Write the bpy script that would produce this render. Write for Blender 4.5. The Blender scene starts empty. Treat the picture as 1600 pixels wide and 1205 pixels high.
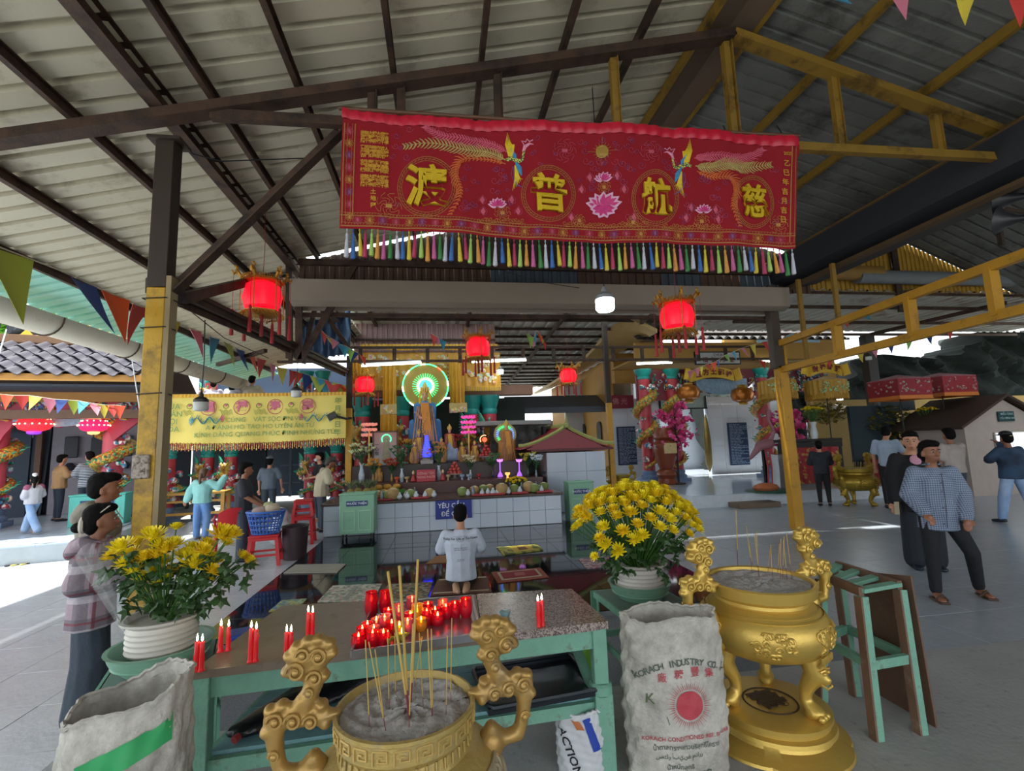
import bpy, bmesh, math, random
from math import sin, cos, pi, radians, sqrt, atan2
from mathutils import Vector, Matrix
random.seed(7)
V = Vector
SC = bpy.context.scene
COL = SC.collection
# ---------------------------------------------------------------- camera
CAMC = V((0, 0, 1.7)); FPX = 740.0; CX, CY = 800.0, 602.5
_vy = V((690-CX, 698-CY, FPX)).normalized()
_r = radians(1.9); _u0 = V((-sin(_r), -cos(_r), 0)); _z = V((0, 0, 1))
_p = atan2(-_u0.dot(_vy), _z.dot(_vy)); _up = (_u0*cos(_p) + _z*sin(_p))
_vx = _vy.cross(_up)
RM = Matrix((_vx, _vy, _up))          # camera frame -> world
def ray(px, py): return RM @ V((px-CX, py-CY, FPX))
def W(px, py, Y):                      # point on the plane at depth Y
    d = ray(px, py); return CAMC + d*(Y/d.y)
def WX(px, py, X):
    d = ray(px, py); return CAMC + d*(X/d.x)
def G(px, py, z=0.0):                  # point on the horizontal plane z
    d = ray(px, py); return CAMC + d*((z-CAMC.z)/d.z)
cd = bpy.data.cameras.new('camera'); cam = bpy.data.objects.new('camera', cd); COL.objects.link(cam)
cd.lens = 36*FPX/1600; cd.sensor_width = 36; cd.clip_start = .05; cd.clip_end = 300
_rt = RM @ V((1, 0, 0)); _dn = RM @ V((0, 1, 0)); _fw = RM @ V((0, 0, 1))
_m = Matrix((_rt, -_dn, -_fw)).transposed().to_4x4(); _m.translation = CAMC
cam.matrix_world = _m; SC.camera = cam
# ---------------------------------------------------------------- world, sun, exposure
SC.view_settings.view_transform = 'Standard'; SC.view_settings.look = 'None'
SC.view_settings.gamma = 1; SC.view_settings.use_curve_mapping = False
SC.view_settings.exposure = 1.25
wd = bpy.data.worlds.new('sky'); SC.world = wd; wd.use_nodes = True
wn = wd.node_tree.nodes; wl = wd.node_tree.links
bg = wn['Background']; bg.inputs['Strength'].default_value = 1.15
_tc = wn.new('ShaderNodeTexCoord'); _nz = wn.new('ShaderNodeTexNoise'); _nz.inputs['Scale'].default_value = 2.2; _nz.inputs['Detail'].default_value = 4
_mx = wn.new('ShaderNodeMix'); _mx.data_type = 'RGBA'
_mx.inputs[6].default_value = (.80, .90, 1.0, 1); _mx.inputs[7].default_value = (.98, 1.0, 1.0, 1)
wl.new(_tc.outputs['Generated'], _nz.inputs['Vector']); wl.new(_nz.outputs['Fac'], _mx.inputs[0]); wl.new(_mx.outputs[2], bg.inputs['Color'])
sd = bpy.data.lights.new('sun', 'SUN'); sun = bpy.data.objects.new('sun', sd); COL.objects.link(sun)
sd.energy = 5.0; sd.angle = radians(1.5); sd.color = (1, .97, .9)
sun.rotation_euler = V((-.24, .10, 1)).to_track_quat('Z', 'Y').to_euler()
# ---------------------------------------------------------------- materials
_MC = {}
def lin(c):
    if isinstance(c, str): c = tuple(int(c[i:i+2], 16)/255 for i in (0, 2, 4))
    return tuple(((x+.055)/1.055)**2.4 if x > .04045 else x/12.92 for x in c)
class NT:
    def __init__(s, name):
        s.m = bpy.data.materials.new(name); s.m.use_nodes = True
        s.t = s.m.node_tree; s.b = s.t.nodes['Principled BSDF']
    def n(s, typ, props=None, **inp):
        nd = s.t.nodes.new('ShaderNode'+typ)
        for k, v in (props or {}).items(): setattr(nd, k, v)
        for k, v in inp.items():
            k = int(k[1:]) if k[0] == '_' and k[1:].isdigit() else k.replace('_', ' ')
            s.set(nd, k, v)
        return nd
    def set(s, nd, k, v):
        if isinstance(v, bpy.types.NodeSocket): s.t.links.new(v, nd.inputs[k])
        else: nd.inputs[k].default_value = v
    def co(s): return s.n('TexCoord').outputs['Object']
    def mix(s, f, a, b, bt='MIX'):
        a = (*a, 1) if isinstance(a, tuple) and len(a) == 3 else a
        b = (*b, 1) if isinstance(b, tuple) and len(b) == 3 else b
        return s.n('Mix', {'data_type': 'RGBA', 'blend_type': bt}, _0=f, _6=a, _7=b).outputs[2]
    def math(s, op, a, b=0.0, c=0.0): return s.n('Math', {'operation': op}, _0=a, _1=b, _2=c).outputs[0]
    def noise(s, sc, det=3, rough=.5, vec=None): return s.n('TexNoise', Vector=vec or s.co(), Scale=sc, Detail=det, Roughness=rough).outputs['Fac']
    def bump(s, h, st=.3, d=.01): s.set(s.b, 'Normal', s.n('Bump', Strength=st, Distance=d, Height=h).outputs[0])
    def fin(s, col=None, rough=.6, metal=0, **k):
        if col is not None: s.set(s.b, 'Base Color', (*col, 1) if isinstance(col, tuple) and len(col) == 3 else col)
        s.set(s.b, 'Roughness', rough); s.set(s.b, 'Metallic', metal)
        for a, v in k.items(): s.set(s.b, a.replace('_', ' '), v)
        return s.m
def M(name, col, rough=.6, metal=0, var=.18, sc=6, bump=0, bs=40, emit=0, trans=0, alpha=1, dirt=None, dsc=3, dth=.55):
    key = (name, str(col), rough, metal, var, sc, bump, bs, emit, trans, alpha, str(dirt))
    if key in _MC: return _MC[key]
    c = lin(col); t = NT(name)
    lo = tuple(x*(1-var) for x in c); hi = tuple(min(1, x*(1+var)) for x in c)
    cc = t.mix(t.noise(sc, 4), lo, hi)
    if dirt:
        f = t.n('MapRange', Value=t.noise(dsc, 6, .7), From_Min=dth-.05, From_Max=dth+.15).outputs[0]
        cc = t.mix(f, cc, lin(dirt))
    if bump: t.bump(t.noise(bs, 4), bump)
    k = {}
    if emit: k['Emission_Color'] = (*c, 1); k['Emission_Strength'] = emit
    if trans: k['Transmission_Weight'] = trans; k['IOR'] = 1.45
    if alpha < 1: k['Alpha'] = alpha
    m = t.fin(cc, rough, metal, **k); _MC[key] = m; return m
def MOS(name, cols, sc=12, rough=.45, bump=.5, metal=0, feat='F1'):      # multi-coloured glazed mosaic relief
    t = NT(name); vo = t.n('TexVoronoi', Vector=t.co(), Scale=sc)
    sx = t.n('SeparateColor', Color=vo.outputs['Color'])
    r = t.n('ValToRGB', Fac=sx.outputs[0]); cr = r.color_ramp; cr.interpolation = 'CONSTANT'
    for i in range(len(cols)-2): cr.elements.new(.5)
    for i, c in enumerate(cols):
        cr.elements[i].position = i/len(cols); cr.elements[i].color = (*lin(c), 1)
    if bump: t.bump(t.math('SUBTRACT', 1.0, vo.outputs['Distance']), bump, .02)
    return t.fin(r.outputs[0], rough, metal)
# ---------------------------------------------------------------- mesh builder
def frame(d, up=None):
    d = V(d).normalized(); up = V(up) if up else (V((0, 0, 1)) if abs(d.z) < .95 else V((0, 1, 0)))
    x = up.cross(d)
    x = x.normalized() if x.length > 1e-6 else V((1, 0, 0))
    return x, d.cross(x).normalized(), d
def TR(loc=(0, 0, 0), rz=0, rx=0, ry=0, s=1):
    m = Matrix.Translation(loc) @ Matrix.Rotation(rz, 4, 'Z') @ Matrix.Rotation(ry, 4, 'Y') @ Matrix.Rotation(rx, 4, 'X')
    if s != 1: m = m @ (Matrix.Scale(s, 4) if not isinstance(s, tuple) else Matrix.Diagonal((*s, 1)))
    return m
_TX = {}
class B:
    def __init__(s, X=None): s.v = []; s.f = []; s.mi = []; s.c = 0; s.X = X
    def add(s, vs, fs, X=None):
        n = len(s.v); T = s.X
        if X is not None: T = T @ X if T is not None else X
        s.v += [T @ V(v) for v in vs] if T is not None else [V(v) for v in vs]
        s.f += [tuple(i+n for i in f) for f in fs]; s.mi += [s.c]*len(fs); return s
    def box(s, c, d, rz=0, X=None, tp=1.0, bv=0):
        hx, hy, hz = d[0]/2, d[1]/2, d[2]/2
        M_ = TR(c, rz)
        if X is not None: M_ = X @ M_
        if bv:
            k = bv; vs = []; fs = []
            for z, q in ((-hz, k), (-hz+k, 0), (hz-k, 0), (hz, k)):
                for (a, b_) in ((-hx+k, -hy+q), (hx-k, -hy+q), (hx-q, -hy+k), (hx-q, hy-k), (hx-k, hy-q), (-hx+k, hy-q), (-hx+q, hy-k), (-hx+q, -hy+k)): vs.append((a, b_, z))
            for r in range(3):
                for i in range(8): j = (i+1) % 8; fs.append((r*8+i, r*8+j, r*8+8+j, r*8+8+i))
            fs += [tuple(range(7, -1, -1)), tuple(range(24, 32))]
            return s.add(vs, fs, M_)
        vs = [(a*hx*(tp if z > 0 else 1), b_*hy*(tp if z > 0 else 1), z*hz) for z in (-1, 1) for a, b_ in ((-1, -1), (1, -1), (1, 1), (-1, 1))]
        return s.add(vs, [(3, 2, 1, 0), (4, 5, 6, 7), (0, 1, 5, 4), (1, 2, 6, 5), (2, 3, 7, 6), (3, 0, 4, 7)], M_)
    def beam(s, p0, p1, w, h, up=None):
        p0, p1 = V(p0), V(p1); x, y, d = frame(p1-p0, up)
        vs = [p + x*a*w/2 + y*b_*h/2 for p in (p0, p1) for a, b_ in ((-1, -1), (1, -1), (1, 1), (-1, 1))]
        return s.add(vs, [(3, 2, 1, 0), (4, 5, 6, 7), (0, 1, 5, 4), (1, 2, 6, 5), (2, 3, 7, 6), (3, 0, 4, 7)])
    def angle(s, p0, p1, w, t=.006, up=None):               # L-section bar
        p0, p1 = V(p0), V(p1); x, y, d = frame(p1-p0, up)
        s.beam(p0+y*w/2, p1+y*w/2, w, t, up); s.beam(p0+x*w/2, p1+x*w/2, t, w, up); return s
    def tube(s, pts, r, n=8, cap=True, closed=False, flat=1.0):
        pts = [V(p) for p in pts]; N = len(pts)
        rs = r if isinstance(r, (list, tuple)) else [r]*N
        vs = []; fs = []; x0 = None
        for i, p in enumerate(pts):
            if closed: d = pts[(i+1) % N]-pts[i-1]
            else: d = pts[min(i+1, N-1)]-pts[max(i-1, 0)]
            if d.length < 1e-9: d = V((0, 0, 1))
            d.normalize()
            if x0 is None: x, y, _ = frame(d)
            else:
                x = x0-d*x0.dot(d)
                if x.length < 1e-6: x, y, _ = frame(d)
                else: x.normalize(); y = d.cross(x)
            x0 = x
            for k in range(n): a = 2*pi*k/n; vs.append(p+(x*cos(a)+y*sin(a)*flat)*rs[i])
        for i in range(N if closed else N-1):
            a, b_ = i*n, ((i+1) % N)*n
            for k in range(n): fs.append((a+k, a+(k+1) % n, b_+(k+1) % n, b_+k))
        if cap and not closed: fs += [tuple(range(n-1, -1, -1)), tuple(range((N-1)*n, N*n))]
        return s.add(vs, fs)
    def lathe(s, pf, n=24, c=(0, 0, 0), X=None, wob=None, a0=0, a1=2*pi, cap=True):
        vs = []; fs = []; full = abs(a1-a0-2*pi) < 1e-6; m = n if full else n+1
        for j, (r, z) in enumerate(pf):
            for k in range(m):
                a = a0+(a1-a0)*k/n; q = r*(wob(a, j) if wob else 1)
                vs.append((q*cos(a), q*sin(a), z))
        for j in range(len(pf)-1):
            for k in range(n):
                k2 = (k+1) % m; fs.append((j*m+k, j*m+k2, (j+1)*m+k2, (j+1)*m+k))
        if cap and full:
            if pf[0][0] > 1e-4: fs.append(tuple(range(m-1, -1, -1)))
            if pf[-1][0] > 1e-4: fs.append(tuple(range((len(pf)-1)*m, len(pf)*m)))
        M_ = Matrix.Translation(c)
        return s.add(vs, fs, X @ M_ if X is not None else M_)
    def ball(s, c, r, n=10, m=7, X=None):
        r = r if isinstance(r, (tuple, list)) else (r, r, r)
        pf = [(max(1e-5, sin(pi*j/m)), -cos(pi*j/m)) for j in range(m+1)]
        M_ = Matrix.Translation(c) @ (X.to_4x4() if X is not None else Matrix()) @ Matrix.Diagonal((*r, 1))
        return s.lathe(pf, n, X=M_, cap=False)
    def prism(s, poly, t, X=None, y0=0):                     # polygon in XZ extruded along +Y
        n = len(poly); vs = [(x, y0, z) for x, z in poly]+[(x, y0+t, z) for x, z in poly]
        fs = [tuple(range(n)), tuple(range(2*n-1, n-1, -1))]+[(i, i+n, (i+1) % n+n, (i+1) % n) for i in range(n)]
        return s.add(vs, fs, X)
    def grid(s, fn, nu, nv, X=None, wrap=False):
        vs = [fn(i/nu, j/nv) for j in range(nv+1) for i in range(nu+1)]
        fs = [(j*(nu+1)+i, j*(nu+1)+i+1, (j+1)*(nu+1)+i+1, (j+1)*(nu+1)+i) for j in range(nv) for i in range(nu)]
        return s.add(vs, fs, X)
    def slab(s, fn, nu, nv, th, X=None):                      # grid with thickness th (vector)
        n = (nu+1)*(nv+1); a = [V(fn(i/nu, j/nv)) for j in range(nv+1) for i in range(nu+1)]
        th = V(th); vs = a+[p+th for p in a]
        q = [(j*(nu+1)+i, j*(nu+1)+i+1, (j+1)*(nu+1)+i+1, (j+1)*(nu+1)+i) for j in range(nv) for i in range(nu)]
        fs = q+[(f[3]+n, f[2]+n, f[1]+n, f[0]+n) for f in q]
        rim = [i for i in range(nu)]+[nu+j*(nu+1) for j in range(nv)]+[nv*(nu+1)+nu-i for i in range(nu)]+[(nv-j)*(nu+1) for j in range(nv)]
        for k in range(len(rim)): a_, b_ = rim[k], rim[(k+1) % len(rim)]; fs.append((b_, a_, a_+n, b_+n))
        return s.add(vs, fs, X)
    def rib(s, pts, w, nrm, t=.002):                          # flat ribbon w wide lying across normal nrm
        pts = [V(p) for p in pts]; nrm = V(nrm).normalized(); ws = w if isinstance(w, (list, tuple)) else [w]*len(pts)
        vs = []
        for i, p in enumerate(pts):
            d = pts[min(i+1, len(pts)-1)]-pts[max(i-1, 0)]; sd_ = d.cross(nrm)
            sd_ = sd_.normalized() if sd_.length > 1e-9 else V((1, 0, 0))
            for a, b_ in ((-1, 0), (-.5, 1), (.5, 1), (1, 0)): vs.append(p+sd_*a*ws[i]/2+nrm*b_*t)
        fs = [(i*4+k, i*4+k+1, i*4+5+k, i*4+4+k) for i in range(len(pts)-1) for k in range(3)]
        return s.add(vs, fs)
    def text(s, body, size, X=None, bold=0.0, th=.0, al='CENTER'):
        key = (body, bold, th, al)
        if key not in _TX:
            cu = bpy.data.curves.new('t', 'FONT'); cu.body = body; cu.align_x = al; cu.align_y = 'CENTER'
            cu.offset = bold; cu.extrude = th; cu.resolution_u = 2
            o = bpy.data.objects.new('t', cu); TMP.collection.objects.link(o)
            TMP.view_layers[0].update(); dg = TMP.view_layers[0].depsgraph
            me = o.evaluated_get(dg).to_mesh()
            _TX[key] = ([tuple(v.co) for v in me.vertices], [tuple(p.vertices) for p in me.polygons])
            o.evaluated_get(dg).to_mesh_clear(); bpy.data.objects.remove(o); bpy.data.curves.remove(cu)
        vs, fs = _TX[key]                                      # text lies in XZ facing -Y
        return s.add([(x*size, -z*size, y*size) for x, y, z in vs], fs, X)
    def mesh(s, name, mats, smooth=40):
        me = bpy.data.meshes.new(name); me.from_pydata([tuple(v) for v in s.v], [], s.f)
        mats = mats if isinstance(mats, (list, tuple)) else [mats]
        for m in mats: me.materials.append(m)
        if len(mats) > 1: me.polygons.foreach_set('material_index', s.mi)
        if smooth: me.shade_smooth(); me.set_sharp_from_angle(angle=radians(smooth))
        me.update(); return me
    def to(s, name, mats, parent=None, world=False, smooth=40, **k):
        return put(s.mesh(name, mats, smooth), name, parent, world, **k)
TMP = bpy.data.scenes.new('tmp')
def basis(o):
    m = Matrix()
    while o is not None: m = o.matrix_parent_inverse @ o.matrix_basis @ m if o.parent else o.matrix_basis @ m; o = o.parent
    return m
def put(me, name, parent=None, world=False, loc=None, rz=0, label=None, cat=None, group=None, kind=None, s=None):
    o = bpy.data.objects.new(name, me); COL.objects.link(o)
    if parent is not None:
        o.parent = parent
        if world: o.matrix_parent_inverse = basis(parent).inverted()
    if loc is not None: o.location = loc
    if rz: o.rotation_euler = (0, 0, rz)
    if s is not None: o.scale = (s, s, s) if not isinstance(s, tuple) else s
    return tag(o, label, cat, group, kind)
STUFF = set('small_gold_writing mauve_scrollwork pink_scrollwork gold_scrollwork gold_border green_lettering pink_roundels blue_dragons gold_lattice embroidery cloud_relief belly_relief carved_relief lotus_buds board_text sequins fringe led_beads dorsal_fins mane stems_and_leaves blossoms small_dark_lettering dark_arched_lettering robe_folds bead_garland key_pattern fluted_neck orange_tail_feather pink_tail_feather olive_tail_feather incense_bundle'.split())
def tag(o, label=None, cat=None, group=None, kind=None):
    if label: o['label'] = label
    if cat: o['category'] = cat
    if group: o['group'] = group
    if not kind and o.name.split('.')[0] in STUFF: kind = 'stuff'
    if kind: o['kind'] = kind
    return o
def T(name, label=None, cat=None, loc=(0, 0, 0), rz=0, group=None, kind=None):
    return put(None, name, loc=loc, rz=rz, label=label, cat=cat, group=group, kind=kind)
KIDS = {}
def dup(o, loc=None, rz=None, label=None, group=None, parent=None, s=None):
    c = o.copy(); COL.objects.link(c)
    if parent is not None: c.parent = parent
    for ch in [x for x in o.children]: dup(ch, parent=c)
    if loc is not None: c.location = loc
    if rz is not None: c.rotation_euler = (0, 0, rz)
    if s is not None: c.scale = (s, s, s)
    if label: c['label'] = label
    if group: c['group'] = group
    return c
# organic shapes: convex hulls of ellipsoids fused with a voxel remesh
_bm = bmesh.new(); bmesh.ops.create_icosphere(_bm, subdivisions=2, radius=1); _ICO = [v.co.copy() for v in _bm.verts]; _bm.free()
def hullv(els):
    bm = bmesh.new()
    for e in els:
        c, r = V(e[0]), e[1]
        r = (r, r, r) if not isinstance(r, (tuple, list)) else r
        for p in _ICO:
            q = V((p.x*r[0], p.y*r[1], p.z*r[2]))
            if len(e) > 2: q = e[2] @ q
            bm.verts.new(c+q)
    g = bmesh.ops.convex_hull(bm, input=bm.verts)
    bmesh.ops.delete(bm, geom=list({x for x in g['geom_interior']+g['geom_unused'] if isinstance(x, bmesh.types.BMVert)}), context='VERTS')
    bm.verts.index_update()
    r = ([v.co.copy() for v in bm.verts], [tuple(v.index for v in f.verts) for f in bm.faces]); bm.free(); return r
def organic(hulls, vox=.012, it=4, fac=.5, raw=None):
    b = B()
    for h in hulls: b.add(*hullv(h))
    if raw: b.add(raw.v, raw.f)
    me = bpy.data.meshes.new('o'); me.from_pydata([tuple(v) for v in b.v], [], b.f)
    o = bpy.data.objects.new('o', me); TMP.collection.objects.link(o)
    m = o.modifiers.new('r', 'REMESH'); m.mode = 'VOXEL'; m.voxel_size = vox
    if it: m = o.modifiers.new('s', 'SMOOTH'); m.factor = fac; m.iterations = it
    TMP.view_layers[0].update(); dg = TMP.view_layers[0].depsgraph; ev = o.evaluated_get(dg); e = ev.to_mesh()
    r = ([v.co.copy() for v in e.vertices], [tuple(p.vertices) for p in e.polygons])
    ev.to_mesh_clear(); bpy.data.objects.remove(o); bpy.data.meshes.remove(me); return r
def OB(hulls, vox=.012, it=4, fac=.5, raw=None):
    b = B(); b.add(*organic(hulls, vox, it, fac, raw)); return b
def sm(c, r): return [(c, r)]
# ---------------------------------------------------------------- shared materials
rust = M('rusty_steel', '4a3528', .7, .2, .35, 5, .3, 60, dirt='241c18', dth=.5)
rustY = M('ochre_painted_steel', '8a6a22', .6, .1, .25, 4, .2, 50, dirt='3a2a16', dth=.56)
steelY = M('yellow_painted_steel', 'b8861c', .5, .0, .2, 4, .2, 50, dirt='4a3a18', dth=.6)
gold = M('gold_paint', 'cfae58', .42, .62, .14, 5, .15, 60)
gold2 = M('dusty_gold_paint', 'b29a5c', .5, .45, .15, 7, .35, 60, dirt='8f8a7c', dsc=5, dth=.56)
teal = M('green_paint', '5f9186', .6, 0, .2, 9, .3, 50, dirt='4b4a3e', dsc=9, dth=.60)
redg = M('red_paint', 'a01820', .4)
white = M('white_paint', 'd8dade', .5, 0, .05)
black = M('black', '15161a', .5)
brownw = M('brown_wood', '5a3a24', .55, 0, .3, 8, .2, 30)
redw = M('carved_red_wood', '7a3a22', .35, 0, .3, 8, .3, 20)
tealc = M('teal_glaze', '1f8f88', .35)
skin = M('skin', 'b98468', .5, 0, .08)
skinD = M('tanned_skin', '8c5c44', .5, 0, .1)
hairm = M('black_hair', '0c0a09', .8, 0, .3, 60, .3, 200); hairm.node_tree.nodes['Principled BSDF'].inputs['Specular IOR Level'].default_value = .15
yel = M('yellow_satin', 'c79a2c', .45, 0, .25, 9, .3, 20)
tubeW = M('lit_tube', 'f4fff8', .3, emit=7)
# ================================================================ STRUCTURE
def tilemat(name, c1, c2, rough, bump, sc=9):
    t = NT(name); co = t.co(); n = t.noise(sc, 6, .65, co); n2 = t.noise(2.2, 3, .5, co)
    col = t.mix(n, lin(c1), lin(c2)); col = t.mix(t.math('MULTIPLY', n2, .5), col, lin('8e959d'))
    t.bump(t.noise(sc*2.2, 4, .6, co), bump, .01); return t.fin(col, rough)
tileL = tilemat('glossy_grey_stone_tile', 'a9b0b8', 'd3d8dc', .24, .35)
tileR = tilemat('grey_blue_stone_tile', '8f98a2', 'b4bcc4', .26, .25)
grout = M('grout', '7c8084', .8)
conc = M('worn_concrete', '9a9c9b', .65, 0, .22, 1.6, .35, 30, dirt='6f6f6d', dsc=14, dth=.62)
speck = M('speckled_stone', '71767e', .7, 0, .5, 60, .4, 80)
blackg = M('polished_black_granite', '15171c', .05, 0, .4, 30)
def floor_area(label, x0, x1, y0, y1, step, mat, z=0, hole=None, th=.03, gap=.004, tn='tile', base=grout):
    t = T('floor', kind='structure', loc=(x0, y0, z)); t['label'] = label
    b = B(); b.box(((x1-x0)/2, (y1-y0)/2, -.10), (x1-x0, y1-y0, .2-2*.004)); b.to('floor_base', base, t)
    bm = B(); bm.box((0, 0, -th/2+.002), (step-gap, step-gap, th), bv=.0015)
    me = bm.mesh(tn, mat); nx = round((x1-x0)/step); ny = round((y1-y0)/step)
    for i in range(nx):
        for j in range(ny):
            cx, cy = (i+.5)*step, (j+.5)*step
            if hole and hole(x0+cx, y0+cy): continue
            put(me, tn, t, loc=(cx, cy, random.uniform(-.0006, .0006)))
    return t
b = B(); b.box((6, 6, -.35), (90, 90, .3)); b.to('floor', M('packed_ground', '8a8c8a', .8), kind='structure', label='plain ground beneath and beyond the paving')
floor_area('pale glossy stone tiles of the left yard', -9.4, -2.2, 1.0, 14.2, .6, tileL, hole=lambda x, y: x < -6.6 and y > 9.3)
floor_area('grey stone tiles of the right yard', 3.1, 15.1, 3.4, 13.0, .6, tileR, hole=lambda x, y: (x > 6.4 and y > 11.2))
floor_area('grey stone tiles of the passage behind the altar', -2.2, 6.2, 9.7, 16.9, .6, tileR)
floor_area('polished black granite slabs before the altar', -2.2, 3.08, 4.7, 9.7, .66, blackg, z=.05, th=.06, tn='slab')
for (x0, x1, y0, y1, m, l) in ((-2.2, 3.1, 3.4, 4.7, speck, 'speckled grey paving behind the candle table'), (-12, 16, -6, 1.0, conc, 'bare concrete near the camera'), (-2.2, 16, 1.0, 3.4, conc, 'worn concrete under the censers and stands'), (-14, -9.4, 1.0, 9.2, conc, 'concrete at far left')):
    b = B(); n = 24
    b.slab(lambda u, v: (x0+(x1-x0)*u, y0+(y1-y0)*v, -.2), 2, 2, (0, 0, .2 if m is not conc else .203)); b.to('floor', m, kind='structure', label=l)
# ---------------------------------------------------------------- main roof
aL, bL, aR, bR, XR = 5.33, .2474, 6.98, -.273, 3.17
zr = lambda x: aL+bL*x if x < XR else aR+bR*x
ceil = T('ceiling', kind='structure', loc=(XR, 3, 6)); ceil['label'] = 'ribbed sheet metal gable roof over the forecourt'
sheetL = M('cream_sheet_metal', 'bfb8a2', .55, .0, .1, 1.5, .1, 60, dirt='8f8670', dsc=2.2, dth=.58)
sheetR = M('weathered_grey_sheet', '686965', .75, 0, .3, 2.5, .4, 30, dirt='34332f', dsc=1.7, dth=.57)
tealS = M('sea_green_fibreglass', '8fc9bb', .4, 0, .15, 3, alpha=.85)
def sheet(x0, x1, y0, y1, off=.13, per=.25, h=.055, zf=zr, nseg=1, top=.05):
    ys = []; y = y0
    while y < y1-1e-6:
        for a, z in ((0, 0), (per*.70, 0), (per*.74, h), (per*.95, h)): ys.append((min(y+a, y1), z))
        y += per
    ys.append((y1, 0)); b = B(); n = len(ys)
    b.slab(lambda u, v: (x0+(x1-x0)*v, ys[round(u*(n-1))][0], zf(x0+(x1-x0)*v)+off+ys[round(u*(n-1))][1]), n-1, nseg, (0, 0, .004))
    return b
for k in range(14):
    y0 = -6+k
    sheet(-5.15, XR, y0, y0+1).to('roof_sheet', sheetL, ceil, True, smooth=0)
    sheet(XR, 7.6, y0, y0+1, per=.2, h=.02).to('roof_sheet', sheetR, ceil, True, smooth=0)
for k in range(18): sheet(-6.0, -5.16, -2+k, -1+k, off=.12).to('translucent_sheet', tealS, ceil, True, smooth=0)
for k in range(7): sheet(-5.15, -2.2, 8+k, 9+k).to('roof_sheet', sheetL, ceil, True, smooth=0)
b = B(); b.lathe([(0, 0)], 3) if 0 else None
b.slab(lambda u, v: (XR-.28+.56*u, -6+14*v, zr(XR)+.02-abs(u-.5)*.15), 2, 1, (0, 0, .01)); b.to('ridge_cap', M('brown_ridge_sheet', '5d4c3d', .8), ceil, True, smooth=0)
for x, w in ((-5.05, .05), (-4.08, .06), (-3.1, .05), (-2.43, .12), (-2.0, .05), (-1.28, .05), (-.42, .05), (.43, .05), (1.27, .05), (2.1, .05), (2.85, .05), (3.42, .05), (4.33, .05), (5.5, .05), (6.7, .06)):
    ye = 15 if x < -2.2 else 8
    b = B(); h = .10 if w < .1 else .18
    for (dx, dz, ww, hh) in ((0, .06, w*.35, h), (w*.3, .06+h/2, w, .012), (w*.3, .06-h/2, w, .012)):     # C section purlin
        b.beam((x+dx, -6, zr(x)+dz), (x+dx, ye, zr(x)+dz), ww, hh)
    b.to('purlin', rust if x < 2.4 else rustY, ceil, True)
# truss at Y=4.2
def truss_thing(label, Y, dz=0):
    t = T('roof_truss', label, 'truss', loc=(0, Y, 4.4))
    def P_(px, py): return W(px, py, Y)
    b = B(); b.beam((-6.2, Y, zr(-6.2)-.11), (XR, Y, zr(XR)-.11), .09, .14, up=(0, 1, 0)); b.to('top_chord', rust, t, True)
    b = B(); b.beam((XR, Y, zr(XR)-.11), (7.2, Y, zr(7.2)-.11), .09, .14, up=(0, 1, 0)); b.to('top_chord', rustY, t, True)
    p0, p1 = P_(330, 180), P_(1578, 250)
    xm = 2.2; pm = p0+(p1-p0)*((xm-p0.x)/(p1.x-p0.x))
    b = B(); b.beam(p0, pm, .07, .09); b.to('bottom_chord', rust, t, True)
    b = B(); b.beam(pm, p1+V((.5, 0, .03)), .07, .09); b.to('bottom_chord', rustY, t, True)
    for px, m in ((580, rust), (626, rust), (780, rust), (966, rustY), (1149, rustY), (1314, rustY), (1467, rustY), (1575, rustY)):
        x = P_(px, 200).x; zb = p0.z+(p1.z-p0.z)*((x-p0.x)/(p1.x-p0.x))
        b = B(); b.angle((x, Y+.02, zb-.02), (x, Y+.02, zr(x)-.14), .09 if px in (1149, 580) else .075, .008, up=(0, 1, 0)); b.beam((x, Y+.03, zb), (x, Y+.03, zr(x)-.14), .07, .05); b.to('web_post', m, t, True)
truss_thing('rust brown steel roof truss just behind the red banner', 4.2)
# left post with its brace
pl = T('steel_post', 'yellow and rust square post left of the red banner, dark streaks running down', 'post', loc=(-2.34, 4.28, 0))
b = B(); b.box((0, 0, 1.55), (.145, .14, 3.1), bv=.006); b.to('lower_shaft', M('streaked_yellow_steel', 'b98f1c', .5, 0, .2, 3, .4, 30, dirt='2c2415', dsc=2.4, dth=.53), pl)
b = B(); b.box((0, 0, 3.78), (.15, .14, 1.35), bv=.006); b.box((0, 0, 4.44), (.26, .2, .03)); b.to('upper_shaft', M('dark_brown_steel', '33281f', .6, .2), pl)
b = B(); b.box((.098, -.02, 1.6), (.04, .11, 3.2)); b.to('side_channel', M('grey_brown_channel', '8c7a58', .6), pl)
b = B(); b.angle((.02, 0, 3.05), W(530, 200, 4.2)-pl.location, .11, .012, up=(0, 1, 0)); b.to('knee_brace', rust, pl)
b = B(); b.box((-.02, -.085, 1.62), (.13, .025, .19), bv=.01); b.ball((-.045, -.1, 1.67), (.03, .012, .028)); b.ball((.012, -.1, 1.67), (.03, .012, .028)); b.box((-.02, -.1, 1.585), (.07, .01, .05))
b.to('switch_box', M('stained_switch_box', 'a09488', .6, 0, .3, 30, dirt='3a2018', dsc=30, dth=.5), pl, label='small stained box screwed to the post')
for dz in (2.2, 2.75, 3.0):
    b = B(); b.tube([(-.09, -.085, dz), (.09, -.085, dz+.01), (.13, 0, dz), (.09, .085, dz), (-.09, .085, dz), (-.09, -.085, dz)], .005, 5); b.to('wire_tie', black, pl)
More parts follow.
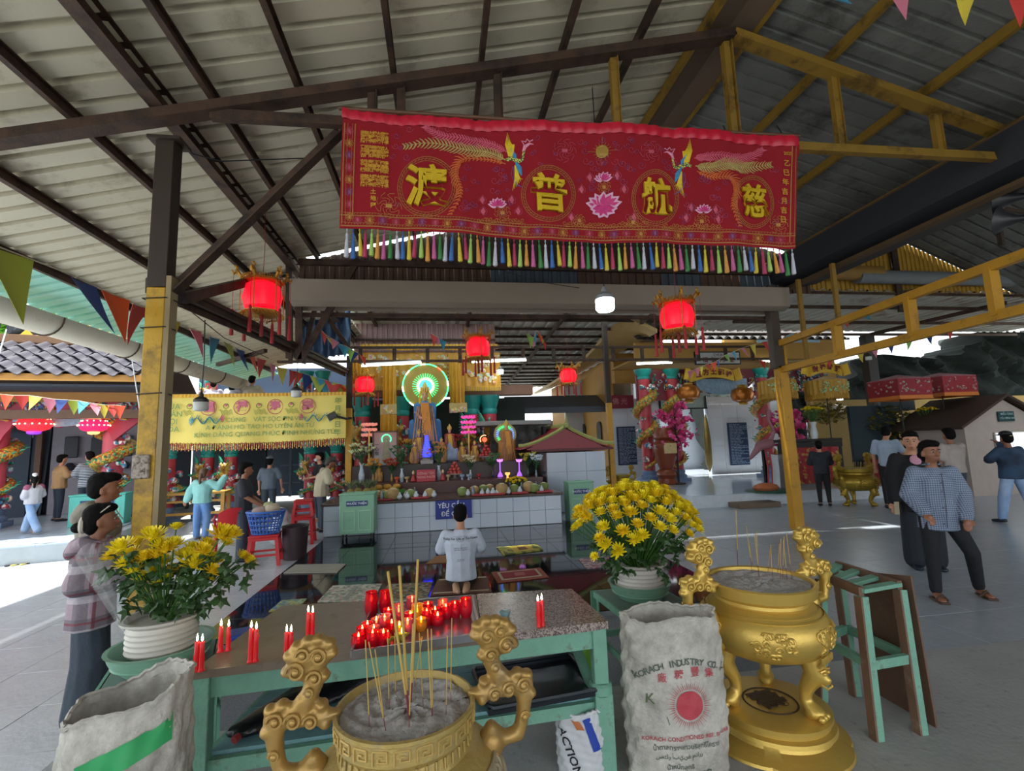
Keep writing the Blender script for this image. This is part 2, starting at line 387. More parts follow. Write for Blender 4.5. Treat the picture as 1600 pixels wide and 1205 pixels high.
# eaves beam and rafters left
t = T('eaves_beam', 'long rust steel beam running back from the top of the left yellow post', 'beam', loc=(-2.43, 8, 3.2))
b = B(); b.angle((-2.43, 4.35, 3.16), (-2.25, 12, 3.55), .13, .014); b.beam((-2.43, 4.35, 3.22), (-2.25, 12, 3.61), .05, .12); b.to('beam', rust, t, True)
for (a, c, w) in (((W(452, 395, 8)), W(452, 560, 8.0), .1), (W(467, 440, 8.0), W(467, 562, 8.0), .1), (W(560, 405, 8), W(468, 566, 8), .1), (W(492, 483, 8.4), W(474, 560, 8.2), .07), (W(500, 480, 9.5), W(548, 548, 11), .09)):
    b = B(); b.beam(a, c, w, .06, up=(0, 1, 0)); b.to('strut', rust, t, True)
b = B(); b.beam(W(285, 466, 4.5), W(430, 430, 8), .07, .1); b.beam((W(415, 548, 8)), W(340, 570, 9), .06, .06); b.to('side_rafter', rust, t, True)
# left gutter
t = T('trim_1', kind='structure', loc=(-5.8, 9, 3.75)); t['label'] = 'fat half round rain gutter along the left eave'
gm = M('dusty_white_gutter', 'c9c4b4', .6, 0, .12, 2, .1, 30, dirt='8d8674', dsc=2, dth=.6)
b = B()
def gut(u, v): a = -pi*1.0*u; return (-5.8+.24*cos(a), 3.2+11.6*v, 3.82+.26*sin(a)-.02)
b.slab(gut, 16, 12, (0, 0, .006)); b.to('gutter', gm, t, True)
for y in (4.4, 6.1, 7.8, 9.6, 11.4, 13.2):
    b = B(); b.tube([(-5.8+.255*cos(-pi*k/12), y, 3.8+.275*sin(-pi*k/12)) for k in range(13)], .012, 5); b.to('bracket', rust, t, True)
# gable wall, transverse gutter box and light strip at Y=8
gw = T('wall_far', kind='structure', loc=(2, 8, 4.5)); gw['label'] = 'dark corrugated sheets closing the gable above the box gutter'
zt0 = W(700, 447, 8).z
gcols = [M('rusty_brown_sheet', '4c3527', .7, 0, .4, 4, .2), M('blue_grey_sheet', '3b4650', .6, 0, .3, 4, .2)]
def vsheet(x0, x1, zb, zt, Y, per=.16, d=.03):
    xs = []; x = x0
    while x < x1-1e-6:
        for a, q in ((0, 0), (.45, 0), (.55, 1), (.9, 1)): xs.append((min(x+a*per, x1), q*d))
        x += per
    xs.append((x1, 0)); n = len(xs); b = B()
    b.slab(lambda u, v: (xs[round(u*(n-1))][0], Y+xs[round(u*(n-1))][1], zb if v == 0 else zt(xs[round(u*(n-1))][0])), n-1, 1, (0, .004, 0)); return b
x = -2.3; k = 0
while x < 7.2:
    vsheet(x, min(x+.8, 7.2), zt0-.02, lambda q: min(zr(q)+.05, zt0+.35+.0*q) if q < 1.3 or q > 5.3 else zt0+.45, 8.02).to('sheet', gcols[0] if k % 5 in (1, 2) else gcols[1] if k % 3 else gcols[0], gw, True, smooth=0); x += .8; k += 1
vsheet(-2.3, 7.2, zt0+.4, lambda q: zr(q)+.12, 8.1).to('sheet', M('brown_dark_sheet', '3a2a20', .8), gw, True, smooth=0)
b = B(); b.beam((-2.3, 7.97, zt0+.36), (7.0, 7.97, zt0+.36), .06, .1); b.to('rail', rust, gw, True)
t = T('trim_2', kind='structure', loc=(2, 7.9, zt0)); t['label'] = 'boxed metal gutter across the forecourt behind the red banner'
gz0 = W(700, 481, 7.85).z
b = B(); b.slab(lambda u, v: (-2.35+(8.8)*v, (7.86, 7.7, 7.68, 7.80, 8.1, 8.1)[round(u*5)], (gz0, gz0+.05, zt0-.03, zt0, zt0, gz0)[round(u*5)]), 5, 6, (0, .003, 0)); b.to('box_gutter', M('beige_gutter_metal', '8f8375', .6, 0, .15, 1.5, .1), t, True, smooth=20)
b = B(); b.beam((-2.35, 8.15, gz0-.06), (6.5, 8.15, gz0-.06), .08, .06); b.to('lower_angle', rust, t, True)
# right valley gutter
t = T('trim_3', kind='structure', loc=(6.9, 5, 4.7)); t['label'] = 'dark box gutter along the right eave'
b = B(); b.slab(lambda u, v: ((7.3, 6.75, 6.35, 6.25)[round(u*3)], -2+10*v, (4.62, 4.52, 4.62, 4.98)[round(u*3)]), 3, 4, (0, 0, .01)); b.to('valley_gutter', M('tarred_gutter', '23262b', .6), t, True, smooth=20)
b = B(); b.beam((6.6, -2, 4.48), (6.6, 8, 4.48), .14, .05); b.beam((6.28, -2, 5.0), (6.28, 8, 5.0), .05, .04); b.to('gutter_support', M('brown_timber', '5a4428', .8), t, True)
# far right roof beyond the valley (rises again) with ochre gable
t = T('wall_right', kind='structure', loc=(11, 9.5, 5)); t['label'] = 'ochre corrugated gable above the right hand roof gutter'
och = M('ochre_sheet', 'a8822c', .6, 0, .3, 3, .1)
ztg = lambda q: 4.86+.42*(q-7) if q < 10.8 else max(4.8, 6.46-.42*(q-10.8))
for x0 in (7, 8, 9, 10, 11, 12, 13, 14): vsheet(x0, x0+1, W(1400, 461, 9.5).z, ztg, 9.5, per=.12, d=.03).to('sheet', och, t, True, smooth=0)
b = B(); b.beam((7, 9.44, 4.95), (15, 9.44, 4.95), .05, .05); b.beam((10.8, 9.42, 4.5), (10.8, 9.42, 6.25), .16, .06); b.beam((10.8, 9.4, 4.95), (14.5, 9.4, 5.75), .06, .06); b.to('frame', rust, t, True)
t = T('trim_4', kind='structure', loc=(11, 9.3, 4.4)); t['label'] = 'round rain pipe below the ochre gable'
b = B(); zz = W(1400, 427, 9.3).z; b.tube([(7.1, 9.3, zz-.02), (10.2, 9.3, zz-.02)], .17, 14); b.to('pipe', M('ochre_pipe', '8a6a30', .6, 0, .3), t, True)
b = B(); b.tube([(9.6, 9.3, zz-.1), (15, 9.3, zz-.1)], .16, 14); b.to('pipe', M('grey_pipe', '6f7478', .5), t, True)
r2 = T('ceiling', kind='structure', loc=(11, 6, 5.5)); r2['label'] = 'second gable roof beyond the right valley gutter'
z2 = lambda q: 4.8+.42*(q-7) if q < 10.8 else 6.4-.42*(q-10.8)
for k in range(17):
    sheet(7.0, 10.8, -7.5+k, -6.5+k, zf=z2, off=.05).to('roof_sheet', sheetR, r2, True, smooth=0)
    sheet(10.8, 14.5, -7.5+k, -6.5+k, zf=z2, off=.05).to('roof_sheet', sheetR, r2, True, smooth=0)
# right post + yellow lattice girder
XP = 6.35
pr_ = T('steel_post', 'yellow steel post right of the red banner, behind the right golden censer', 'post', loc=(XP, 8, 0))
b = B(); b.box((0, 0, 1.5), (.17, .16, 3.0), bv=.006); b.box((.1, 0, 1.75), (.05, .1, 3.5)); b.to('lower_shaft', steelY, pr_)
b = B(); b.box((-.06, 0, 3.75), (.18, .16, 1.6), bv=.006); b.to('upper_shaft', M('grey_brown_steel', '4b4038', .6, .1), pr_)
gi = T('lattice_girder', 'yellow lattice girder running from the right yellow post towards the camera', 'girder', loc=(XP, 4, 3))
for (py0, py1) in ((535, 398), (577, 483)):
    a = WX(1225, py0, XP); c = WX(1600, py1, XP); d = (c-a)/(a.y-c.y); c2 = c+d*1.5; c2.x = XP
    b = B(); b.beam((XP, 8, a.z), c2, .09, .11); b.to('chord', steelY, gi, True)
ya = WX(1225, 535, XP); yc = WX(1600, 398, XP); ba = WX(1225, 577, XP); bc = WX(1600, 483, XP)
for px in (1305, 1425, 1560):
    pu = WX(px, 500, XP); y = pu.y; f1 = (y-ya.y)/(yc.y-ya.y); z1 = ya.z+(yc.z-ya.z)*f1; f2 = (y-ba.y)/(bc.y-ba.y); z0 = ba.z+(bc.z-ba.z)*f2
    b = B(); b.beam((XP, y, z0), (XP, y, z1), .14, .07); b.to('web_plate', steelY, gi, True)
for px, yy in ((1246, 7.6), (1302, 6.6)):
    b = B(); q = WX(px, 500, XP); b.beam((XP+.1, q.y, z0 if 0 else 3.0), (XP+.1, q.y, 4.5), .07, .05); b.to('hanger', rustY, gi, True)
# dark distant post right, lamp post etc.
b = B(); q = W(1350, 500, 13.2); b.box((0, 0, 2.4), (.34, .26, 4.8), bv=.01); b.box((.2, 0, 2.4), (.07, .14, 4.8)); tag(b.to('steel_post', M('dark_post', '2b2622', .6)), 'dark rust steel post below the ochre gable', 'post').location = (q.x, 13.2, 0)
# middle posts + lattice girder at Y=12
zc0 = W(545, 555, 12).z; zc1 = W(560, 541, 12).z
for px, lab, zt in ((545, 'thin ochre post at the left end of the altar', 4.0), (955, 'thin ochre post right of the white tiled block', 4.9)):
    q = W(px, 700, 12); t = T('steel_post', lab, 'post', loc=(q.x, 12, 0))
    b = B(); b.box((0, 0, 1.35), (.14, .12, 2.7), bv=.005); b.to('lower_shaft', steelY, t)
    b = B(); b.box((0, 0, 2.7+(zt-2.7)/2), (.13, .11, zt-2.7), bv=.005); b.to('upper_shaft', M('dark_brown_steel', '33281f', .6, .2), t)
t = T('lattice_girder', 'thin dark lattice girder across the front of the altar roof', 'girder', loc=(2, 12, 4))
zu, zl = W(700, 546, 12).z, W(700, 567, 12).z
for z in (zu, zl): b = B(); b.beam((-3.9, 12, z+.05), (9.2, 12, z+.05), .06, .06); b.to('chord', rust, t, True)
x = -3.6
while x < 9: b = B(); b.beam((x, 12, zl), (x, 12, zu+.05), .09, .05, up=(0, 1, 0)); b.to('web', rust, t, True); x += .82
# second roof (over altar)
r3 = T('ceiling', kind='structure', loc=(2, 18, 5)); r3['label'] = 'lower corrugated roof over the altar with a bright slot in front'
m3 = M('grey_white_sheet', 'b9bcb6', .6, 0, .12, 2, .1, dirt='7d5a48', dsc=1.3, dth=.58)
zf3 = lambda y: 5.35-.028*(y-12.5)
def rsheet(x0, x1, y0, y1, m, zf=zf3, per=.3):
    xs = []; x = x0
    while x < x1-1e-6:
        for a, q in ((0, 0), (.5, 0), (.6, 1), (.9, 1)): xs.append((min(x+a*per, x1), q*.05))
        x += per
    xs.append((x1, 0)); n = len(xs); b = B()
    b.slab(lambda u, v: (xs[round(u*(n-1))][0], y0+(y1-y0)*v, zf(y0+(y1-y0)*v)+xs[round(u*(n-1))][1]), n-1, 1, (0, 0, .004)); b.to('roof_sheet', m, r3, True, smooth=0)
pinkm = M('pinkish_sheet', '9d7f7c', .6, 0, .15)
for x0 in range(-3, 8): rsheet(x0, x0+1, 12.2, 27, pinkm if x0 < 2 and 0 else m3)
for y in [12.3+.95*k for k in range(15)]:
    b = B(); b.beam((-3, y, zf3(y)-.05), (8, y, zf3(y)-.05), .05, .08); b.to('purlin', rust, r3, True)
for x in (-1.8, .8, 3.5, 6.0):
    b = B(); b.beam((x, 12.2, zf3(12.2)-.12), (x, 27, zf3(27)-.12), .08, .1); b.to('rafter', rust, r3, True)
x = -2.2
for x in (-1.2, .6, 2.4, 4.2, 6.0):
    b = B(); b.box((x, 10.0, 5.0), (.08, .08, .7)); b.to('strut', rust, r3, True)
for k in range(10): rsheet(-3+k, -2+k, 8.3, 11.2, m3, zf=lambda y: 4.66+.18*(y-8.3))
_t = NT('translucent_skylight'); _tb = _t.n('BsdfTranslucent', Color=(.75, .82, .86, 1)); _t.t.links.new(_tb.outputs[0], _t.t.nodes['Material Output'].inputs['Surface']); skyl = _t.m
for k in range(10): rsheet(-3+k, -2+k, 11.2, 12.25, skyl, zf=lambda y: 5.2+.14*(y-11.2))
# pinkish sheet wall above the altar
t = T('wall_back', kind='structure', loc=(0, 13.6, 4.6)); t['label'] = 'pinkish vertical corrugated sheets high behind the altar'
for x in (-2.4, -1.4, -.4, .6): vsheet(x, x+1, 4.35, lambda q: 5.25, 13.6, per=.14).to('sheet', pinkm, t, True, smooth=0)
b = B(); b.beam((-2.4, 13.5, 4.75), (1.6, 13.5, 4.75), .05, .05); b.to('rail', rust, t, True)
# blue tarpaulin left of it
b = B(); b.slab(lambda u, v: (-3.2+1.1*u, 11.4+.06*sin(u*40)+.03*sin(v*9+u*60), 3.95+1.15*v-.2*(1-v)*(1-u)), 60, 8, (0, .01, 0)); tag(b.to('tarpaulin', M('blue_tarpaulin', '3d5573', .6, 0, .3, 5)), 'slate blue tarpaulin hanging in folds left of the altar roof', 'tarpaulin')

# unseen wall added to cut side light, flat roof over the far right yard
b = B(); b.slab(lambda u, v: (17, -8.5+19*u, 5.5*v), 2, 2, (.2, 0, 0)); b.to('wall_light_block', M('dim_brown_wall', '4f4a40', .8, 0, .2, 1), kind='structure', label='unseen brown wall added at the far right to keep light out')
for k in range(13): rsheet(7.0+k, 8.0+k, 9.45, 13.9, m3, zf=lambda y: 5.0+.03*(y-9.6))
for k in range(18): rsheet(14+k, 15+k, 13.9, 21.5, m3, zf=lambda y: 5.12+.275*(y-13.9))  # rising sheets hidden edge-on, added to shade the rock mound from the sun
b = B()
for y in (10.5, 12, 13.5): b.beam((8.2, y, 4.93), (20, y, 4.93), .06, .08)
b.beam((14.2, 9.7, 4.85), (14.2, 13.9, 4.95), .1, .1); b.to('purlin', rust, r3, True)
# ================================================================ TEMPLES AND BACKGROUND
palD = ['c9a03a', '2f8f7a', 'b8303a', '3a6f9f', 'd8d0c0', '9a3a5a', 'd8a838', '2a5a4a']
mosD = MOS('glazed_dragon_scales', ['c9962e', 'd9b04a', '9a6a1e', '4f8f5f', 'c9a03a', 'b5482e'], 26, .35, .8)
mosC = MOS('glazed_clouds', ['8fa6b5', 'd9dde0', '4a7fa8', 'c25a7a', 'e6d6c0', '2f8f7a', 'b5303a'], 16, .4, .6)
colred = M('red_column_lacquer', 'b03540', .4, 0, .2, 5)
colpink = M('rose_red_lacquer', 'b84a5a', .4, 0, .2, 5)
mane = M('green_mane_glaze', '2f9a78', .4, 0, .25, 10)
def dragon_head(s=1.0, X=None):
    """organic dragon head looking along +X"""
    h = []
    h.append([((0, 0, 0), (.12, .10, .10)), ((.17, 0, .03), (.08, .07, .05))])
    h.append([((.17, 0, .03), (.08, .07, .05)), ((.33, 0, .05), (.05, .05, .035))])
    h.append([((.05, 0, -.07), (.06, .06, .03)), ((.26, 0, -.13), (.04, .04, .02))])
    for y in (-.07, .07):
        h.append([((.10, y, .09), .035), ((.14, y, .1), .028)]); h.append([((.34, y*.5, .09), .022)])
        h.append([((-.05, y, .1), .03), ((-.2, y*1.3, .22), .012)])
    h.append([((-.25, 0, -.12), (.1, .09, .09)), ((0, 0, 0), (.1, .09, .09))])
    b = B(X); b.add(*organic(h, .02, 2)); return b
def spike(b, p, d, l, r):
    b.tube([V(p), V(p)+V(d)*l*.5+V((0, 0, l*.1)), V(p)+V(d)*l], [r, r*.7, .002], 5)
def dragon_column(name, label, h, r, loc, rz=0, turns=2.2, capz=None, red=colred, bodyr=.13, group=None):
    t = T(name, label, 'column', loc, rz, group)
    b = B(); b.box((0, 0, .06), (r*3, r*3, .12), bv=.01); b.lathe([(r*1.35, .12), (r*1.45, .2), (r*1.1, .26), (r*1.2, .34), (r, .4)], 20); b.to('column_base', M('blue_white_base', '6f86a8', .5, 0, .5, 20), t)
    b = B(); b.lathe([(r, .3), (r, h-.3)], 24); b.to('shaft', red, t)
    b = B(); b.lathe([(r, h-.34), (r*1.1, h-.32), (r*1.1, h-.26), (r*1.0, h-.24), (r*1.45, h-.06), (r*1.5, h-.02), (r*1.5, h)], 24); b.to('capital', tealc, t)
    zt = (h-.75); N = 70; pts = []; rr = []
    for i in range(N+1):
        u = i/N; a = 2*pi*turns*u+pi*.2; q = r+bodyr*.55+.04*sin(u*30)
        pts.append((q*cos(a), q*sin(a), .5+(zt-.5)*u)); rr.append(bodyr*(.35+.75*min(1, u*1.7)))
    b = B(); b.tube(pts, rr, 10); b.to('dragon_body', mosD, t)
    b = B()
    for i in range(6, N, 2):
        p = V(pts[i]); o = V((p.x, p.y, 0)).normalized(); spike(b, p+o*rr[i]*.8, o+V((0, 0, .4)), .11, .028)
    b.to('dorsal_fins', mane, t)
    p = V(pts[-1]); a = 2*pi*turns+pi*.2; X = TR(p+V((cos(a)*.12, sin(a)*.12, .12)), a+.5, s=1.0)
    hd = dragon_head(X=X).to('dragon_head', M('gold_green_face', 'c29a44', .4, 0, .4, 12), t)
    b = B(X)
    for k in range(14):
        f = -1.1+2.2*k/13
        for s_ in (-1, 1): spike(b, (-.1, s_*.06, .02*k-.1), (-.8*cos(f)-.2, s_*.5, sin(f)), .22, .03)
    b.to('mane', mane, hd)
    b = B(X)
    for s_ in (-1, 1): b.ball((.13, s_*.075, .1), .022, 8, 5)
    b.ball((.2, 0, -.05), (.07, .03, .012), 8, 5); b.to('eyes_and_tongue', M('scarlet_glaze', 'c5302a', .4), hd)
    b = B()
    for k in range(26):
        a = random.uniform(0, 2*pi); z = random.uniform(.45, h-.5); q = r+.03
        c = V((q*cos(a), q*sin(a), z)); R_ = random.uniform(.05, .10)
        for j in range(4): b.ball(c+V((random.uniform(-.08, .08), random.uniform(-.08, .08), random.uniform(-.05, .05))), R_*random.uniform(.5, .9), 7, 5)
    b.to('cloud_relief', mosC, t); return t
def carved_brace(b, c, w, h, y, n=14):                       # pierced scroll panel
    for k in range(n):
        cx = c[0]+random.uniform(-.45, .45)*w; cz = c[2]+random.uniform(-.42, .42)*h; R_ = random.uniform(.05, .11)
        b.tube([(cx+R_*(1-i/16)*cos(i*.7), y+.02*sin(i), cz+R_*(1-i/16)*sin(i*.7)) for i in range(12)], .018, 5)
def ptile(b): pass
# ---------- left temple
LT = T('temple_hall', 'open fronted temple hall at far left with grey tiled roof and red valance', 'temple', loc=(-7.3, 9.1, 0), rz=radians(12.5))
def LL(u, d, z): return basis(LT) @ V((u, d, z))
pm = M('pale_marble', 'a9b6c2', .22, 0, .12, 3, .1)
b = B(); b.slab(lambda u, v: (-6+7.4*u, 0+6.5*v, 0), 6, 6, (0, 0, .27)); b.to('platform', M('platform_riser_stone', '9fa8ae', .5), LT)
bm_ = B(); bm_.box((0, 0, .285), (.596, .596, .03), bv=.002); me = bm_.mesh('platform_slab', pm)
for i in range(12):
    for j in range(10): put(me, 'platform_slab', LT, loc=(-5.7+.6*i, .3+.6*j, 0))
# inner walls
b = B(); b.box((-2.3, 5.6, 1.8), (7.5, .15, 3.2)); b.to('rear_wall', M('dusky_blue_wall', '3c4650', .7), LT)
b = B(); b.box((-2.35, 5.3, 1.3), (1.0, .12, 2.3)); b.box((-2.35, 5.22, 1.3), (.86, .06, 2.2)); b.to('dark_door', M('dark_blue_door', '1f2f42', .6), LT)
for x in (-2.95, -1.75): b = B(); b.box((x, 5.2, 1.35), (.12, .1, 2.3)); b.to('door_post', brownw, LT)
b = B(); b.box((-.35, 5.35, 1.45), (2.4, .1, 2.3), bv=.01); b.to('side_panel', M('greyish_pink_panel', '8f8a94', .6, 0, .2), LT)
for k, x in enumerate((-1.1, -.55, 0.05, .55)):
    b = B(); b.box((x, 5.2, 2.0-.03*(k % 2)), (.3, .05, .55), bv=.02); b.lathe([(.1, 0), (.13, .1), (.05, .2)], 10, (x, 5.18, 1.4)); b.to('altar_picture', M('dark_picture', '2b3038', .5), LT)
b = B(); b.slab(lambda u, v: (-6+7.4*u, 2.2+.2*v, 2.55), 1, 1, (0, 0, .18)); b.to('inner_beam', brownw, LT)
b = B(); b.box((-2.3, 2.9, 3.05), (7.6, .5, .22)); b.to('soffit_beam', M('ochre_beam', 'a87a3a', .6, 0, .15), LT)
b = B(); b.box((-2.3, 1.55, 3.33), (7.7, .12, .13)); b.box((-2.3, 1.45, 3.26), (7.7, .06, .02)); b.to('eaves_fascia', M('ochre_fascia', 'b8863e', .6, 0, .15), LT)
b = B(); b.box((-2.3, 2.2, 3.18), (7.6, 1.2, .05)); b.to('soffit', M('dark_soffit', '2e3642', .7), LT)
# red scalloped valance with carving
b = B(); pl_ = [(-6, 3.0), (1.4, 3.0), (1.4, 2.82)]
def arch(x0, x1):
    n = 24; o = []
    for i in range(n+1):
        u = i/n; x = x1+(x0-x1)*u
        c = abs(u-.5)*2
        z = 2.62-.22*(1-c*c*1.9) if c < .72 else 2.62-.0-(c-.72)*2.2*.9
        o.append((x, z+.025*sin(u*60)))
    return o
pl_ += arch(-1.35, .6)+arch(-3.7, -1.75); pl_ += [(-6, 2.5)]
b.prism(pl_, .08, y0=2.75); b.to('valance', M('crimson_valance', 'a8324a', .5, 0, .2), LT)
b = B()
for cx in (-.4, -2.75): carved_brace(b, (cx, 0, 2.82), 1.9, .34, 2.7, 26); carved_brace(b, (cx+1.1, 0, 2.75), .6, .5, 2.7, 12)
b.to('carved_relief', MOS('painted_carving', ['3f8f7f', 'b9c4c8', 'c9923a', '5a7fa0', '2f6f60'], 14), LT)
b = B(); b.grid(lambda u, v: (-1.12+1.5*u, 2.68, 2.52+.22*v-.12*sin(pi*u)*(1-v)), 14, 3); b.to('painted_panel', M('blue_wave_panel', '7f9bb0', .5, 0, .5, 14), LT)
for x in (-1.2, .3): 
    b = B(); b.add(*organic([[((x, 2.62, 2.62), (.13, .05, .05))], [((x+.1, 2.62, 2.68), (.05, .04, .08))]], .02, 2)); b.to('gilt_bird', gold, LT)
for cx, lb_ in ((.5, 'dragon wrapped red column with teal capital beside the left yellow post'), (-1.55, 'dragon wrapped red column cut by the left edge of the picture'), (-3.9, 'dragon wrapped red column beyond the left picture edge')):
    dragon_column('dragon_column', lb_, 3.0, .2, LL(cx, 3.1, .3), radians(200), red=colpink)
# roof tiles
tm = M('grey_violet_clay_tile', '35323d', .6, 0, .3, 8, .2)
tb = B()
tb.slab(lambda u, v: (-.15+.3*u, -.22+.44*v, .05*sin(u*2*pi)+.03*(1-v)), 8, 1, (0, 0, .02)); tme = tb.mesh('roof_tile', tm)
sl = atan2(.78, 1.5)
for j in range(6):
    for i in range(25):
        o = put(tme, 'roof_tile', LT, loc=(-6+.3*i+(j % 2)*.02, 1.62+.30*j, 3.46+.155*j)); o.rotation_euler = (sl*.95, 0, random.uniform(-.02, .02))
b = B(); b.slab(lambda u, v: (-6.2+7.7*u, 1.6+1.9*v, 3.38+.98*v), 1, 1, (0, 0, .03)); b.slab(lambda u, v: (-6.2+7.7*u, 3.5+2.4*v, 4.36-1.0*v), 1, 1, (0, 0, .03)); b.to('roof_deck', M('brown_deck', '4a3b33', .8), LT)
b = B(); b.box((-2.35, 3.45, 4.45), (7.7, .22, .2), bv=.02); b.to('ridge', M('brown_ridge', '7a5a40', .7), LT)
od = M('dark_ridge_ornament', '353a3e', .7, 0, .3)
for x0, s_ in ((-3.9, 1), (-.1, -1)):
    b = B(); b.tube([(x0+s_*(1.7*i/30), 3.45, 4.68+.12*sin(i*.62)+(.25 if i > 27 else 0)) for i in range(31)], [.03+.06*min(1, i/8) for i in range(31)], 8)
    for i in range(0, 30, 2): spike(b, (x0+s_*(1.7*i/30), 3.45, 4.74+.12*sin(i*.62)), (0, 0, 1), .13, .03)
    X = TR((x0+s_*1.78, 3.45, 5.0), 0 if s_ > 0 else pi, s=.8); b.add(dragon_head().v, dragon_head().f, X); b.to('ridge_dragon', od, LT)
b = B(); b.add(*organic([[((-2.0, 3.45, 4.75), (.16, .08, .16))], [((-2.0, 3.45, 4.98), (.07, .05, .1))]], .03, 1)); b.to('ridge_pearl', od, LT)
b = B(); b.tube([LL(.42, 1.3, 0)*0+W(203, 540, 9.9), W(222, 665, 10.2)], .012, 6); b.tube([W(10, 515, 9.5), W(-5, 565, 9.6)], .012, 6); tag(b.to('cable', white), 'thin white cable hanging slack in front of the left temple roof', 'cable')
b = B(); b.tube([LL(-2.9, 1.35, 3.2), LL(-1.5, 1.35, 3.2)], .014, 6); tag(b.to('light_batten', M('unlit_tube', 'd8dcd8', .4)), 'unlit white tube lamp under the eaves of the left temple', 'lamp')
# offering box in front of column
def donation_box(loc, rz, label, w=.42, h=.72, d=.4, m=None, wheels=True, sign=True):
    t = T('donation_box', label, 'box', loc, rz, 'green donation boxes')
    m = m or M('pale_green_box', '7fae92', .5, 0, .12, 4, .05, dirt='5a7a66', dsc=5, dth=.62)
    zb = .12 if wheels else 0
    b = B(); b.box((0, 0, zb+h/2), (w, d, h), bv=.012); b.to('body', m, t)
    b = B(); b.box((0, 0, zb+h+.012), (w+.03, d+.03, .03), bv=.008); b.box((0, -.0, zb+h+.03), (.14, .02, .012)); b.to('lid', m, t)
    for sx in (-1, 1):
        b = B()
        for (dx, dz, ww, hh) in ((0, -.02, w*.34, .014), (0, -h*.52, w*.34, .014), (-w*.17, -h*.27, .014, h*.5), (w*.17, -h*.27, .014, h*.5)): b.box((sx*w*.23+dx, -d/2-.005, zb+h*.62+dz), (ww, .012, hh))
        b.to('door_moulding', M('light_green_moulding', '9cc4a8', .5), t)
    if sign:
        b = B(); b.box((0, -d/2-.01, zb+h*.78), (w*.6, .012, h*.13)); sg = b.to('name_plate', M('navy_plate', '23366e', .5), t)
        b = B(); b.text('PHƯỚC THIỆN', h*.075, TR((0, -d/2-.018, zb+h*.78)), .015); b.to('lettering', M('white_letters', 'd9dde6', .5), sg, smooth=0)
    if wheels:
        for sx in (-1, 1):
            for sy in (-1, 1):
                b = B(); b.lathe([(.045, -.012), (.045, .012)], 12, X=TR((sx*w*.4, sy*d*.4, .045), ry=pi/2)); b.box((sx*w*.4, sy*d*.4, .1), (.03, .03, .05)); b.to('caster', black, t)
    return t
donation_box(LL(.62, 2.35, .3), LT.rotation_euler.z, 'turquoise donation box at the foot of the dragon column, left temple', .95, .62, .4, M('turquoise_box', '55b8aa', .5), False)
# interior lit lanterns (led) in left temple
def led_lantern(px, py, Y, r, m, m2, label):
    q = W(px, py, Y); t = T('led_lantern', label, 'lantern', q, 0, 'glowing lanterns under the left temple eaves')
    b = B(); b.lathe([(r*.35, -r*.52), (r*.8, -r*.35), (r, 0), (r*.8, r*.35), (r*.35, r*.52)], 20); b.to('globe', m, t)
    for z in (-1, 1): b = B(); b.lathe([(r*.4, z*r*.52), (r*.36, z*r*.66), (r*.2, z*r*.72)], 14); b.to('cap', m2, t)
    b = B()
    for k in range(18): b.ball((r*1.02*cos(k*pi/9), r*1.02*sin(k*pi/9), 0), .014, 6, 4)
    for k in range(12): b.ball((r*.8*cos(k*pi/6), r*.8*sin(k*pi/6), r*.36), .012, 6, 4)
    b.to('led_beads', M('led_beads', 'ffd9a0', .4, emit=5), t)
    b = B(); b.tube([(0, 0, r*.7), (0, 0, .35)], .006, 5); b.tube([(0, 0, -r*.7), (0, 0, -r*.95)], .02, 6); b.to('cord', black, t)
mred = M('glowing_red_globe', 'e0202a', .4, emit=.9); mmag = M('glowing_magenta_globe', 'd81848', .4, emit=.9)
led_lantern(54, 663, 11.4, .30, mred, M('violet_led', '6a2ad0', .4, emit=1.2), 'flattened red glowing lantern with violet rim, leftmost under the left temple eaves')
led_lantern(147, 665, 11.6, .27, mmag, M('orange_led', 'ff9a50', .4, emit=2), 'flattened magenta glowing lantern nearest the left yellow post')
# ---------- terrace with short dragon columns
TE = T('temple_terrace', 'raised terrace behind the yellow banner carried by short dragon columns', 'terrace', loc=(-4.5, 15, 0))
b = B(); b.slab(lambda u, v: (-8+6.4*u, 14.2+6*v, 1.98), 4, 3, (0, 0, .2)); b.to('deck', M('dim_ochre_deck', '7a5c34', .7), TE, True)
for x0 in (-8.0, -3.35):
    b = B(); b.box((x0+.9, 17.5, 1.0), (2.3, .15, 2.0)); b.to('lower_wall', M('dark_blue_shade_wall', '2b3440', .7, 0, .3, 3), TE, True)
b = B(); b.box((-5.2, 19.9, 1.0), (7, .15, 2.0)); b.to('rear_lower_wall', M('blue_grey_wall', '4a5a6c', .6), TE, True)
b = B()
for k in range(4): b.box((-5.6+.85*k, 19.0, 1.0), (.09, .09, 1.9)); b.box((-5.6+.85*k, 19.0, 1.2), (.75, .04, .05)); b.box((-5.6+.85*k, 19.0, .55), (.75, .04, .05))
b.to('lattice_screen', M('blue_grey_screen', '6f8296', .5), TE, True)
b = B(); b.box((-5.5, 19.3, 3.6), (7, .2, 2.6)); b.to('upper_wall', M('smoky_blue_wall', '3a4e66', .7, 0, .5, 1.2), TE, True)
c0 = None
for px, lab in ((315, 'short dragon column leftmost of the pair behind the woman in turquoise'), (353, 'short dragon column right of the woman in turquoise'), (480, 'short dragon column behind the masked man in black'), (522, 'short dragon column next to the left end of the altar')):
    q = W(px, 740, 14); 
    if c0 is None: c0 = dragon_column('dragon_column', lab, 1.95, .16, (q.x, 14.3, 0), radians(150), turns=1.2, bodyr=.1)
    else: dup(c0, (q.x, 14.3, 0), label=lab)
for px, lab in ((262, 'ornate dragon column peeking out just right of the left yellow post'),):
    q = W(px, 740, 13.4); dup(c0, (q.x, 13.4, 0), label=lab, s=1.0)
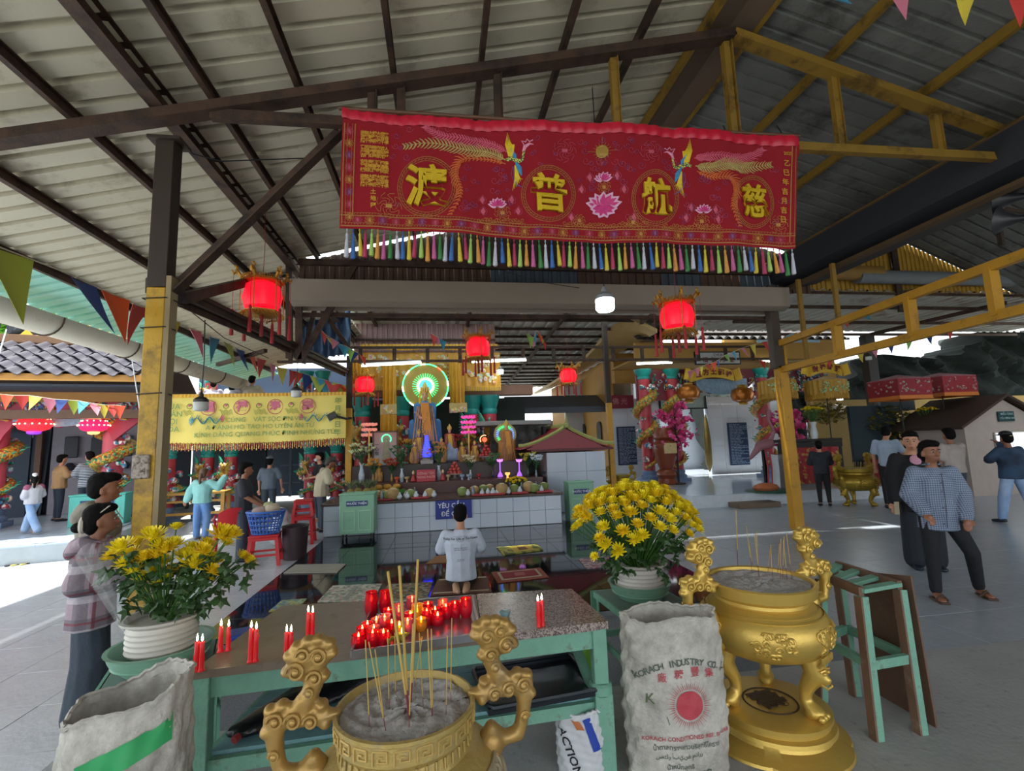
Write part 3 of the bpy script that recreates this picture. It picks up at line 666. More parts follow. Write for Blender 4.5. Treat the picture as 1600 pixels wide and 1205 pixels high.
for px, py, lab in ((505, 590, 'upper terrace column with painted dragon near the roof corner'), (478, 600, 'upper terrace column behind the hanging bulb'), (330, 600, 'upper terrace column at left in the smoke')):
    q = W(px, py, 15.2); dup(c0, (q.x, 15.2, 2.18), label=lab, s=1.0)
# wooden bench / table with ochre frame
t = T('offering_table', 'low ochre wooden table frame behind the woman in turquoise', 'table', loc=(-6.4, 13.3, 0), rz=.1)
b = B(); b.box((0, 0, .74), (1.9, .55, .06), bv=.005); b.to('table_top', M('ochre_timber', 'b9893a', .5, 0, .2), t)
for x in (-.9, .9):
    for y in (-.22, .22): b = B(); b.box((x, y, .36), (.08, .08, .72)); b.to('leg', M('ochre_timber', 'b9893a', .5, 0, .2), t)
b = B(); b.box((0, -.22, .25), (1.8, .04, .06)); b.box((0, -.22, .55), (1.8, .03, .05)); b.to('stretcher', M('ochre_timber', 'b9893a', .5, 0, .2), t)
b = B(); b.lathe([(.13, 0), (.17, .35)], 18); b.lathe([(.18, .35), (.185, .37)], 18); tag(b.to('bucket', M('blue_plastic', '2a56a8', .4)), 'blue plastic bucket left of the ochre table frame', 'bucket').location = (-7.15, 12.7, 0)
# ---------- yellow banner
def banner_y():
    Y = 11.7; a = W(256, 617, Y); c = W(541, 612, Y); e = W(255, 693, Y)
    t = T('yellow_banner', 'long yellow satin banner with blue dragons and green lettering behind the left post', 'banner', loc=(a.x, Y, e.z))
    w = c.x-a.x; h = a.z-e.z; m = M('lemon_satin', 'ddc85e', .45, 0, .1, 4, .25, 9)
    sf = lambda u, v, q=0: (w*u, .05*sin(u*25)*(1-v*.8)-q, h*v-.05*sin(pi*u)*(1-v))
    b = B(); b.slab(sf, 90, 8, (0, .006, 0)); b.to('cloth', m, t)
    b = B(); b.slab(lambda u, v: (w*u, -.02-.02*abs(sin(u*150)), h*(.93+.07*v)), 200, 1, (0, .01, 0)); b.to('gathered_hem', M('amber_satin', 'd9a52c', .4), t)
    b = B()
    for k in range(90):
        u = (k+.5)/90; x, y, z = sf(u, 0); b.box((x, y-.01, z-.06-.03*(k % 2)), (.022, .012, .16))
    b.to('fringe', MOS('fringe_colours', ['c9a03a', 'c25a3a', 'd9b84a', 'a8403a'], 30), t)
    b = B(); pk = B(); gr = B(); bl = B()
    for u, s_ in ((.24, '福'), (.42, '禄'), (.60, '寿'), (.78, '壽')):
        x, y, z = sf(u, .72, .012); pk.tube([(x+.17*cos(i*pi/14), y-.005, z+.17*sin(i*pi/14)) for i in range(28)], .008, 4, closed=True); pk.text(s_, .25, TR((x, y-.006, z)), .04)
    for i, s_ in enumerate(('MÙA', 'XUÂN', 'GỌI', 'HÒA')): gr.text(s_, .17, TR((w*.05, -.06, h*(.74-.155*i))), .012)
    for i, s_ in enumerate(('PHÁC CÚNG    VÁT SỌC ĐN VN', 'A ĐÀNH HO TAO HO UYÊN ĂN TỪ', 'KÍNH DÂNG QUANG PHÚC ĐINH NHƯNG TÚ')): gr.text(s_, .145, TR((w*(.50+.03*i), -.07, h*(.44-.15*i))), .006)
    for i in range(5): gr.text('年月吉日'[i % 4], .16, TR((w*.955, -.06, h*(.8-.17*i))), .01)
    for cu in (.14, .33, .51, .69):
        x, y, z = sf(cu, .75, .012)
        for j in range(4): gr.tube([(x-.14+.02*j+.28*i/8, y, z-.1-.03*j+.02*sin(i*2+j)) for i in range(9)], .004, 4)
        gr.tube([(x+.06*cos(i), y, z+.06*sin(i)) for i in range(8)], .006, 4); pk.ball((x, y, z+.02), (.03, .006, .03), 8, 5)
    for s_, u0 in ((1, .17), (-1, .90)):
        pts = [(w*(u0+s_*.14*i/24), -.065, h*.44+.07*sin(i*.55)) for i in range(25)]
        bl.tube(pts, [.012+.022*sin(pi*i/24) for i in range(25)], 6, flat=.4)
        for i in range(0, 24, 2): bl.tube([pts[i], V(pts[i])+V((.03, 0, .07))], .006, 4)
        for k in range(7): bl.tube([pts[0], V(pts[0])+V((-s_*.1*cos(k*.35-1), 0, .12*sin(k*.35-1)))], .009, 4); pk.tube([pts[-1], V(pts[-1])+V((s_*.09*cos(k*.35-1), 0, .1*sin(k*.35-1)))], .009, 4)
    pk.to('pink_roundels', M('pink_thread', 'c9607a', .5), t); gr.to('green_lettering', M('green_thread', '6f8f4a', .5), t, smooth=0); bl.to('blue_dragons', M('blue_thread', '4f9fb8', .5), t)
banner_y()
# ---------- right temple
RT = T('temple_hall', 'right hand temple hall with white walls, blue boards and pierced red valance', 'temple', loc=(9, 17.3, 0))
fz = .3
def rt(b, name, m, **k): return b.to(name, m, RT, True, **k)
b = B(); b.slab(lambda u, v: (6.0+9*u, 11.0+10*v, 0), 4, 4, (0, 0, .28)); rt(b, 'platform', M('white_marble_riser', 'c3cad2', .3))
bm_ = B(); bm_.box((0, 0, -.012), (.896, .896, .03), bv=.002); me = bm_.mesh('platform_slab', M('polished_white_slab', 'b9c3ce', .1, 0, .08, 2))
for i in range(10):
    for j in range(11): put(me, 'platform_slab', RT, world=True, loc=(6.45+.9*i, 11.45+.9*j, fz))
ww = M('white_wall', 'c9d0d8', .4, 0, .05); wy = M('ochre_plaster', 'a8803a', .7, 0, .18, 2, .1)
def wtiles(x0, x1, z0, z1, Y, name='wall_tile', st=.6, parent=None, m=None):
    nx = max(1, round((x1-x0)/st)); nz = max(1, round((z1-z0)/st)); sx = (x1-x0)/nx; sz = (z1-z0)/nz
    b = B(); b.box((0, 0, 0), (sx-.006, .02, sz-.006), bv=.002); me = b.mesh(name, m or ww)
    for i in range(nx):
        for j in range(nz): put(me, name, parent or RT, world=True, loc=(x0+sx*(i+.5), Y, z0+sz*(j+.5)))
yw = 17.3
for (x0, x1) in ((6.4, 8.35), (10.35, 13.5)):
    b = B(); b.box(((x0+x1)/2, yw+.13, 1.8), (x1-x0, .2, 3.0)); rt(b, 'wall', ww); wtiles(x0, x1, .3, 3.0, yw)
b = B(); b.box((10, yw+3.4, 2.3), (9, .1, 4.4)); b.box((7.4, yw+1.8, 2.3), (.1, 3.2, 4.4)); b.box((12.6, yw+1.8, 2.3), (.1, 3.2, 4.4)); rt(b, 'inner_wall', ww)
b = B(); b.box((9.35, yw+.1, 3.1), (2.2, .12, .5)); rt(b, 'transom', M('transom_glass', 'a9c4c4', .3))
for x in (8.4, 9.35, 10.3): b = B(); b.box((x, yw, 3.1), (.05, .1, .5)); rt(b, 'transom_bar', black)
for x in (9.35,): b = B(); b.box((x, yw, 2.86), (2.0, .1, .05)); rt(b, 'transom_rail', black)
b = B(); b.lathe([(.02, 0), (.12, .3), (.14, 1.2), (.08, 1.9), (.02, 2.2)], 10, (10.2, yw-.1, .4)); rt(b, 'folded_curtain', M('olive_curtain', '6a5a20', .6, 0, .3))
for (xa, ya, xb, yb) in ((963, 667, 996, 726), (1136, 661, 1172, 726)):
    p = W(xa, ya, yw-.05); q = W(xb, yb, yw-.05)
    b = B(); b.box(((p.x+q.x)/2, yw-.05, (p.z+q.z)/2), (q.x-p.x, .05, p.z-q.z), bv=.005); o = rt(b, 'notice_board', M('navy_board', '1f3555', .4))
    b = B()
    for k in range(26):
        zz = p.z-.08-(p.z-q.z-.16)*k/25; n = random.randint(3, 6); x = p.x+.06
        for j in range(n): wd_ = random.uniform(.06, .2); b.box((x+wd_/2, yw-.08, zz), (wd_, .004, .02)); x += wd_+.03
        if k == 0: pass
    b.to('board_text', M('faint_white_text', '8fa3b8', .5), o, True, smooth=0)
# upper wall, eaves, roof
b = B(); b.box((9.6, 16.6, 4.35), (6.6, .3, 1.1)); rt(b, 'upper_wall', wy)
b = B(); b.box((9.9, 14.3, 4.55), (7.4, .12, .55)); b.box((9.9, 15.4, 4.3), (7.4, 2.2, .06)); rt(b, 'eaves_fascia', wy)
rm = M('brown_grey_clay_tile', '2f2a29', .65, 0, .3, 8, .2)
tme2 = tb.mesh('roof_tile', rm)
for j in range(9):
    for i in range(25):
        o = put(tme2, 'roof_tile', RT, world=True, loc=(6.3+.3*i, 14.0+.33*j, 4.95+.21*j)); o.rotation_euler = (.56, 0, 0); 
b = B(); b.slab(lambda u, v: (6.15+7.6*u, 13.9+3.1*v, 4.84+2.0*v), 1, 1, (0, 0, .04)); rt(b, 'roof_deck', M('brown_deck', '4a3b33', .8))
b = B(); b.box((9.9, 17.0, 6.95), (7.6, .25, .3), bv=.02); rt(b, 'ridge', M('brown_ridge', '7a5a40', .7))
for px in (1010, 1090, 1135, 1150):
    q = W(px, 500, 17); b = B()
    for k in range(5): b.ball((q.x+random.uniform(-.15, .15), 17, 7.1+.2*k), (.2-.03*k, .08, .18), 8, 5); spike(b, (q.x, 17, 7.2+.2*k), (random.choice((-1, 1)), 0, .6), .4, .05)
    rt(b, 'ridge_ornament', od)
# swept eave corner and side wall going back
b = B(); b.box((6.45, 22, 2.4), (.2, 9.4, 4.8)); rt(b, 'side_wall', wy)
b = B(); b.slab(lambda u, v: (5.4+1.1*u, 13.2+14*v, 4.55-.0*u+.9*(1-v)**4*(1-u)+.35*u), 3, 16, (0, 0, .12)); rt(b, 'swept_eave', M('cream_eave', 'b59a62', .6, 0, .15))
for y in (18.5, 20.6, 23):
    b = B(); n = 12; pg = [(.25*cos(pi*k/n), .55+.25*sin(pi*k/n)) for k in range(n+1)]+[(-.25, 0), (.25, 0)]; b.prism(pg, .05, X=TR((6.33, y, 1.7), pi/2)); rt(b, 'arched_niche', M('dark_niche', '3a3830', .7))
# far dark backs behind altar gap
b = B(); b.box((4, 27.5, 2.2), (12, .2, 1.6)); b.box((4, 27.5, .5), (12, .2, 1.0)); tag(b.to('far_hall', M('dim_far_wall', '4d4a44', .7, 0, .4, 2)), 'dim low hall far behind the altar under the roof slot', 'building')
b = B(); b.slab(lambda u, v: (2.5+4.2*u, 17.5+1.2*v, 3.0+.55*v), 2, 2, (0, 0, .05)); b.box((4.6, 17.45, 2.93), (4.3, .1, .22)); tag(b.to('slate_canopy', M('slate_canopy', '4a5058', .6)), 'slate grey canopy with cream fascia behind the altar', 'canopy')
rc = None
for x, lab in ((6.75, 'dragon column at the left corner of the right temple porch'), (7.75, 'dragon column behind the pink blossom tree'), (11.1, 'dragon column behind the flamingo figure, right temple')):
    if rc is None: rc = dragon_column('dragon_column', lab, 3.75, .2, (x, 15, fz), radians(190), turns=2.4, bodyr=.14)
    else: dup(rc, (x, 15, fz), label=lab)
# red valance, relief, signboards
def rarch(x0, x1, zt, zb, n=26):
    o = []
    for i in range(n+1):
        u = i/n; c = abs(u-.5)*2; x = x1+(x0-x1)*u; o.append((x, zb+(.25*(1-c*c*2) if c < .7 else -(c-.7)*2.4)*-.6+.03*sin(u*50)))
    return o
b = B(); b.prism([(6.5, 4.05), (13.6, 4.05), (13.6, 3.0)]+rarch(11.2, 13.5, 4, 3.35)+rarch(7.9, 11.0, 4, 3.35)+[(7.6, 3.0), (6.5, 3.0)], .08, y0=15); rt(b, 'valance', M('maroon_valance', '6e2130', .5, 0, .25))
b = B()
for cx in (7.2, 8.4, 10.4, 12.2, 13.1): carved_brace(b, (cx, 0, 3.6), 1.3, .75, 14.93, 26)
rt(b, 'carved_relief', MOS('painted_carving_b', ['2f7f6f', 'a9c4c8', '3a5f8f', 'c9923a', '8a2a3a'], 12))
b = B(); b.grid(lambda u, v: (8.6+1.9*u, 14.9, 3.35+.35*v-.2*sin(pi*u)*(1-v)), 14, 3); rt(b, 'painted_panel', M('blue_wave_panel', '7f9bb0', .5, 0, .5, 14))
def scroll_sign(cx, cz, Y, w, h, txt, label):
    t = T('scroll_signboard', label, 'sign', (cx, Y, cz), 0, 'curved yellow signboards of the right temple')
    b = B(); b.slab(lambda u, v: (w*(u-.5), 0, h*(v-.5)+.28*h*(1-(2*u-1)**2)*1.4), 20, 1, (0, .04, 0)); b.to('board', M('chrome_yellow', 'd9b02c', .5, 0, .1), t)
    for s_ in (-1, 1): b = B(); b.slab(lambda u, v: (s_*w*.5+s_*.28*u+.1*s_*(.5-v), -.03+.06*sin(u*7), h*1.05*(v-.5)+.1*u), 8, 1, (0, .03, 0)); b.to('scroll_end', M('chrome_yellow', 'd9b02c', .5, 0, .1), t)
    b = B(); n = len(txt)
    for i, ch in enumerate(txt):
        u = (i+.5)/n; b.text(ch, h*.6, TR((w*(u-.5)*.92, -.03, .28*h*(1-(2*u-1)**2)*1.4), ry=-(u-.5)*-.35), .05)
    b.to('characters', M('dark_red_characters', '7a1a1a', .5), t, smooth=0)
q = W(1115, 588, 14.7); scroll_sign(q.x, q.z, 14.7, 1.5, .36, '五方土龍神', 'curved yellow signboard above the door of the right temple')
q = W(1291, 580, 13.6); scroll_sign(q.x, q.z, 13.6, 1.15, .34, '財神爺殿', 'curved yellow signboard above the gold fringed parasols')
p = W(1084, 548, 14.2); q = W(1157, 567, 14.2)
t = T('wall_sign', 'white framed signboard with dark red writing under the right temple eave', 'sign', loc=((p.x+q.x)/2, 14.2, (p.z+q.z)/2-.05))
b = B(); b.box((0, 0, 0), (q.x-p.x, .05, .44), bv=.01); b.to('frame', black, t); b = B(); b.box((0, -.03, 0), (q.x-p.x-.1, .02, .36)); b.to('panel', M('pale_panel', 'b4bab8', .5), t)
b = B(); b.text('CHÙA', .12, TR((0, -.05, .1)), .01); b.text('福  德  廟  堂', .2, TR((0, -.05, -.07)), .02); b.to('lettering', M('dark_red_characters', '7a1a1a', .5), t, smooth=0)
b = B(); q = W(968, 628, 16.9); b.box((0, 0, 0), (1.1, .06, .5), bv=.01); o = b.to('wall_sign', M('dull_red_sign', '7a2030', .5)); o.location = (q.x, 16.9, q.z); tag(o, 'dull red plaque high on the white wall left of the porch', 'sign')
b = B(); b.text('佛 光', .26, TR((0, -.04, 0)), .01); b.to('lettering', M('faint_pink', 'b07a80', .5), o, smooth=0)
# gold lanterns under the porch
gl = None
for px, py, lab in ((1076, 614, 'gold ribbed lantern left of the porch door'), (1160, 617, 'gold ribbed lantern right of the porch door')):
    q = W(px, py, 14.4)
    if gl is None:
        gl = T('gold_lantern', lab, 'lantern', q, 0, 'gold ribbed porch lanterns'); b = B(); b.lathe([(.12, -.26), (.3, -.18), (.36, 0), (.3, .18), (.12, .26)], 24, wob=lambda a, j: 1+.03*cos(a*12)); b.to('globe', M('copper_gold_globe', 'a8641e', .3, .5), gl)
        for s_ in (-1, 1): b = B(); b.lathe([(.13, s_*.26), (.15, s_*.3), (.12, s_*.33)], 16); b.to('cap', gold, gl)
    else: dup(gl, q, label=lab)
# tube lamps
def tube_lamp(p, q, label, r=.02):
    p, q = V(p), V(q); t = T('tube_lamp', label, 'lamp', (p+q)/2); b = B(); b.tube([p, q], r, 8); b.to('tube', tubeW, t, True)
    b = B(); b.beam(p+V((0, .03, .05)), q+V((0, .03, .05)), .05, .04); b.to('batten', white, t, True)
tube_lamp(W(565, 572, 11.8), W(658, 567, 11.8), 'lit tube lamp in front of the statue halo')
tube_lamp(W(737, 566, 11.8), W(822, 563, 11.8), 'lit tube lamp right of the hanging red lantern over the altar')
tube_lamp(W(995, 569, 14.3), W(1050, 567, 14.3), 'lit tube lamp above the left corner of the right temple porch')
tube_lamp(W(1192, 565, 13.8), W(1228, 564, 13.8), 'lit tube lamp right of the porch signboard')
# ---------- rocks, yellow wall, shrine hut at far right
rockm = M('dark_mossy_rock', '1f2826', .95, 0, .6, 1.6, 1, 5, dirt='161f16', dsc=2, dth=.5)
b = B(); random.seed(3)
def rk(u, v):
    x = 11.5+22*u; n = sin(u*37)*.4+sin(u*91+v*19)*.35+sin(v*23+u*25)*.35+random.uniform(-.12, .12)
    return (x, 17.4+n*.7+v*1.8, (4.4+4.2*max(0, u-.3)+.35*sin(u*19))*v+.25*n)
b.slab(rk, 120, 34, (0, 2, 0)); tag(b.to('rock_mound', rockm, smooth=20), 'dark mossy rock mound filling the far right background', 'rock')
b = B(); b.slab(lambda u, v: (12.6+10*u, 14.6-.5*u, 2.85*v), 2, 2, (0, .2, 0)); b.to('wall_right', M('dull_yellow_wall', '8f7434', .7, 0, .25, 1.5), kind='structure', label='dull yellow yard wall behind the hut')
hut = T('shrine_hut', 'small cream gabled hut with an open lit window at far right', 'hut', loc=(14.3, 11.2, 0))
hm = M('pinkish_cream_plaster', 'a89c94', .7, 0, .1)
b = B(); b.prism([(-1.0, 0), (1.6, 0), (1.6, 1.75), (.3, 2.45), (-1.0, 1.75)], .15, y0=-.8); b.box((-.9, .02, .87), (.16, 1.56, 1.72)); b.box((1.5, .02, .87), (.16, 1.56, 1.72)); b.to('walls', hm, hut)
for s_ in (-1, 1): b = B(); b.slab(lambda u, v: (.3+s_*1.55*u, -.95+2*v, 2.52-.82*u), 1, 1, (0, 0, .07)); b.to('roof_slope', M('dark_brown_roof', '3a2a22', .7), hut)
b = B(); b.box((.35, -.83, 1.35), (1.0, .04, .5), bv=.005); w_ = b.to('window_frame', M('cream_frame', 'c4beb4', .6), hut)
b = B(); b.box((.1, -.86, 1.35), (.45, .02, .44)); b.box((.6, -.86, 1.35), (.45, .02, .44)); b.to('pane', M('bright_pane', 'dfe9ef', .2, emit=.5), w_)
b = B(); b.box((.3, -.83, 2.0), (.5, .03, .26), bv=.004); s_ = b.to('sign_plate', M('dark_teal_plate', '1f4048', .5), hut)
b = B(); b.text('MIẾU ÔNG', .08, TR((0.3, -.86, 2.06)), .006); b.text('CẦU BÌNH AN', .07, TR((0.3, -.86, 1.95)), .006); b.to('lettering', M('pale_letters', 'a9c4c0', .5), s_, smooth=0)
b = B(); b.box((12.9, 12.6, 1.3), (1.6, .1, 2.4)); b.box((13.7, 12.5, 2.5), (1.2, .08, .34)); tag(b.to('notice_screen', M('dark_slate_board', '22343c', .6)), 'dark slate notice boards beside the cream hut', 'board')
# bushes
def bush(c, r, n, m, lab, ls=.09, cat='shrub'):
    t = T('flowering_shrub', lab, cat, loc=(c[0], c[1], max(0, c[2]-r[2])))
    b = B()
    for k in range(n):
        d = V((random.gauss(0, 1), random.gauss(0, 1), random.gauss(0, 1))).normalized()*random.uniform(.55, 1)
        p = V(c)+V((d.x*r[0], d.y*r[1], d.z*r[2])); a = random.uniform(0, 6.3); e = V((cos(a), sin(a), random.uniform(-.6, .6)))*ls; f = V((-sin(a), cos(a), random.uniform(-.4, .4)))*ls*.5
        b.add([p-e, p+f, p+e, p-f], [(0, 1, 2, 3)])
    b.to('foliage', m, t, True, smooth=0, kind='stuff')
    b = B()
    for k in range(4): b.tube([(c[0], c[1], max(0.02, c[2]-r[2]-.02)), (c[0]+random.uniform(-.3, .3)*r[0], c[1], c[2])], .02, 5)
    b.to('stems', brownw, t, True); return t
q = W(1390, 660, 12.6); bush((q.x, 12.6, q.z), (1.0, .5, .55), 900, M('olive_yellow_leaves', '6f6a1c', .6, 0, .6, 9), 'olive and yellow flowering shrub below the red parasols')
q = W(1290, 645, 12.9); bush((q.x, 12.9, q.z), (.7, .4, .35), 500, M('mustard_leaves', '7d6f1e', .6, 0, .5, 9), 'mustard yellow blossom shrub behind the gold fringed parasol')
q = W(80, 522, 26); bush((q.x, 26, q.z), (2.6, 1.5, 1.6), 1400, M('sunny_green_leaves', '6fae3a', .6, 0, .4, 3), 'sunlit green tree above the left temple ridge', .3, 'tree')
b = B(); q = W(170, 530, 24); b.box((q.x, 24, q.z-3.6), (5.5, 3, 8)); tag(b.to('yellow_building', M('bright_yellow_wall', 'e0a928', .6)), 'bright yellow building wall behind the left temple ridge', 'building')
# side wall far left closing the yard, neighbour wall behind terrace
b = B(); b.slab(lambda u, v: (-16+6*u, 15-1.2*u, 0), 1, 1, (0, .2, 3.2)); b.to('wall_left', M('grey_wall', '5d6670', .7), kind='structure', label='grey wall closing the yard at far left')
# jumping far temple details: right upper yellow building with blue mural (between lattice)
q = W(1290, 520, 16.2); b = B(); b.box((q.x+.5, 19.5, 5.2), (5.5, .2, 5.4)); t = tag(b.to('ochre_building', wy), 'ochre temple wing seen through the yellow lattice girder', 'building')
b = B(); b.box((q.x+.9, 19.3, 6.0), (3.2, .05, 1.7)); b.to('blue_mural', M('blue_white_mural', '8fb4c8', .5, 0, .5, 3), t)
# ================================================================ RED BANNER
random.seed(11)
YB = 4.02
def wav(x, z): return .014*sin(x*7+z)+.006*sin(x*17+1)+.014*sin(z*3+x*2)
def E(px, py, h=0.0):
    p = W(px, py, YB); return V((p.x, YB-.012-h+wav(p.x, p.z), p.z))
top_y = lambda x: 184+(x-537)*.0607+(3*sin((x-537)/110))
bot_y = lambda x: 357+(x-531)*.0437+4*sin(max(0, (x-531))/709*pi)+2*sin(x/60)
RB = T('red_banner', 'long red embroidered festival banner with four large gold characters and two phoenixes', 'banner', loc=W(890, 190, YB))
def rb(b, name, m, sm_=0, p=None, **k): return b.to(name, m, p or RB, True, smooth=sm_, **k)
b = B(); b.slab(lambda u, v: E((531+6*v)+u*(709-1*v+(3 if v > .9 else 0)), bot_y(531+709*u)*(1-v)+top_y(537+708*u)*v, 0), 140, 24, (0, .006, 0)); CL = rb(b, 'cloth', M('crimson_velvet', '8e0519', .9, 0, .12, 3, .2, 120), 40)
b = B(); b.slab(lambda u, v: E(536+709*u, top_y(537+708*u)+4-16*v, .008+.006*sin(u*230+v)+.012*sin(pi*v)), 220, 4, (0, .004, 0)); rb(b, 'gathered_sleeve', M('bright_red_satin', 'c01c34', .35, 0, .2, 20), 60)
b = B()
for px in (545, 700, 860, 1020, 1150, 1238):
    p = E(px, top_y(px)-3, -.02); b.tube([p, p+V((.01, .1, .12)), V((p.x, 4.2, W(px, 205, 4.2).z+.05))], .006, 5)
rb(b, 'tie_cord', black, kind='stuff')
b = B(); b.tube([E(530, 171, -.02), E(900, 193, -.02), E(1250, 212, -.02)], .018, 8); rb(b, 'pole', brownw)
def ring(b, cx, cy, rx, ry, w, h, n=40, dash=0):
    b.rib([E(cx+rx*cos(2*pi*i/n), cy+ry*sin(2*pi*i/n), h) for i in range(n+1)], w, (0, -1, 0), .003)
gt = M('antique_gold_thread', 'a8733a', .55, .1, .3, 40); gb = M('gold_sequins', 'd9b41e', .3, .35, .35, 90, .6, 200)
gl_ = B(); 
def path(b, pts, w, h=.003): b.rib([E(x, y, h) for x, y in pts], w, (0, -1, 0), .003)
def line(b, x0, y0, x1, y1, w, n=30, f=None): path(b, [(x0+(x1-x0)*i/n, (y0+(y1-y0)*i/n) if f is None else f(x0+(x1-x0)*i/n)) for i in range(n+1)], w)
for off, w in ((3, .012), (8, .004), (19, .010), (23, .004)): line(gl_, 533, 0, 1240, 0, w, 90, lambda x, o=off: bot_y(x)-o-1)
for x0, x1, w in ((540, 535, .01), (545, 540, .004), (556, 552, .01), (552, 548, .004)): line(gl_, x0, 196, x1, 338 if x0 > 550 else 352, w)
for x0, x1, w in ((1236, 1232, .012), (1242, 1238, .006)): line(gl_, x0, 224, x1, 380, w)
for k in range(150):                                          # key-pattern ticks
    x = 540+k*4.65
    for o in (5.5, 21): path(gl_, [(x, bot_y(x)-o-1), (x+1.6, bot_y(x)-o-2.5)], .006)
RND = ((667.5, 294, 46, 47, '渡', 58), (857, 304, 42, 44, '普', 54), (1023, 311, 37, 43, '航', 50), (1175.5, 317, 33, 42, '慈', 49))
for cx, cy, rx, ry, ch, s_ in RND:
    for k, w in ((1, .006), (.86, .005), (.93, .004)): ring(gl_, cx, cy, rx*k, ry*k, w, .002)
    for i in range(46):
        a = 2*pi*i/46; path(gl_, [(cx+rx*.885*cos(a), cy+ry*.885*sin(a)), (cx+rx*.95*cos(a+.03), cy+ry*.95*sin(a+.03)), (cx+rx*.95*cos(a+.08), cy+ry*.95*sin(a+.08))], .004)
rb(gl_, 'gold_border', gt)
mpp = (W(901, 300, YB)-W(900, 300, YB)).length
for cx, cy, rx, ry, ch, s_ in RND:
    b = B(); b.text(ch, 1.0, None, .022, .016); xs = [v.x for v in b.v]; zs = [v.z for v in b.v]
    w0, h0 = max(xs)-min(xs), max(zs)-min(zs); sx = rx*1.30*mpp/w0; sz = ry*1.36*mpp/h0
    c = E(cx, cy, .02); mx_, mz_ = (max(xs)+min(xs))/2, (max(zs)+min(zs))/2
    nv = []
    for v in b.v:
        X_, Z_ = c.x+(v.x-mx_)*sx, c.z+(v.z-mz_)*sz-(v.x-mx_)*sx*.02; nv.append(V((X_, YB-.036+wav(X_, Z_)+v.y*.8, Z_)))
    b.v = nv
    rb(b, 'gold_character', gb, label='padded gold sequin character '+ch)
b = B(); txt = '南無大慈大悲救苦救難觀世音菩薩千處祈求千處應苦海常作渡人舟福祿壽喜安康吉祥如意家宅平安生意興隆四季平安萬事亨通風調雨順國泰民安'
k = 0
for blk, y0 in enumerate((210, 233, 256, 279)):
    for r_ in range(3):
        for c_ in range(7):
            b.text(txt[k % len(txt)], 6.6*mpp, TR(E(567.5+c_*6.1, y0+r_*6.4+c_*.3, .006)), .03); k += 1
for i, ch in enumerate('土地拜'): b.text(ch, 8*mpp, TR(E(584, 303+i*10.5, .006)), .03)
b.text('2025', 8*mpp, TR(E(1229, 242, .008)), .02)
for i, ch in enumerate('乙巳年吉月吉日'): b.text(ch, 12*mpp, TR(E(1228-i*.9, 257+i*14.6, .008)), .02)
rb(b, 'small_gold_writing', M('gold_thread_writing', 'c9922c', .5, .1))
def plume(b, pts, w0, w1, bl, n=26, side=(1, 1), lean=.8):       # feather with barbs; pts in photo pixels
    P_ = []
    m = len(pts)-1
    for i in range(n+1):                                         # catmull-rom
        t = i/n*m; k = min(int(t), m-1); f = t-k; p = [pts[max(0, min(m, k+j))] for j in (-1, 0, 1, 2)]
        P_.append(tuple(.5*((2*p[1][d])+(-p[0][d]+p[2][d])*f+(2*p[0][d]-5*p[1][d]+4*p[2][d]-p[3][d])*f*f+(-p[0][d]+3*p[1][d]-3*p[2][d]+p[3][d])*f**3) for d in (0, 1)))
    b.rib([E(x, y, .006) for x, y in P_], [w0+(w1-w0)*i/n for i in range(n+1)], (0, -1, 0), .003)
    for i in range(2, n):
        dx, dy = P_[i+1][0]-P_[i][0], P_[i+1][1]-P_[i][1]; L = sqrt(dx*dx+dy*dy)+1e-6; dx, dy = dx/L, dy/L
        for s_, on in ((1, side[0]), (-1, side[1])):
            if not on: continue
            l = bl*(.6+.8*sin(pi*min(1, i/n*.9+.1)))*random.uniform(.8, 1.2)*on; x, y = P_[i]
            ex, ey = x+dx*l*lean-dy*s_*l*.8, y+dy*l*lean+dx*s_*l*.8
            path(b, [(x, y), ((x+ex)/2-dy*s_*l*.12, (y+ey)/2+dx*s_*l*.12), (ex, ey)], [.015, .012, .005])
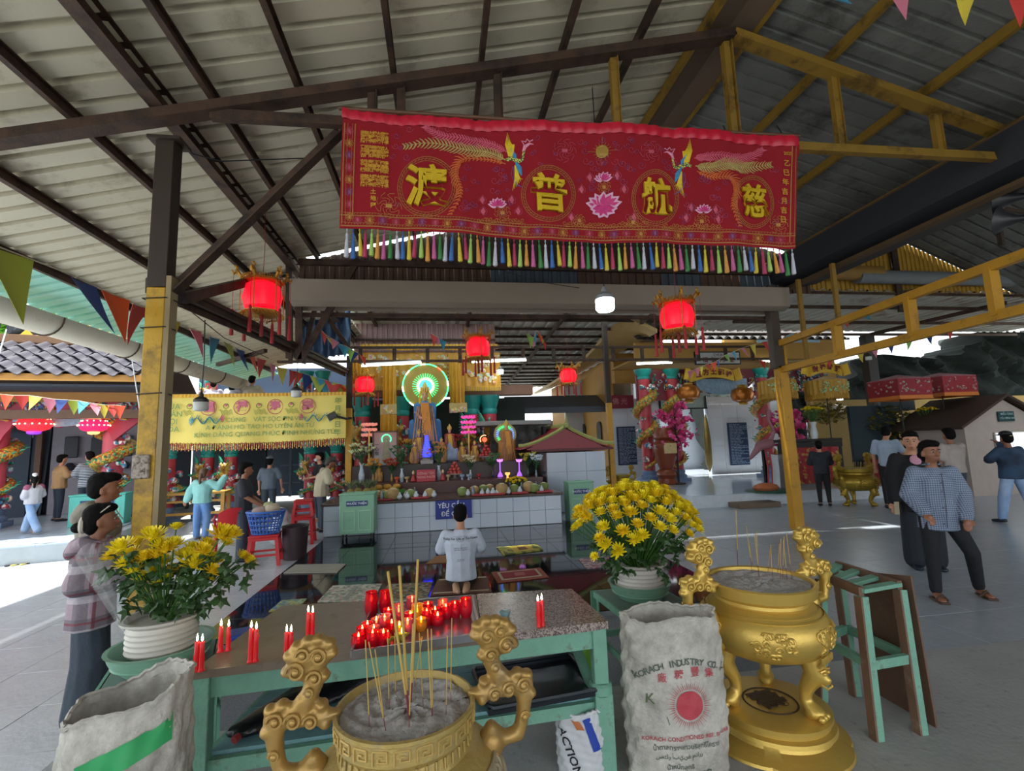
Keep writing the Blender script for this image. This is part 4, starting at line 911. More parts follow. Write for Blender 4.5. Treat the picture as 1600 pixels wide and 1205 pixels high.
def phoenix(s_, bx, by, pink, cream, orange):
    t1 = B(); plume(t1, pink, .010, .004, 10, 34, (.5, 1) if s_ > 0 else (1, .5)); rb(t1, 'pink_tail_feather', M('pink_thread', 'c9546c', .5, 0, .3, 30))
    t2 = B(); plume(t2, cream, .012, .004, 9, 34); rb(t2, 'olive_tail_feather', M('olive_cream_thread', 'b09a5a', .5, 0, .5, 40))
    t3 = B(); plume(t3, orange, .010, .004, 9, 34, (1, .4) if s_ > 0 else (.4, 1)); rb(t3, 'orange_tail_feather', M('orange_thread', 'c9642c', .5, 0, .3, 30))
    f = lambda dx, dy: (bx+s_*dx, by+dy)
    b = B()
    for k in range(7): path(b, [f(-2+k, -6), f(-7+k*2.2, -24), f(-4+k*1.2, -42+k*3.5)], [.012, .012, .003])
    for k in range(7): path(b, [f(8, 8), f(8+k*1.2, 28), f(4+k*2.6, 48-k*3)], [.012, .012, .003])
    rb(b, 'yellow_wing_feathers', M('yellow_thread', 'e0c22c', .5, 0, .25, 30))
    b = B()
    for (dx, dy, w, l) in ((6, -8, .05, 10), (14, 12, .055, 12)): path(b, [f(dx-l/2, dy-l), f(dx, dy), f(dx+l/3, dy+l)], [.01, w, .01], )
    rb(b, 'blue_shoulder', M('blue_thread', '3a86b4', .5, 0, .3, 30))
    b = B(); path(b, [f(-6, 0), f(3, -4), f(12, 2), f(19, 0), f(22, -14)], [.03, .055, .05, .03, .02], ); rb(b, 'dotted_body', MOS('body_beads', ['2f5a3a', 'd9d36a', '1f3a30', 'c9c25a'], 120, .5, .3))
    b = B(); path(b, [f(20, -12), f(23, -20), f(30, -24), f(36, -22)], [.018, .035, .02, .004]); path(b, [f(22, -22), f(18, -29), f(24, -27), f(26, -31), f(30, -27), f(35, -29)], .012); rb(b, 'pink_head', M('pale_pink_thread', 'd98aa4', .5, 0, .3, 40))
    b = B(); 
    for k in range(3): path(b, [f(4+k*2, 10), f(2+k*3, 22), f(6+k*2, 34+k*3), f(18+k, 42)], .004)
    rb(b, 'violet_legs', M('violet_thread', '7a5a9a', .5))
phoenix(1, 797, 250, [(792, 238), (765, 222), (730, 218), (690, 212), (664, 198)], [(790, 250), (762, 236), (725, 235), (680, 226), (630, 229)], [(790, 256), (760, 248), (722, 252), (712, 275), (720, 305), (704, 340)])
phoenix(-1, 1072, 262, [(1082, 250), (1105, 245), (1140, 246), (1170, 243), (1193, 231)], [(1084, 262), (1110, 264), (1140, 258), (1170, 262), (1206, 256)], [(1086, 270), (1110, 280), (1138, 281), (1146, 300), (1140, 325), (1152, 358)])
def lotus(cx, cy, s_, lab):
    b = B(); b2 = B(); n = 9
    def petal(bb, a, l, w, h, y0=0):
        pts = []
        for i in range(9):
            t = i/8; pts.append((cx+sin(a)*l*t, cy+y0-cos(a)*l*t*.8))
        bb.rib([E(x, y, h) for x, y in pts], [w*sin(pi*min(.98, .08+.92*(i/8)**.8))+.002 for i in range(9)], (0, -1, 0), .004)
    for k, a in enumerate((-1.35, 1.35, -.95, .95, -.5, .5, 0)):
        petal(b, a, s_, s_*.62*mpp, .004+.002*k); petal(b2, a, s_*.82, s_*.4*mpp, .007+.002*k)
    if s_ > 20:
        for a in (-1.75, 1.75, -2.2, 2.2, pi*.9, -pi*.9): petal(b, a, s_*.75, s_*.6*mpp, .012, 2); petal(b2, a, s_*.6, s_*.36*mpp, .016, 2)
    o = rb(b, 'lotus_edge', M('pale_pink_satin', 'd9a4c0', .5, 0, .2, 40)); rb(b2, 'lotus_heart', M('hot_pink_satin', 'c02a72', .5, 0, .3, 30))
lotus(943, 322, 28, ''); lotus(942, 281, 14, ''); lotus(777, 322, 15, ''); lotus(1097, 332, 13, '')
b = B(); b.add(B().v, B().f)
for cx, cy in ((922, 277), (963, 277), (909, 296), (974, 298), (893, 340), (990, 340), (754, 313), (800, 312), (755, 331), (810, 330), (1079, 326), (1116, 330), (1072, 341), (1120, 345)):
    path(b, [(cx, cy+6), (cx-.5, cy), (cx, cy-6)], [.006, .05, .004]); path(b, [(cx-5, cy+4), (cx-6, cy-1), (cx, cy-8), (cx+6, cy-1), (cx+5, cy+4), (cx, cy+7)], .004)
rb(b, 'lotus_buds', M('rose_thread', 'c05068', .5, 0, .3, 30))
b = B(); ring(b, 940, 238, 8, 8.5, .02, .004); path(b, [(932, 238), (948, 238)], .09)
for k in range(16): a = k*pi/8; l = 22 if k % 4 == 0 else 14; path(b, [(940+10*cos(a), 238+10*sin(a)), (940+l*cos(a), 238+l*sin(a))], .004)
rb(b, 'sun_disc', M('sun_gold_thread', 'a8843a', .4, .2, .3, 60))
cols = [B(), B(), B()]
def knot(cx, cy, s_, b):
    for k in range(9):
        a = k*2*pi/9+.2; pts = [(cx+s_*(.2+.9*i/8)*cos(a+.5*sin(i*.8)), cy+s_*(.2+.9*i/8)*sin(a+.5*sin(i*.8))) for i in range(9)]; path(b, pts, .004)
    path(b, [(cx-s_*.25, cy), (cx+s_*.25, cy)], .035)
for cx, cy, s_, i in ((882, 236, 17, 0), (1015, 240, 16, 0), (608, 323, 19, 1), (1215, 352, 14, 1), (905, 345, 9, 1), (988, 348, 9, 1), (785, 333, 12, 1), (1095, 347, 11, 1), (944, 292, 9, 1)): knot(cx, cy, s_, cols[i])
for k in range(34): x = 560+k*20; knot(x+random.uniform(-2, 2), bot_y(x)-13.5, random.uniform(5, 8), cols[k % 3]); 
for k in range(8): knot(547, 208+k*19, 6, cols[k % 3])
def swirl(b, cx, cy, s_, w=.0035, d=1):
    path(b, [(cx+d*s_*(1-i/15)*cos(i*.62), cy+s_*(1-i/15)*sin(i*.62)) for i in range(13)]+[(cx+d*s_*1.0, cy+s_*.5)][:0], w)
tries = 0; placed = 0
while placed < 95 and tries < 4000:
    tries += 1; x = random.uniform(568, 1225); y = random.uniform(top_y(x)+10, bot_y(x)-32)
    if any(((x-c[0])/c[2])**2+((y-c[1])/c[3])**2 < 1.25 for c in RND): continue
    if (x < 612 and y < 330) or abs(x-943) < 34 and 300 < y < 350 or (660 < x < 830 and y < 262) or (1055 < x < 1205 and y < 275): continue
    s_ = random.uniform(3, 7); swirl(cols[placed % 3 if placed % 3 != 1 else 2], x, y, s_, d=random.choice((-1, 1)))
    if placed % 3 == 0: swirl(cols[2], x+s_*1.3, y+s_*.4, s_*.7, d=-1)
    placed += 1
for cx in (640, 680, 700): swirl(cols[0], cx, 202, 6)
for x0, x1, yy in ((748, 820, 345), (882, 1010, 350), (1035, 1125, 354)):       # rock line under the lotuses
    x = x0
    while x < x1: swirl(cols[1], x, yy+random.uniform(-2, 3), 3.6, .004, random.choice((-1, 1))); path(cols[1], [(x, yy+5), (x+5, yy+4)], .004); x += 4.5
for b, nm, c in zip(cols, ('pink_scrollwork', 'gold_scrollwork', 'mauve_scrollwork'), ('b84a60', 'b8803a', '8a4a7a')): rb(b, nm, M(nm+'_thread', c, .6, 0, .3, 40))
TC = [('white', 'b9b9c4'), ('blue', '2a62a8'), ('yellow', 'c9b432'), ('crimson', 'a82a54'), ('lime', '9ac05a'), ('orange', 'c98a34'), ('pink', 'b8548a'), ('green', '2f7a3a')]
tm_ = []
for n_, c in TC:
    b = B(); b.lathe([(.002, 0), (.004, -.03), (.010, -.035), (.012, -.05), (.009, -.06), (.013, -.1), (.022, -.235), (.016, -.245)], 8); b.lathe([(.008, -.008), (.006, .0), (.003, .01)], 6); tm_.append(b.mesh('tassel', M(n_+'_tassel_thread', c, .55, 0, .25, 60)))
for k in range(73):
    x = 543+k*9.62; p = E(x, bot_y(x)+2, 0); o = put(tm_[k % 8], 'tassel', RB, True, loc=p); o.rotation_euler = (random.uniform(-.05, .05), random.uniform(-.06, .06), 0); o.scale = (1, 1, random.uniform(.93, 1.07))
# ================================================================ PENNANT STRINGS
PC = {'g': 'a4b03c', 'b': '23407f', 'o': 'd9502a', 'r': 'bf3a34', 'y': 'c4b23a', 'p': 'c9768a', 't': '3a8fae', 'l': '7fb04a'}
PN = {'g': 'olive green', 'b': 'navy', 'o': 'orange', 'r': 'red', 'y': 'yellow', 'p': 'pink', 't': 'teal', 'l': 'lime'}
def pennants(label, pts, cols_, w=.2, l=.27, sway=.25, extra=()):
    P_ = [W(*p) for p in pts]; t = T('pennant_string', label, 'bunting', P_[0]); b = B(); path_ = []
    for i in range(len(P_)-1):
        for k in range(6): f = k/6; path_.append(P_[i].lerp(P_[i+1], f))
    path_.append(P_[-1]); b.tube(path_, .004, 4); b.to('cord', M('pale_cord', 'c4bfa4', .6), t, True)
    for i, c in enumerate(cols_):
        p = P_[i]; q = P_[min(i+1, len(P_)-1)] if i+1 < len(P_) else P_[i]+(P_[i]-P_[i-1]); d = (q-p).normalized()
        if (q-p).length < w: d = d
        a = random.uniform(-sway, sway); cz = random.uniform(.01, .05); fo = random.uniform(-.06, .06)
        n = V((-d.y, d.x, 0)); b = B()
        def fl(u, v): return p+d*w*(u-.5*0)*(1-v)+d*w*.5*v+V((0, 0, -1))*l*v*cos(a)+n*(l*v*sin(a)+cz*sin(u*pi)*(1-v)+fo*v*v)
        b.slab(fl, 4, 6, n*.002); b.to('pennant', M(PN[c]+'_pennant_cloth', PC[c], .6, 0, .1), t, True)
pennants('long pennant string running back past the left yellow post', [(-30, 375, 2.4), (108, 428, 3.2), (158, 452, 3.7), (209, 472, 4.2), (262, 495, 5.2), (296, 512, 6), (328, 524, 6.8), (349, 533, 7.4), (368, 543, 8), (387, 551, 8.6), (402, 558, 9.2), (421, 565, 9.8), (432, 573, 10.3), (452, 577, 10.8), (462, 580, 11.1), (472, 583, 11.4), (484, 587, 11.6), (494, 590, 11.7), (506, 593, 11.8), (518, 597, 11.9), (530, 600, 12)],
         'gborypt' + 'gbor' + 'pyrobgtrgo', .44, .38, .45)
pennants('tangled bunch of pennants beside the roof corner left of the altar', [(500, 514, 8.4), (508, 522, 8.4), (516, 528, 8.5), (524, 532, 8.5), (532, 538, 8.6), (541, 541, 8.6), (549, 546, 8.6), (560, 552, 8.7)], 'rypttlboy'[:8], .17, .24, .8)
pennants('three faded pink pennants hanging over the altar roof beam', [(672, 520, 9), (678, 524, 9), (686, 528, 9)], 'rpt', .16, .24, 1.0)
pennants('cluster of bright pennants in front of the roof left of the lit bulb', [(822, 520, 8.4), (828, 524, 8.4), (834, 528, 8.4), (838, 516, 8.4), (842, 520, 8.4), (846, 526, 8.4)], 'lptoyr', .17, .26, 1.2)
pennants('pennants under the eaves of the left temple', [(0, 616, 9.5), (22, 618, 9.5), (45, 618, 9.6), (66, 621, 9.6), (86, 624, 9.7), (104, 625, 9.7), (121, 626, 9.8), (137, 629, 9.8), (151, 631, 9.9), (164, 633, 9.9), (177, 633, 10), (190, 634, 10)], 'orypbgtpyro', .22, .27, .5)
pennants('string of small pennants rising from the porch signboard to the right yellow post', [(1074, 580, 12), (1084, 578, 12), (1093, 574, 12), (1102, 570, 11.7), (1110, 568, 11.4), (1120, 565, 11.2), (1131, 556, 10.6), (1143, 551, 10.2), (1157, 545, 9.7), (1172, 540, 9.2), (1190, 535, 8.8), (1207, 530, 8.4), (1215, 528, 8.2)], 'ppyrobltpyrl', .2, .25, .7)
pennants('string of pennants behind the yellow lattice girder', [(1228, 525, 8.6), (1252, 517, 8.6), (1272, 512, 8.6), (1300, 505, 8.6), (1318, 500, 8.6), (1345, 492, 8.6)], 'tpyrrt', .2, .2, .8)
pennants('small pennants strung low across the dark rock mound', [(1185, 562, 9), (1204, 567, 9), (1218, 565, 9), (1290, 562, 9), (1340, 555, 9), (1362, 548, 9), (1387, 540, 9), (1416, 535, 9), (1448, 527, 9), (1480, 520, 9), (1530, 500, 9), (1590, 480, 9)], 'ryprypblbryo', .17, .2, .2)
pennants('large blurred pennants at the top right corner of the picture', [(1290, -12, 2.3), (1390, -10, 2.3), (1492, -12, 2.2), (1572, -12, 2.1), (1640, -10, 2.0)], 'tpyr', .115, .21, .5)
# ================================================================ LANTERNS AND BULBS
glow = M('glowing_red_silk', 'dc1028', .4, 0, .2, 6, emit=.5); frm = M('ornate_gold_lattice', 'b8822a', .4, .4, .4, 40, .6, 60)
def palace_lantern(label, px, py, Y, top):
    q = W(px, py, Y); t = T('palace_lantern', label, 'lantern', q, random.uniform(0, 1), 'red palace lanterns')
    r = .235; b = B(); b.lathe([(r*.55, -.20), (r*.92, -.14), (r*1.05, 0), (r*.92, .14), (r*.55, .20)], 36, wob=lambda a, j: 1-.10*abs(cos(a*3))**4); b.to('silk_body', glow, t)
    b = B()
    for z, s_ in ((.215, 1), (-.215, -1)):
        b.lathe([(r*.5, z-.02), (r*1.0, z-.01), (r*1.02, z+.02), (r*.5, z+.025)], 6)
        for k in range(60):
            a = k*2*pi/60; b.tube([(r*.95*cos(a), r*.95*sin(a), z), (r*1.12*cos(a+.05), r*1.12*sin(a+.05), z+s_*.02*(k % 3)-.03), (r*1.05*cos(a+.1), r*1.05*sin(a+.1), z+s_*.045)], .007, 4)
    b.to('gold_lattice', frm, t)
    for k in range(6):
        a = k*pi/3; d = V((cos(a), sin(a), 0)); b = B()
        b.tube([d*r*1.08+V((0, 0, z)) for z in (-.2, 0, .2)], .007, 5)
        b.tube([d*r+V((0, 0, .22)), d*r*1.25+V((0, 0, .30)), d*r*1.42+V((0, 0, .26)), d*r*1.5+V((0, 0, .31))], [.02, .03, .024, .008], 6)
        for j in range(5): b.ball(d*r*1.25+V((random.uniform(-.02, .02), random.uniform(-.02, .02), .28+.02*j)), .018, 6, 4)
        b.to('dragon_corner', frm, t)
        b = B(); e = d*r*1.42; b.tube([e+V((0, 0, .26)), e+V((0, 0, -.22))], .003, 4)
        b.lathe([(.008, 0), (.02, -.02), (.012, -.05), (.018, -.09), (.024, -.33), (.02, -.34)], 8, c=e+V((0, 0, -.2))); b.to('tassel', M('dark_red_tassel', 'a01a20', .6, 0, .3, 50), t)
    b = B(); b.tube([(0, 0, .22), (0, 0, .3)], .02, 6); b.lathe([(.01, -.22), (.03, -.26), (.02, -.3), (.024, -.5), (.02, -.52)], 8); b.tube([(0, 0, .3), (.01, 0, .3+(top-q.z-.3)*.5), (0, 0, top-q.z)], .004, 5); b.to('hanging_cord', M('red_cord', '8a2020', .6), t)
palace_lantern('red palace lantern nearest, hanging right of the left yellow post', 410, 465, 6.4, zr(-1.9))
palace_lantern('red palace lantern hanging below the right end of the red banner', 1058, 496, 6.3, zr(W(1058, 496, 6.3).x)+.15)
palace_lantern('red palace lantern hanging in the middle, before the yellow altar cloth', 747, 544, 9.4, 5.0)
palace_lantern('small red palace lantern left of the statue with the neon halo', 570, 602, 12.3, 4.6)
palace_lantern('small red palace lantern in front of the ochre side wall', 888, 588, 12.8, 4.9)
bulbW = M('lit_bulb_glass', 'f6fbff', .3, emit=14); bulbO = M('unlit_bulb_glass', 'b9bcb8', .3); capg = M('grey_bulb_housing', '8c9094', .4)
def bulb(label, px, py, Y, r, lit, top):
    q = W(px, py, Y); t = T('hanging_bulb', label, 'lamp', q); b = B()
    b.lathe([(r*.3, -r*1.2), (r*.85, -r*1.12), (r, -r*.9), (r, r*.1), (r*.97, r*.14)], 20); b.to('diffuser', bulbW if lit else bulbO, t)
    b = B(); b.lathe([(r*1.0, r*.13), (r*.98, r*.5), (r*.6, r*.85), (r*.32, r*.95), (r*.32, r*1.3), (r*.1, r*1.6)], 20); b.to('housing', capg if lit else M('dark_bulb_housing', '26221e', .5), t)
    b = B(); b.tube([(0, 0, r*1.5), (.01, .005, (top-q.z)*.5), (0, 0, top-q.z)], .006, 5); b.to('cord', black, t)
bulb('lit white cylinder bulb hanging below the red banner', 945, 470, 5.0, .105, True, zr(W(945, 470, 5).x)+.15)
bulb('unlit bulb on a long cord in front of the yellow banner', 314, 630, 5.6, .075, False, W(319, 500, 5.6).z)
bulb('unlit grey bulb above the right end of the yellow banner', 463, 612, 8, .08, False, 3.4)
bulb('small lit round bulb right of the neon halo', 782, 579, 13, .08, True, 4.9)
bulb('lit bulb at right behind the gold fringed parasol', 1312, 620, 13.2, .09, True, 3.9)
bulb('faint bulb below the dark post at right', 1357, 558, 9, .06, False, 3.6)
# floodlight, horns
t = T('floodlight', 'dark floodlight on an arm in front of the yellow banner, by the ochre post', 'lamp', W(519, 650, 11.5)); b = B(); b.box((0, 0, 0), (.2, .09, .15), bv=.01, X=TR(ry=-.5)); b.tube([(.05, 0, 0), (.3, .05, -.07), (.42, .1, -.05)], .03, 6); b.to('body', M('dark_lamp_body', '2a2622', .5), t)
t = T('horn_speakers', 'pair of dark horn loudspeakers high under the roof at far right', 'loudspeaker', W(1572, 330, 4.6))
for dz, dx in ((.16, .02), (-.12, -.03)):
    X = TR((dx, 0, dz), radians(200), rx=radians(75)); b = B(); b.lathe([(.03, -.2), (.05, -.1), (.10, 0), (.17, .06), (.18, .07)], 20, X=X, cap=False); b.lathe([(.07, -.33), (.07, -.2), (.03, -.18)], 14, X=X); b.lathe([(.16, .055), (.06, 0), (.05, .06), (.0, .07)], 16, X=X, cap=False); b.to('horn', M('grey_black_horn', '2b2d30', .4), t)
b = B(); b.beam((0, .1, -.4), (0, .1, .9), .05, .05); b.beam((0, .1, .1), (.7, .2, .1), .04, .04); b.to('bracket', rust, t)
# loose wires
for pts, lab in (([(288, 222, 4.3), (300, 240, 4.4), (345, 252, 4.5), (480, 247, 4.8)], 'sagging black wire beside the left post top'), ([(262, 470, 4.4), (290, 480, 5), (350, 528, 6.5), (420, 560, 8)], 'black wire drooping along the rusty beam'), ([(700, 395, 7.6), (840, 440, 7.5), (905, 450, 7.5)], 'thin wire across the box gutter')):
    b = B(); b.tube([W(*p) for p in pts], .006, 5); tag(b.to('wire', black), lab, 'wire')
# gold fringed parasols
def parasol(label, px, py, Y, r, h, m1, m2, square=False, ph=2.2, tip=.15, fr=None):
    q = W(px, py, Y); t = T('ceremonial_parasol', label, 'parasol', (q.x, Y, q.z), random.uniform(-.1, .1)); n = 4 if square else 28
    b = B(); X = TR(rz=pi/4) if square else None
    b.lathe([(.01, h/2+tip), (r, h/2), (r*1.01, h/2-.02)], n, X=X, cap=False); b.to('canopy_top', M('dusty_pink_top', '9a5a66', .6) if square else m1, t)
    b = B(); b.lathe([(r, h/2), (r*1.02, 0), (r*1.0, -h/2)], n*(1 if square else 3), X=X, cap=False, wob=None if square else (lambda a, j: 1+.03*sin(a*24))); b.to('skirt', m1, t, smooth=30)
    b = B(); b.lathe([(r*1.0, -h/2), (r*1.02, -h/2-.1)], n*(1 if square else 2), X=X, cap=False)
    if not square:
        for k in range(60): a = k*2*pi/60; b.box((r*1.02*cos(a), r*1.02*sin(a), -h/2-.05), (.02, .02, .16))
    b.to('fringe', m2, t)
    b = B()
    for k in range(40):
        a = random.uniform(-2.6, -.5) if not square else None
        if square:
            s_ = random.choice((0, 1, 2)); u = random.uniform(-.62, .62)*r; e = r*.715; c = (u, -e, random.uniform(-h*.35, h*.35)) if s_ != 2 else (-e, u, random.uniform(-h*.35, h*.35))
        else: c = (r*1.05*cos(a), r*1.05*sin(a), random.uniform(-h*.35, h*.3))
        b.ball(c, (.035, .035, .03), 6, 4)
    b.to('sequins', fr, t); b = B(); b.tube([(0, 0, h/2+tip), (0, 0, -ph)], .016, 6); b.to('pole', black, t)
gf = M('golden_fringe_cloth', 'b58a2c', .5, 0, .35, 25, .4, 40); seq = MOS('green_sequins', ['9fc9a0', 'd9e0b0', '3a9a6a', 'c9a03a'], 60, .3, .3); rsq = MOS('pink_sequins', ['c99aa4', 'b8606a', '8a2a34', '9ac0a0'], 40, .4, .3)
parasol('gold fringed parasol behind the right yellow post', 1214, 607, 12.6, .5, .42, gf, gf, fr=seq, ph=2.0)
parasol('gold fringed parasol right of the yellow post under the curved signboard', 1290, 607, 12.2, .52, .42, gf, gf, fr=seq, ph=2.0)
rf = M('crimson_brocade', '8f1f2c', .6, 0, .35, 14, .3, 30)
parasol('square red brocade parasol with orange hem, left of the pair', 1404, 607, 11.2, .68, .46, rf, M('orange_hem', 'c9722a', .5), True, 1.6, .14, rsq)
parasol('square red brocade parasol with orange hem, right of the pair', 1470, 603, 11.4, .74, .46, rf, M('orange_hem', 'c9722a', .5), True, 1.6, .14, rsq)
# ================================================================ ALTAR
random.seed(5)
ORD = 'first second third fourth fifth sixth seventh eighth ninth tenth eleventh twelfth thirteenth fourteenth fifteenth sixteenth last'.split()
CT = T('altar_counter', 'long white tiled altar counter with brown stone top at the edge of the black floor', 'counter', loc=(.08, 10.6, 0))
b = B(); b.box((.08, 10.9, .315), (4.68, 2.2, .63)); b.to('core', grout, CT, True)
wtiles(-2.27, 2.43, .06, .62, 9.79, 'wall_tile', .335, CT, M('white_glazed_tile', 'bcc7d6', .15, 0, .04))
b = B(); b.box((.08, 10.45, .655), (4.8, 1.4, .045), bv=.01); b.to('stone_top', M('brown_granite_top', '4e3a32', .25, 0, .3, 30), CT, True)
b = B(); b.box((.1, 11.55, .80), (4.4, 1.3, .26), bv=.01); b.box((.1, 10.89, .90), (4.4, .03, .05)); b.to('second_tier', M('dark_red_wood', '4a241f', .35, 0, .3, 8), CT, True)
b = B(); b.box((.0, 12.3, 1.0), (4.2, 1.1, .6), bv=.01); b.to('third_tier', M('dark_brown_wood', '33231d', .4, 0, .3, 8), CT, True)
donation_box((-1.55, 9.42, .05), 0, 'pale green wheeled donation box at the left end of the altar counter', .62, .70, .42)
donation_box((2.98, 10.35, 0), 0, 'pale green donation box between the altar counter and the white block', .56, .82, .42, wheels=False)
t = T('request_sign', 'navy blue sign with white capitals on the altar front behind the kneeling man', 'sign', loc=W(709, 796, 9.74))
b = B(); b.box((0, 0, 0), (.72, .02, .36), bv=.004); b.to('panel', M('navy_sign', '1c2f86', .4), t)
b = B(); b.text('YÊU CẦU', .125, TR((-.31, -.014, .075)), .012, al='LEFT'); b.text('ĐỂ CÀ B', .125, TR((-.25, -.014, -.085)), .012, al='LEFT'); b.to('lettering', M('white_letters', 'd9dde6', .5), t, smooth=0)
# white tiled block with red shrine roof
WB = T('tiled_block', 'tall white tiled block carrying a little red tiled shrine roof right of the altar', 'shrine', loc=(3.3, 12.4, 0))
b = B(); b.box((3.3, 12.55, .73), (1.5, 1.9, 1.46)); b.to('core', M('tan_render', '9a8f88', .6), WB, True)
wtiles(2.56, 4.06, .02, 1.46, 11.58, 'wall_tile', .48, WB, M('white_glazed_tile', 'bcc7d6', .15, 0, .04))
b = B(); b.box((3.2, 12.4, 1.52), (2.1, 1.9, .06)); b.to('roof_base', M('maroon_board', '5a1820', .5), WB, True)
ridge = W(890, 668, 12.4).z
rr_ = M('maroon_roof_tile', '8a1c28', .4, 0, .2, 10)
for s_ in (-1, 1):
    for k in range(11):
        x0 = 3.05; b = B()
        def f(u, v): y = 11.5+1.9*(k+u)/11; q = v; return (x0+s_*(.06+1.12*q), y, ridge-.04-(ridge-1.53)*(q**.8)+.06*q**6+.02*sin(u*pi))
        b.slab(f, 4, 10, (0, 0, .015)); b.to('roof_tile', rr_, WB, True)
    for y in (11.45, 13.42):
        b = B(); b.tube([(3.05+s_*1.2*q, y, ridge+.03-(ridge-1.53)*(q**.8)+.1*q**6) for q in [i/10 for i in range(11)]], .045, 6); b.to('rake_moulding', M('green_yellow_moulding', '9a9c5a', .5), WB, True)
b = B(); b.prism([(3.05-1.0, 1.55), (3.05+1.0, 1.55), (3.05, ridge-.05)], .06, y0=11.52); b.to('gable_panel', rr_, WB, True)
b = B(); b.box((3.05, 12.4, ridge+.02), (.12, 2.1, .12), bv=.02)
for y in (11.4, 13.4): spike(b, (3.05, y, ridge+.05), (0, -.2, 1), .25, .04)
b.to('ridge_moulding', M('green_yellow_moulding', '9a9c5a', .5), WB, True)
# rock backdrop cabinet
b = B(); b.slab(lambda u, v: (1.35+1.55*u, 13.1+.06*sin(u*19+v*7)+.05*sin(v*23), .0+2.2*v), 30, 30, (0, .3, 0)); t = tag(b.to('painted_rock_screen', M('grey_green_painted_rock', '6a736f', .7, 0, .5, 3, .6, 12, dirt='31382f', dsc=2.5, dth=.5)), 'grey painted rock screen with flat cap behind the smaller gold statue', 'screen')
b = B(); b.box((1.95, 13.2, 2.28), (2.1, .9, .12), bv=.01); b.to('flat_cap', M('grey_stone_cap', '8a8c8a', .7), t)
b = B(); b.box((2.8, 13.0, 1.2), (.08, .5, 1.9)); b.to('side_post', black, t)
def glowm(n, c, e): return M(n, c, .4, emit=e)
def statue(name, label, loc, H, robe, sash, head, X=0):
    t = T(name, label, 'statue', loc, X); h = H
    hs = [[((0, 0, .02*h), (.20*h, .14*h, .02*h)), ((0, 0, .45*h), (.14*h, .09*h, .03*h))], [((0, 0, .45*h), (.14*h, .09*h, .03*h)), ((0, 0, .72*h), (.13*h, .075*h, .06*h))], [((-.11*h, 0, .72*h), .035*h), ((-.10*h, -.07*h, .55*h), .04*h)], [((.11*h, 0, .72*h), .035*h), ((.10*h, -.07*h, .55*h), .04*h)], [((-.16*h, 0, .5*h), (.04*h, .04*h, .05*h)), ((-.19*h, .02*h, .1*h), (.035*h, .05*h, .03*h))], [((.16*h, 0, .5*h), (.04*h, .04*h, .05*h)), ((.19*h, .02*h, .1*h), (.035*h, .05*h, .03*h))]]
    OB(hs, .016*h, 2).to('robe', robe, t)
    b = B()
    for k in range(9): x = -.16*h+.04*h*k; b.tube([(x*.55, -.085*h, .7*h), (x*.8, -.12*h, .4*h), (x*1.1, -.15*h, .03*h)], .009*h, 5)
    b.to('robe_folds', M('cream_red_folds', 'b0805a', .5, 0, .6, 14), t)
    b = B(); b.slab(lambda u, v: ((-.05+.10*u+.05*v)*h, (-.115-.03*(1-v))*h, (.74-.52*v)*h), 4, 10, (0, .01*h, 0)); b.to('sash', sash, t)
    b = B()
    for k in range(14): a = k*.5; b.ball((.03*h*cos(a), -.14*h, (.62-.03*k)*h), .012*h, 6, 4)
    b.to('bead_garland', gold, t)
    OB([[((0, -.01*h, .84*h), (.045*h, .05*h, .06*h))], [((0, -.02*h, .80*h), (.025*h, .03*h, .03*h))], [((0, 0, .74*h), .03*h), ((0, 0, .8*h), .03*h)], [((0, -.062*h, .835*h), .007*h)]], .008*h, 2).to('head', M('porcelain_skin', 'd0a07c', .4, 0, .05), t)
    b = B(); 
    for s_ in (-1, 1): b.ball((s_*.018*h, -.055*h, .85*h), (.008*h, .004*h, .003*h), 6, 4); b.ball((s_*.018*h, -.054*h, .862*h), (.011*h, .003*h, .002*h), 6, 4)
    b.to('painted_eyes', black, t); b = B(); b.ball((0, -.058*h, .808*h), (.01*h, .004*h, .004*h), 6, 4); b.to('painted_mouth', redg, t)
    b = B(); b.lathe([(.052*h, .87*h), (.055*h, .89*h), (.045*h, .93*h), (.03*h, .97*h), (.008*h, 1.02*h)], 14)
    for k in range(7): spike(b, (.05*h*cos(k*pi/6+pi), .05*h*sin(k*pi/6+pi), .89*h), (0, 0, 1), .07*h, .012*h)
    b.to('crown', head, t); return t
mainQ = W(665, 722, 12.5)
st = statue('goddess_statue', 'tall enthroned goddess statue in blue robe and orange sash before the big neon halo', (mainQ.x, 12.45, 1.3), 2.05, M('blue_robe', '2f6aa0', .5, 0, .35, 4), M('orange_sash', 'd98a26', .5, 0, .15, 8), gold)
b = B()
for s_ in (-1, 1): b.tube([(s_*.10, -.06, 1.86), (s_*.125, -.08, 1.7), (s_*.13, -.1, 1.5), (s_*.14, -.11, 1.38)], [.02, .025, .03, .02], 6, flat=.5)
b.to('yellow_veil', M('yellow_veil', 'd9b02c', .4), st)
b = B(); b.tube([(-.25, -.1, 1.3), (-.12, -.2, 1.15), (.0, -.22, 1.1)], .04, 7); b.to('forearm', M('pink_sleeve', 'c08a7a', .5), st)
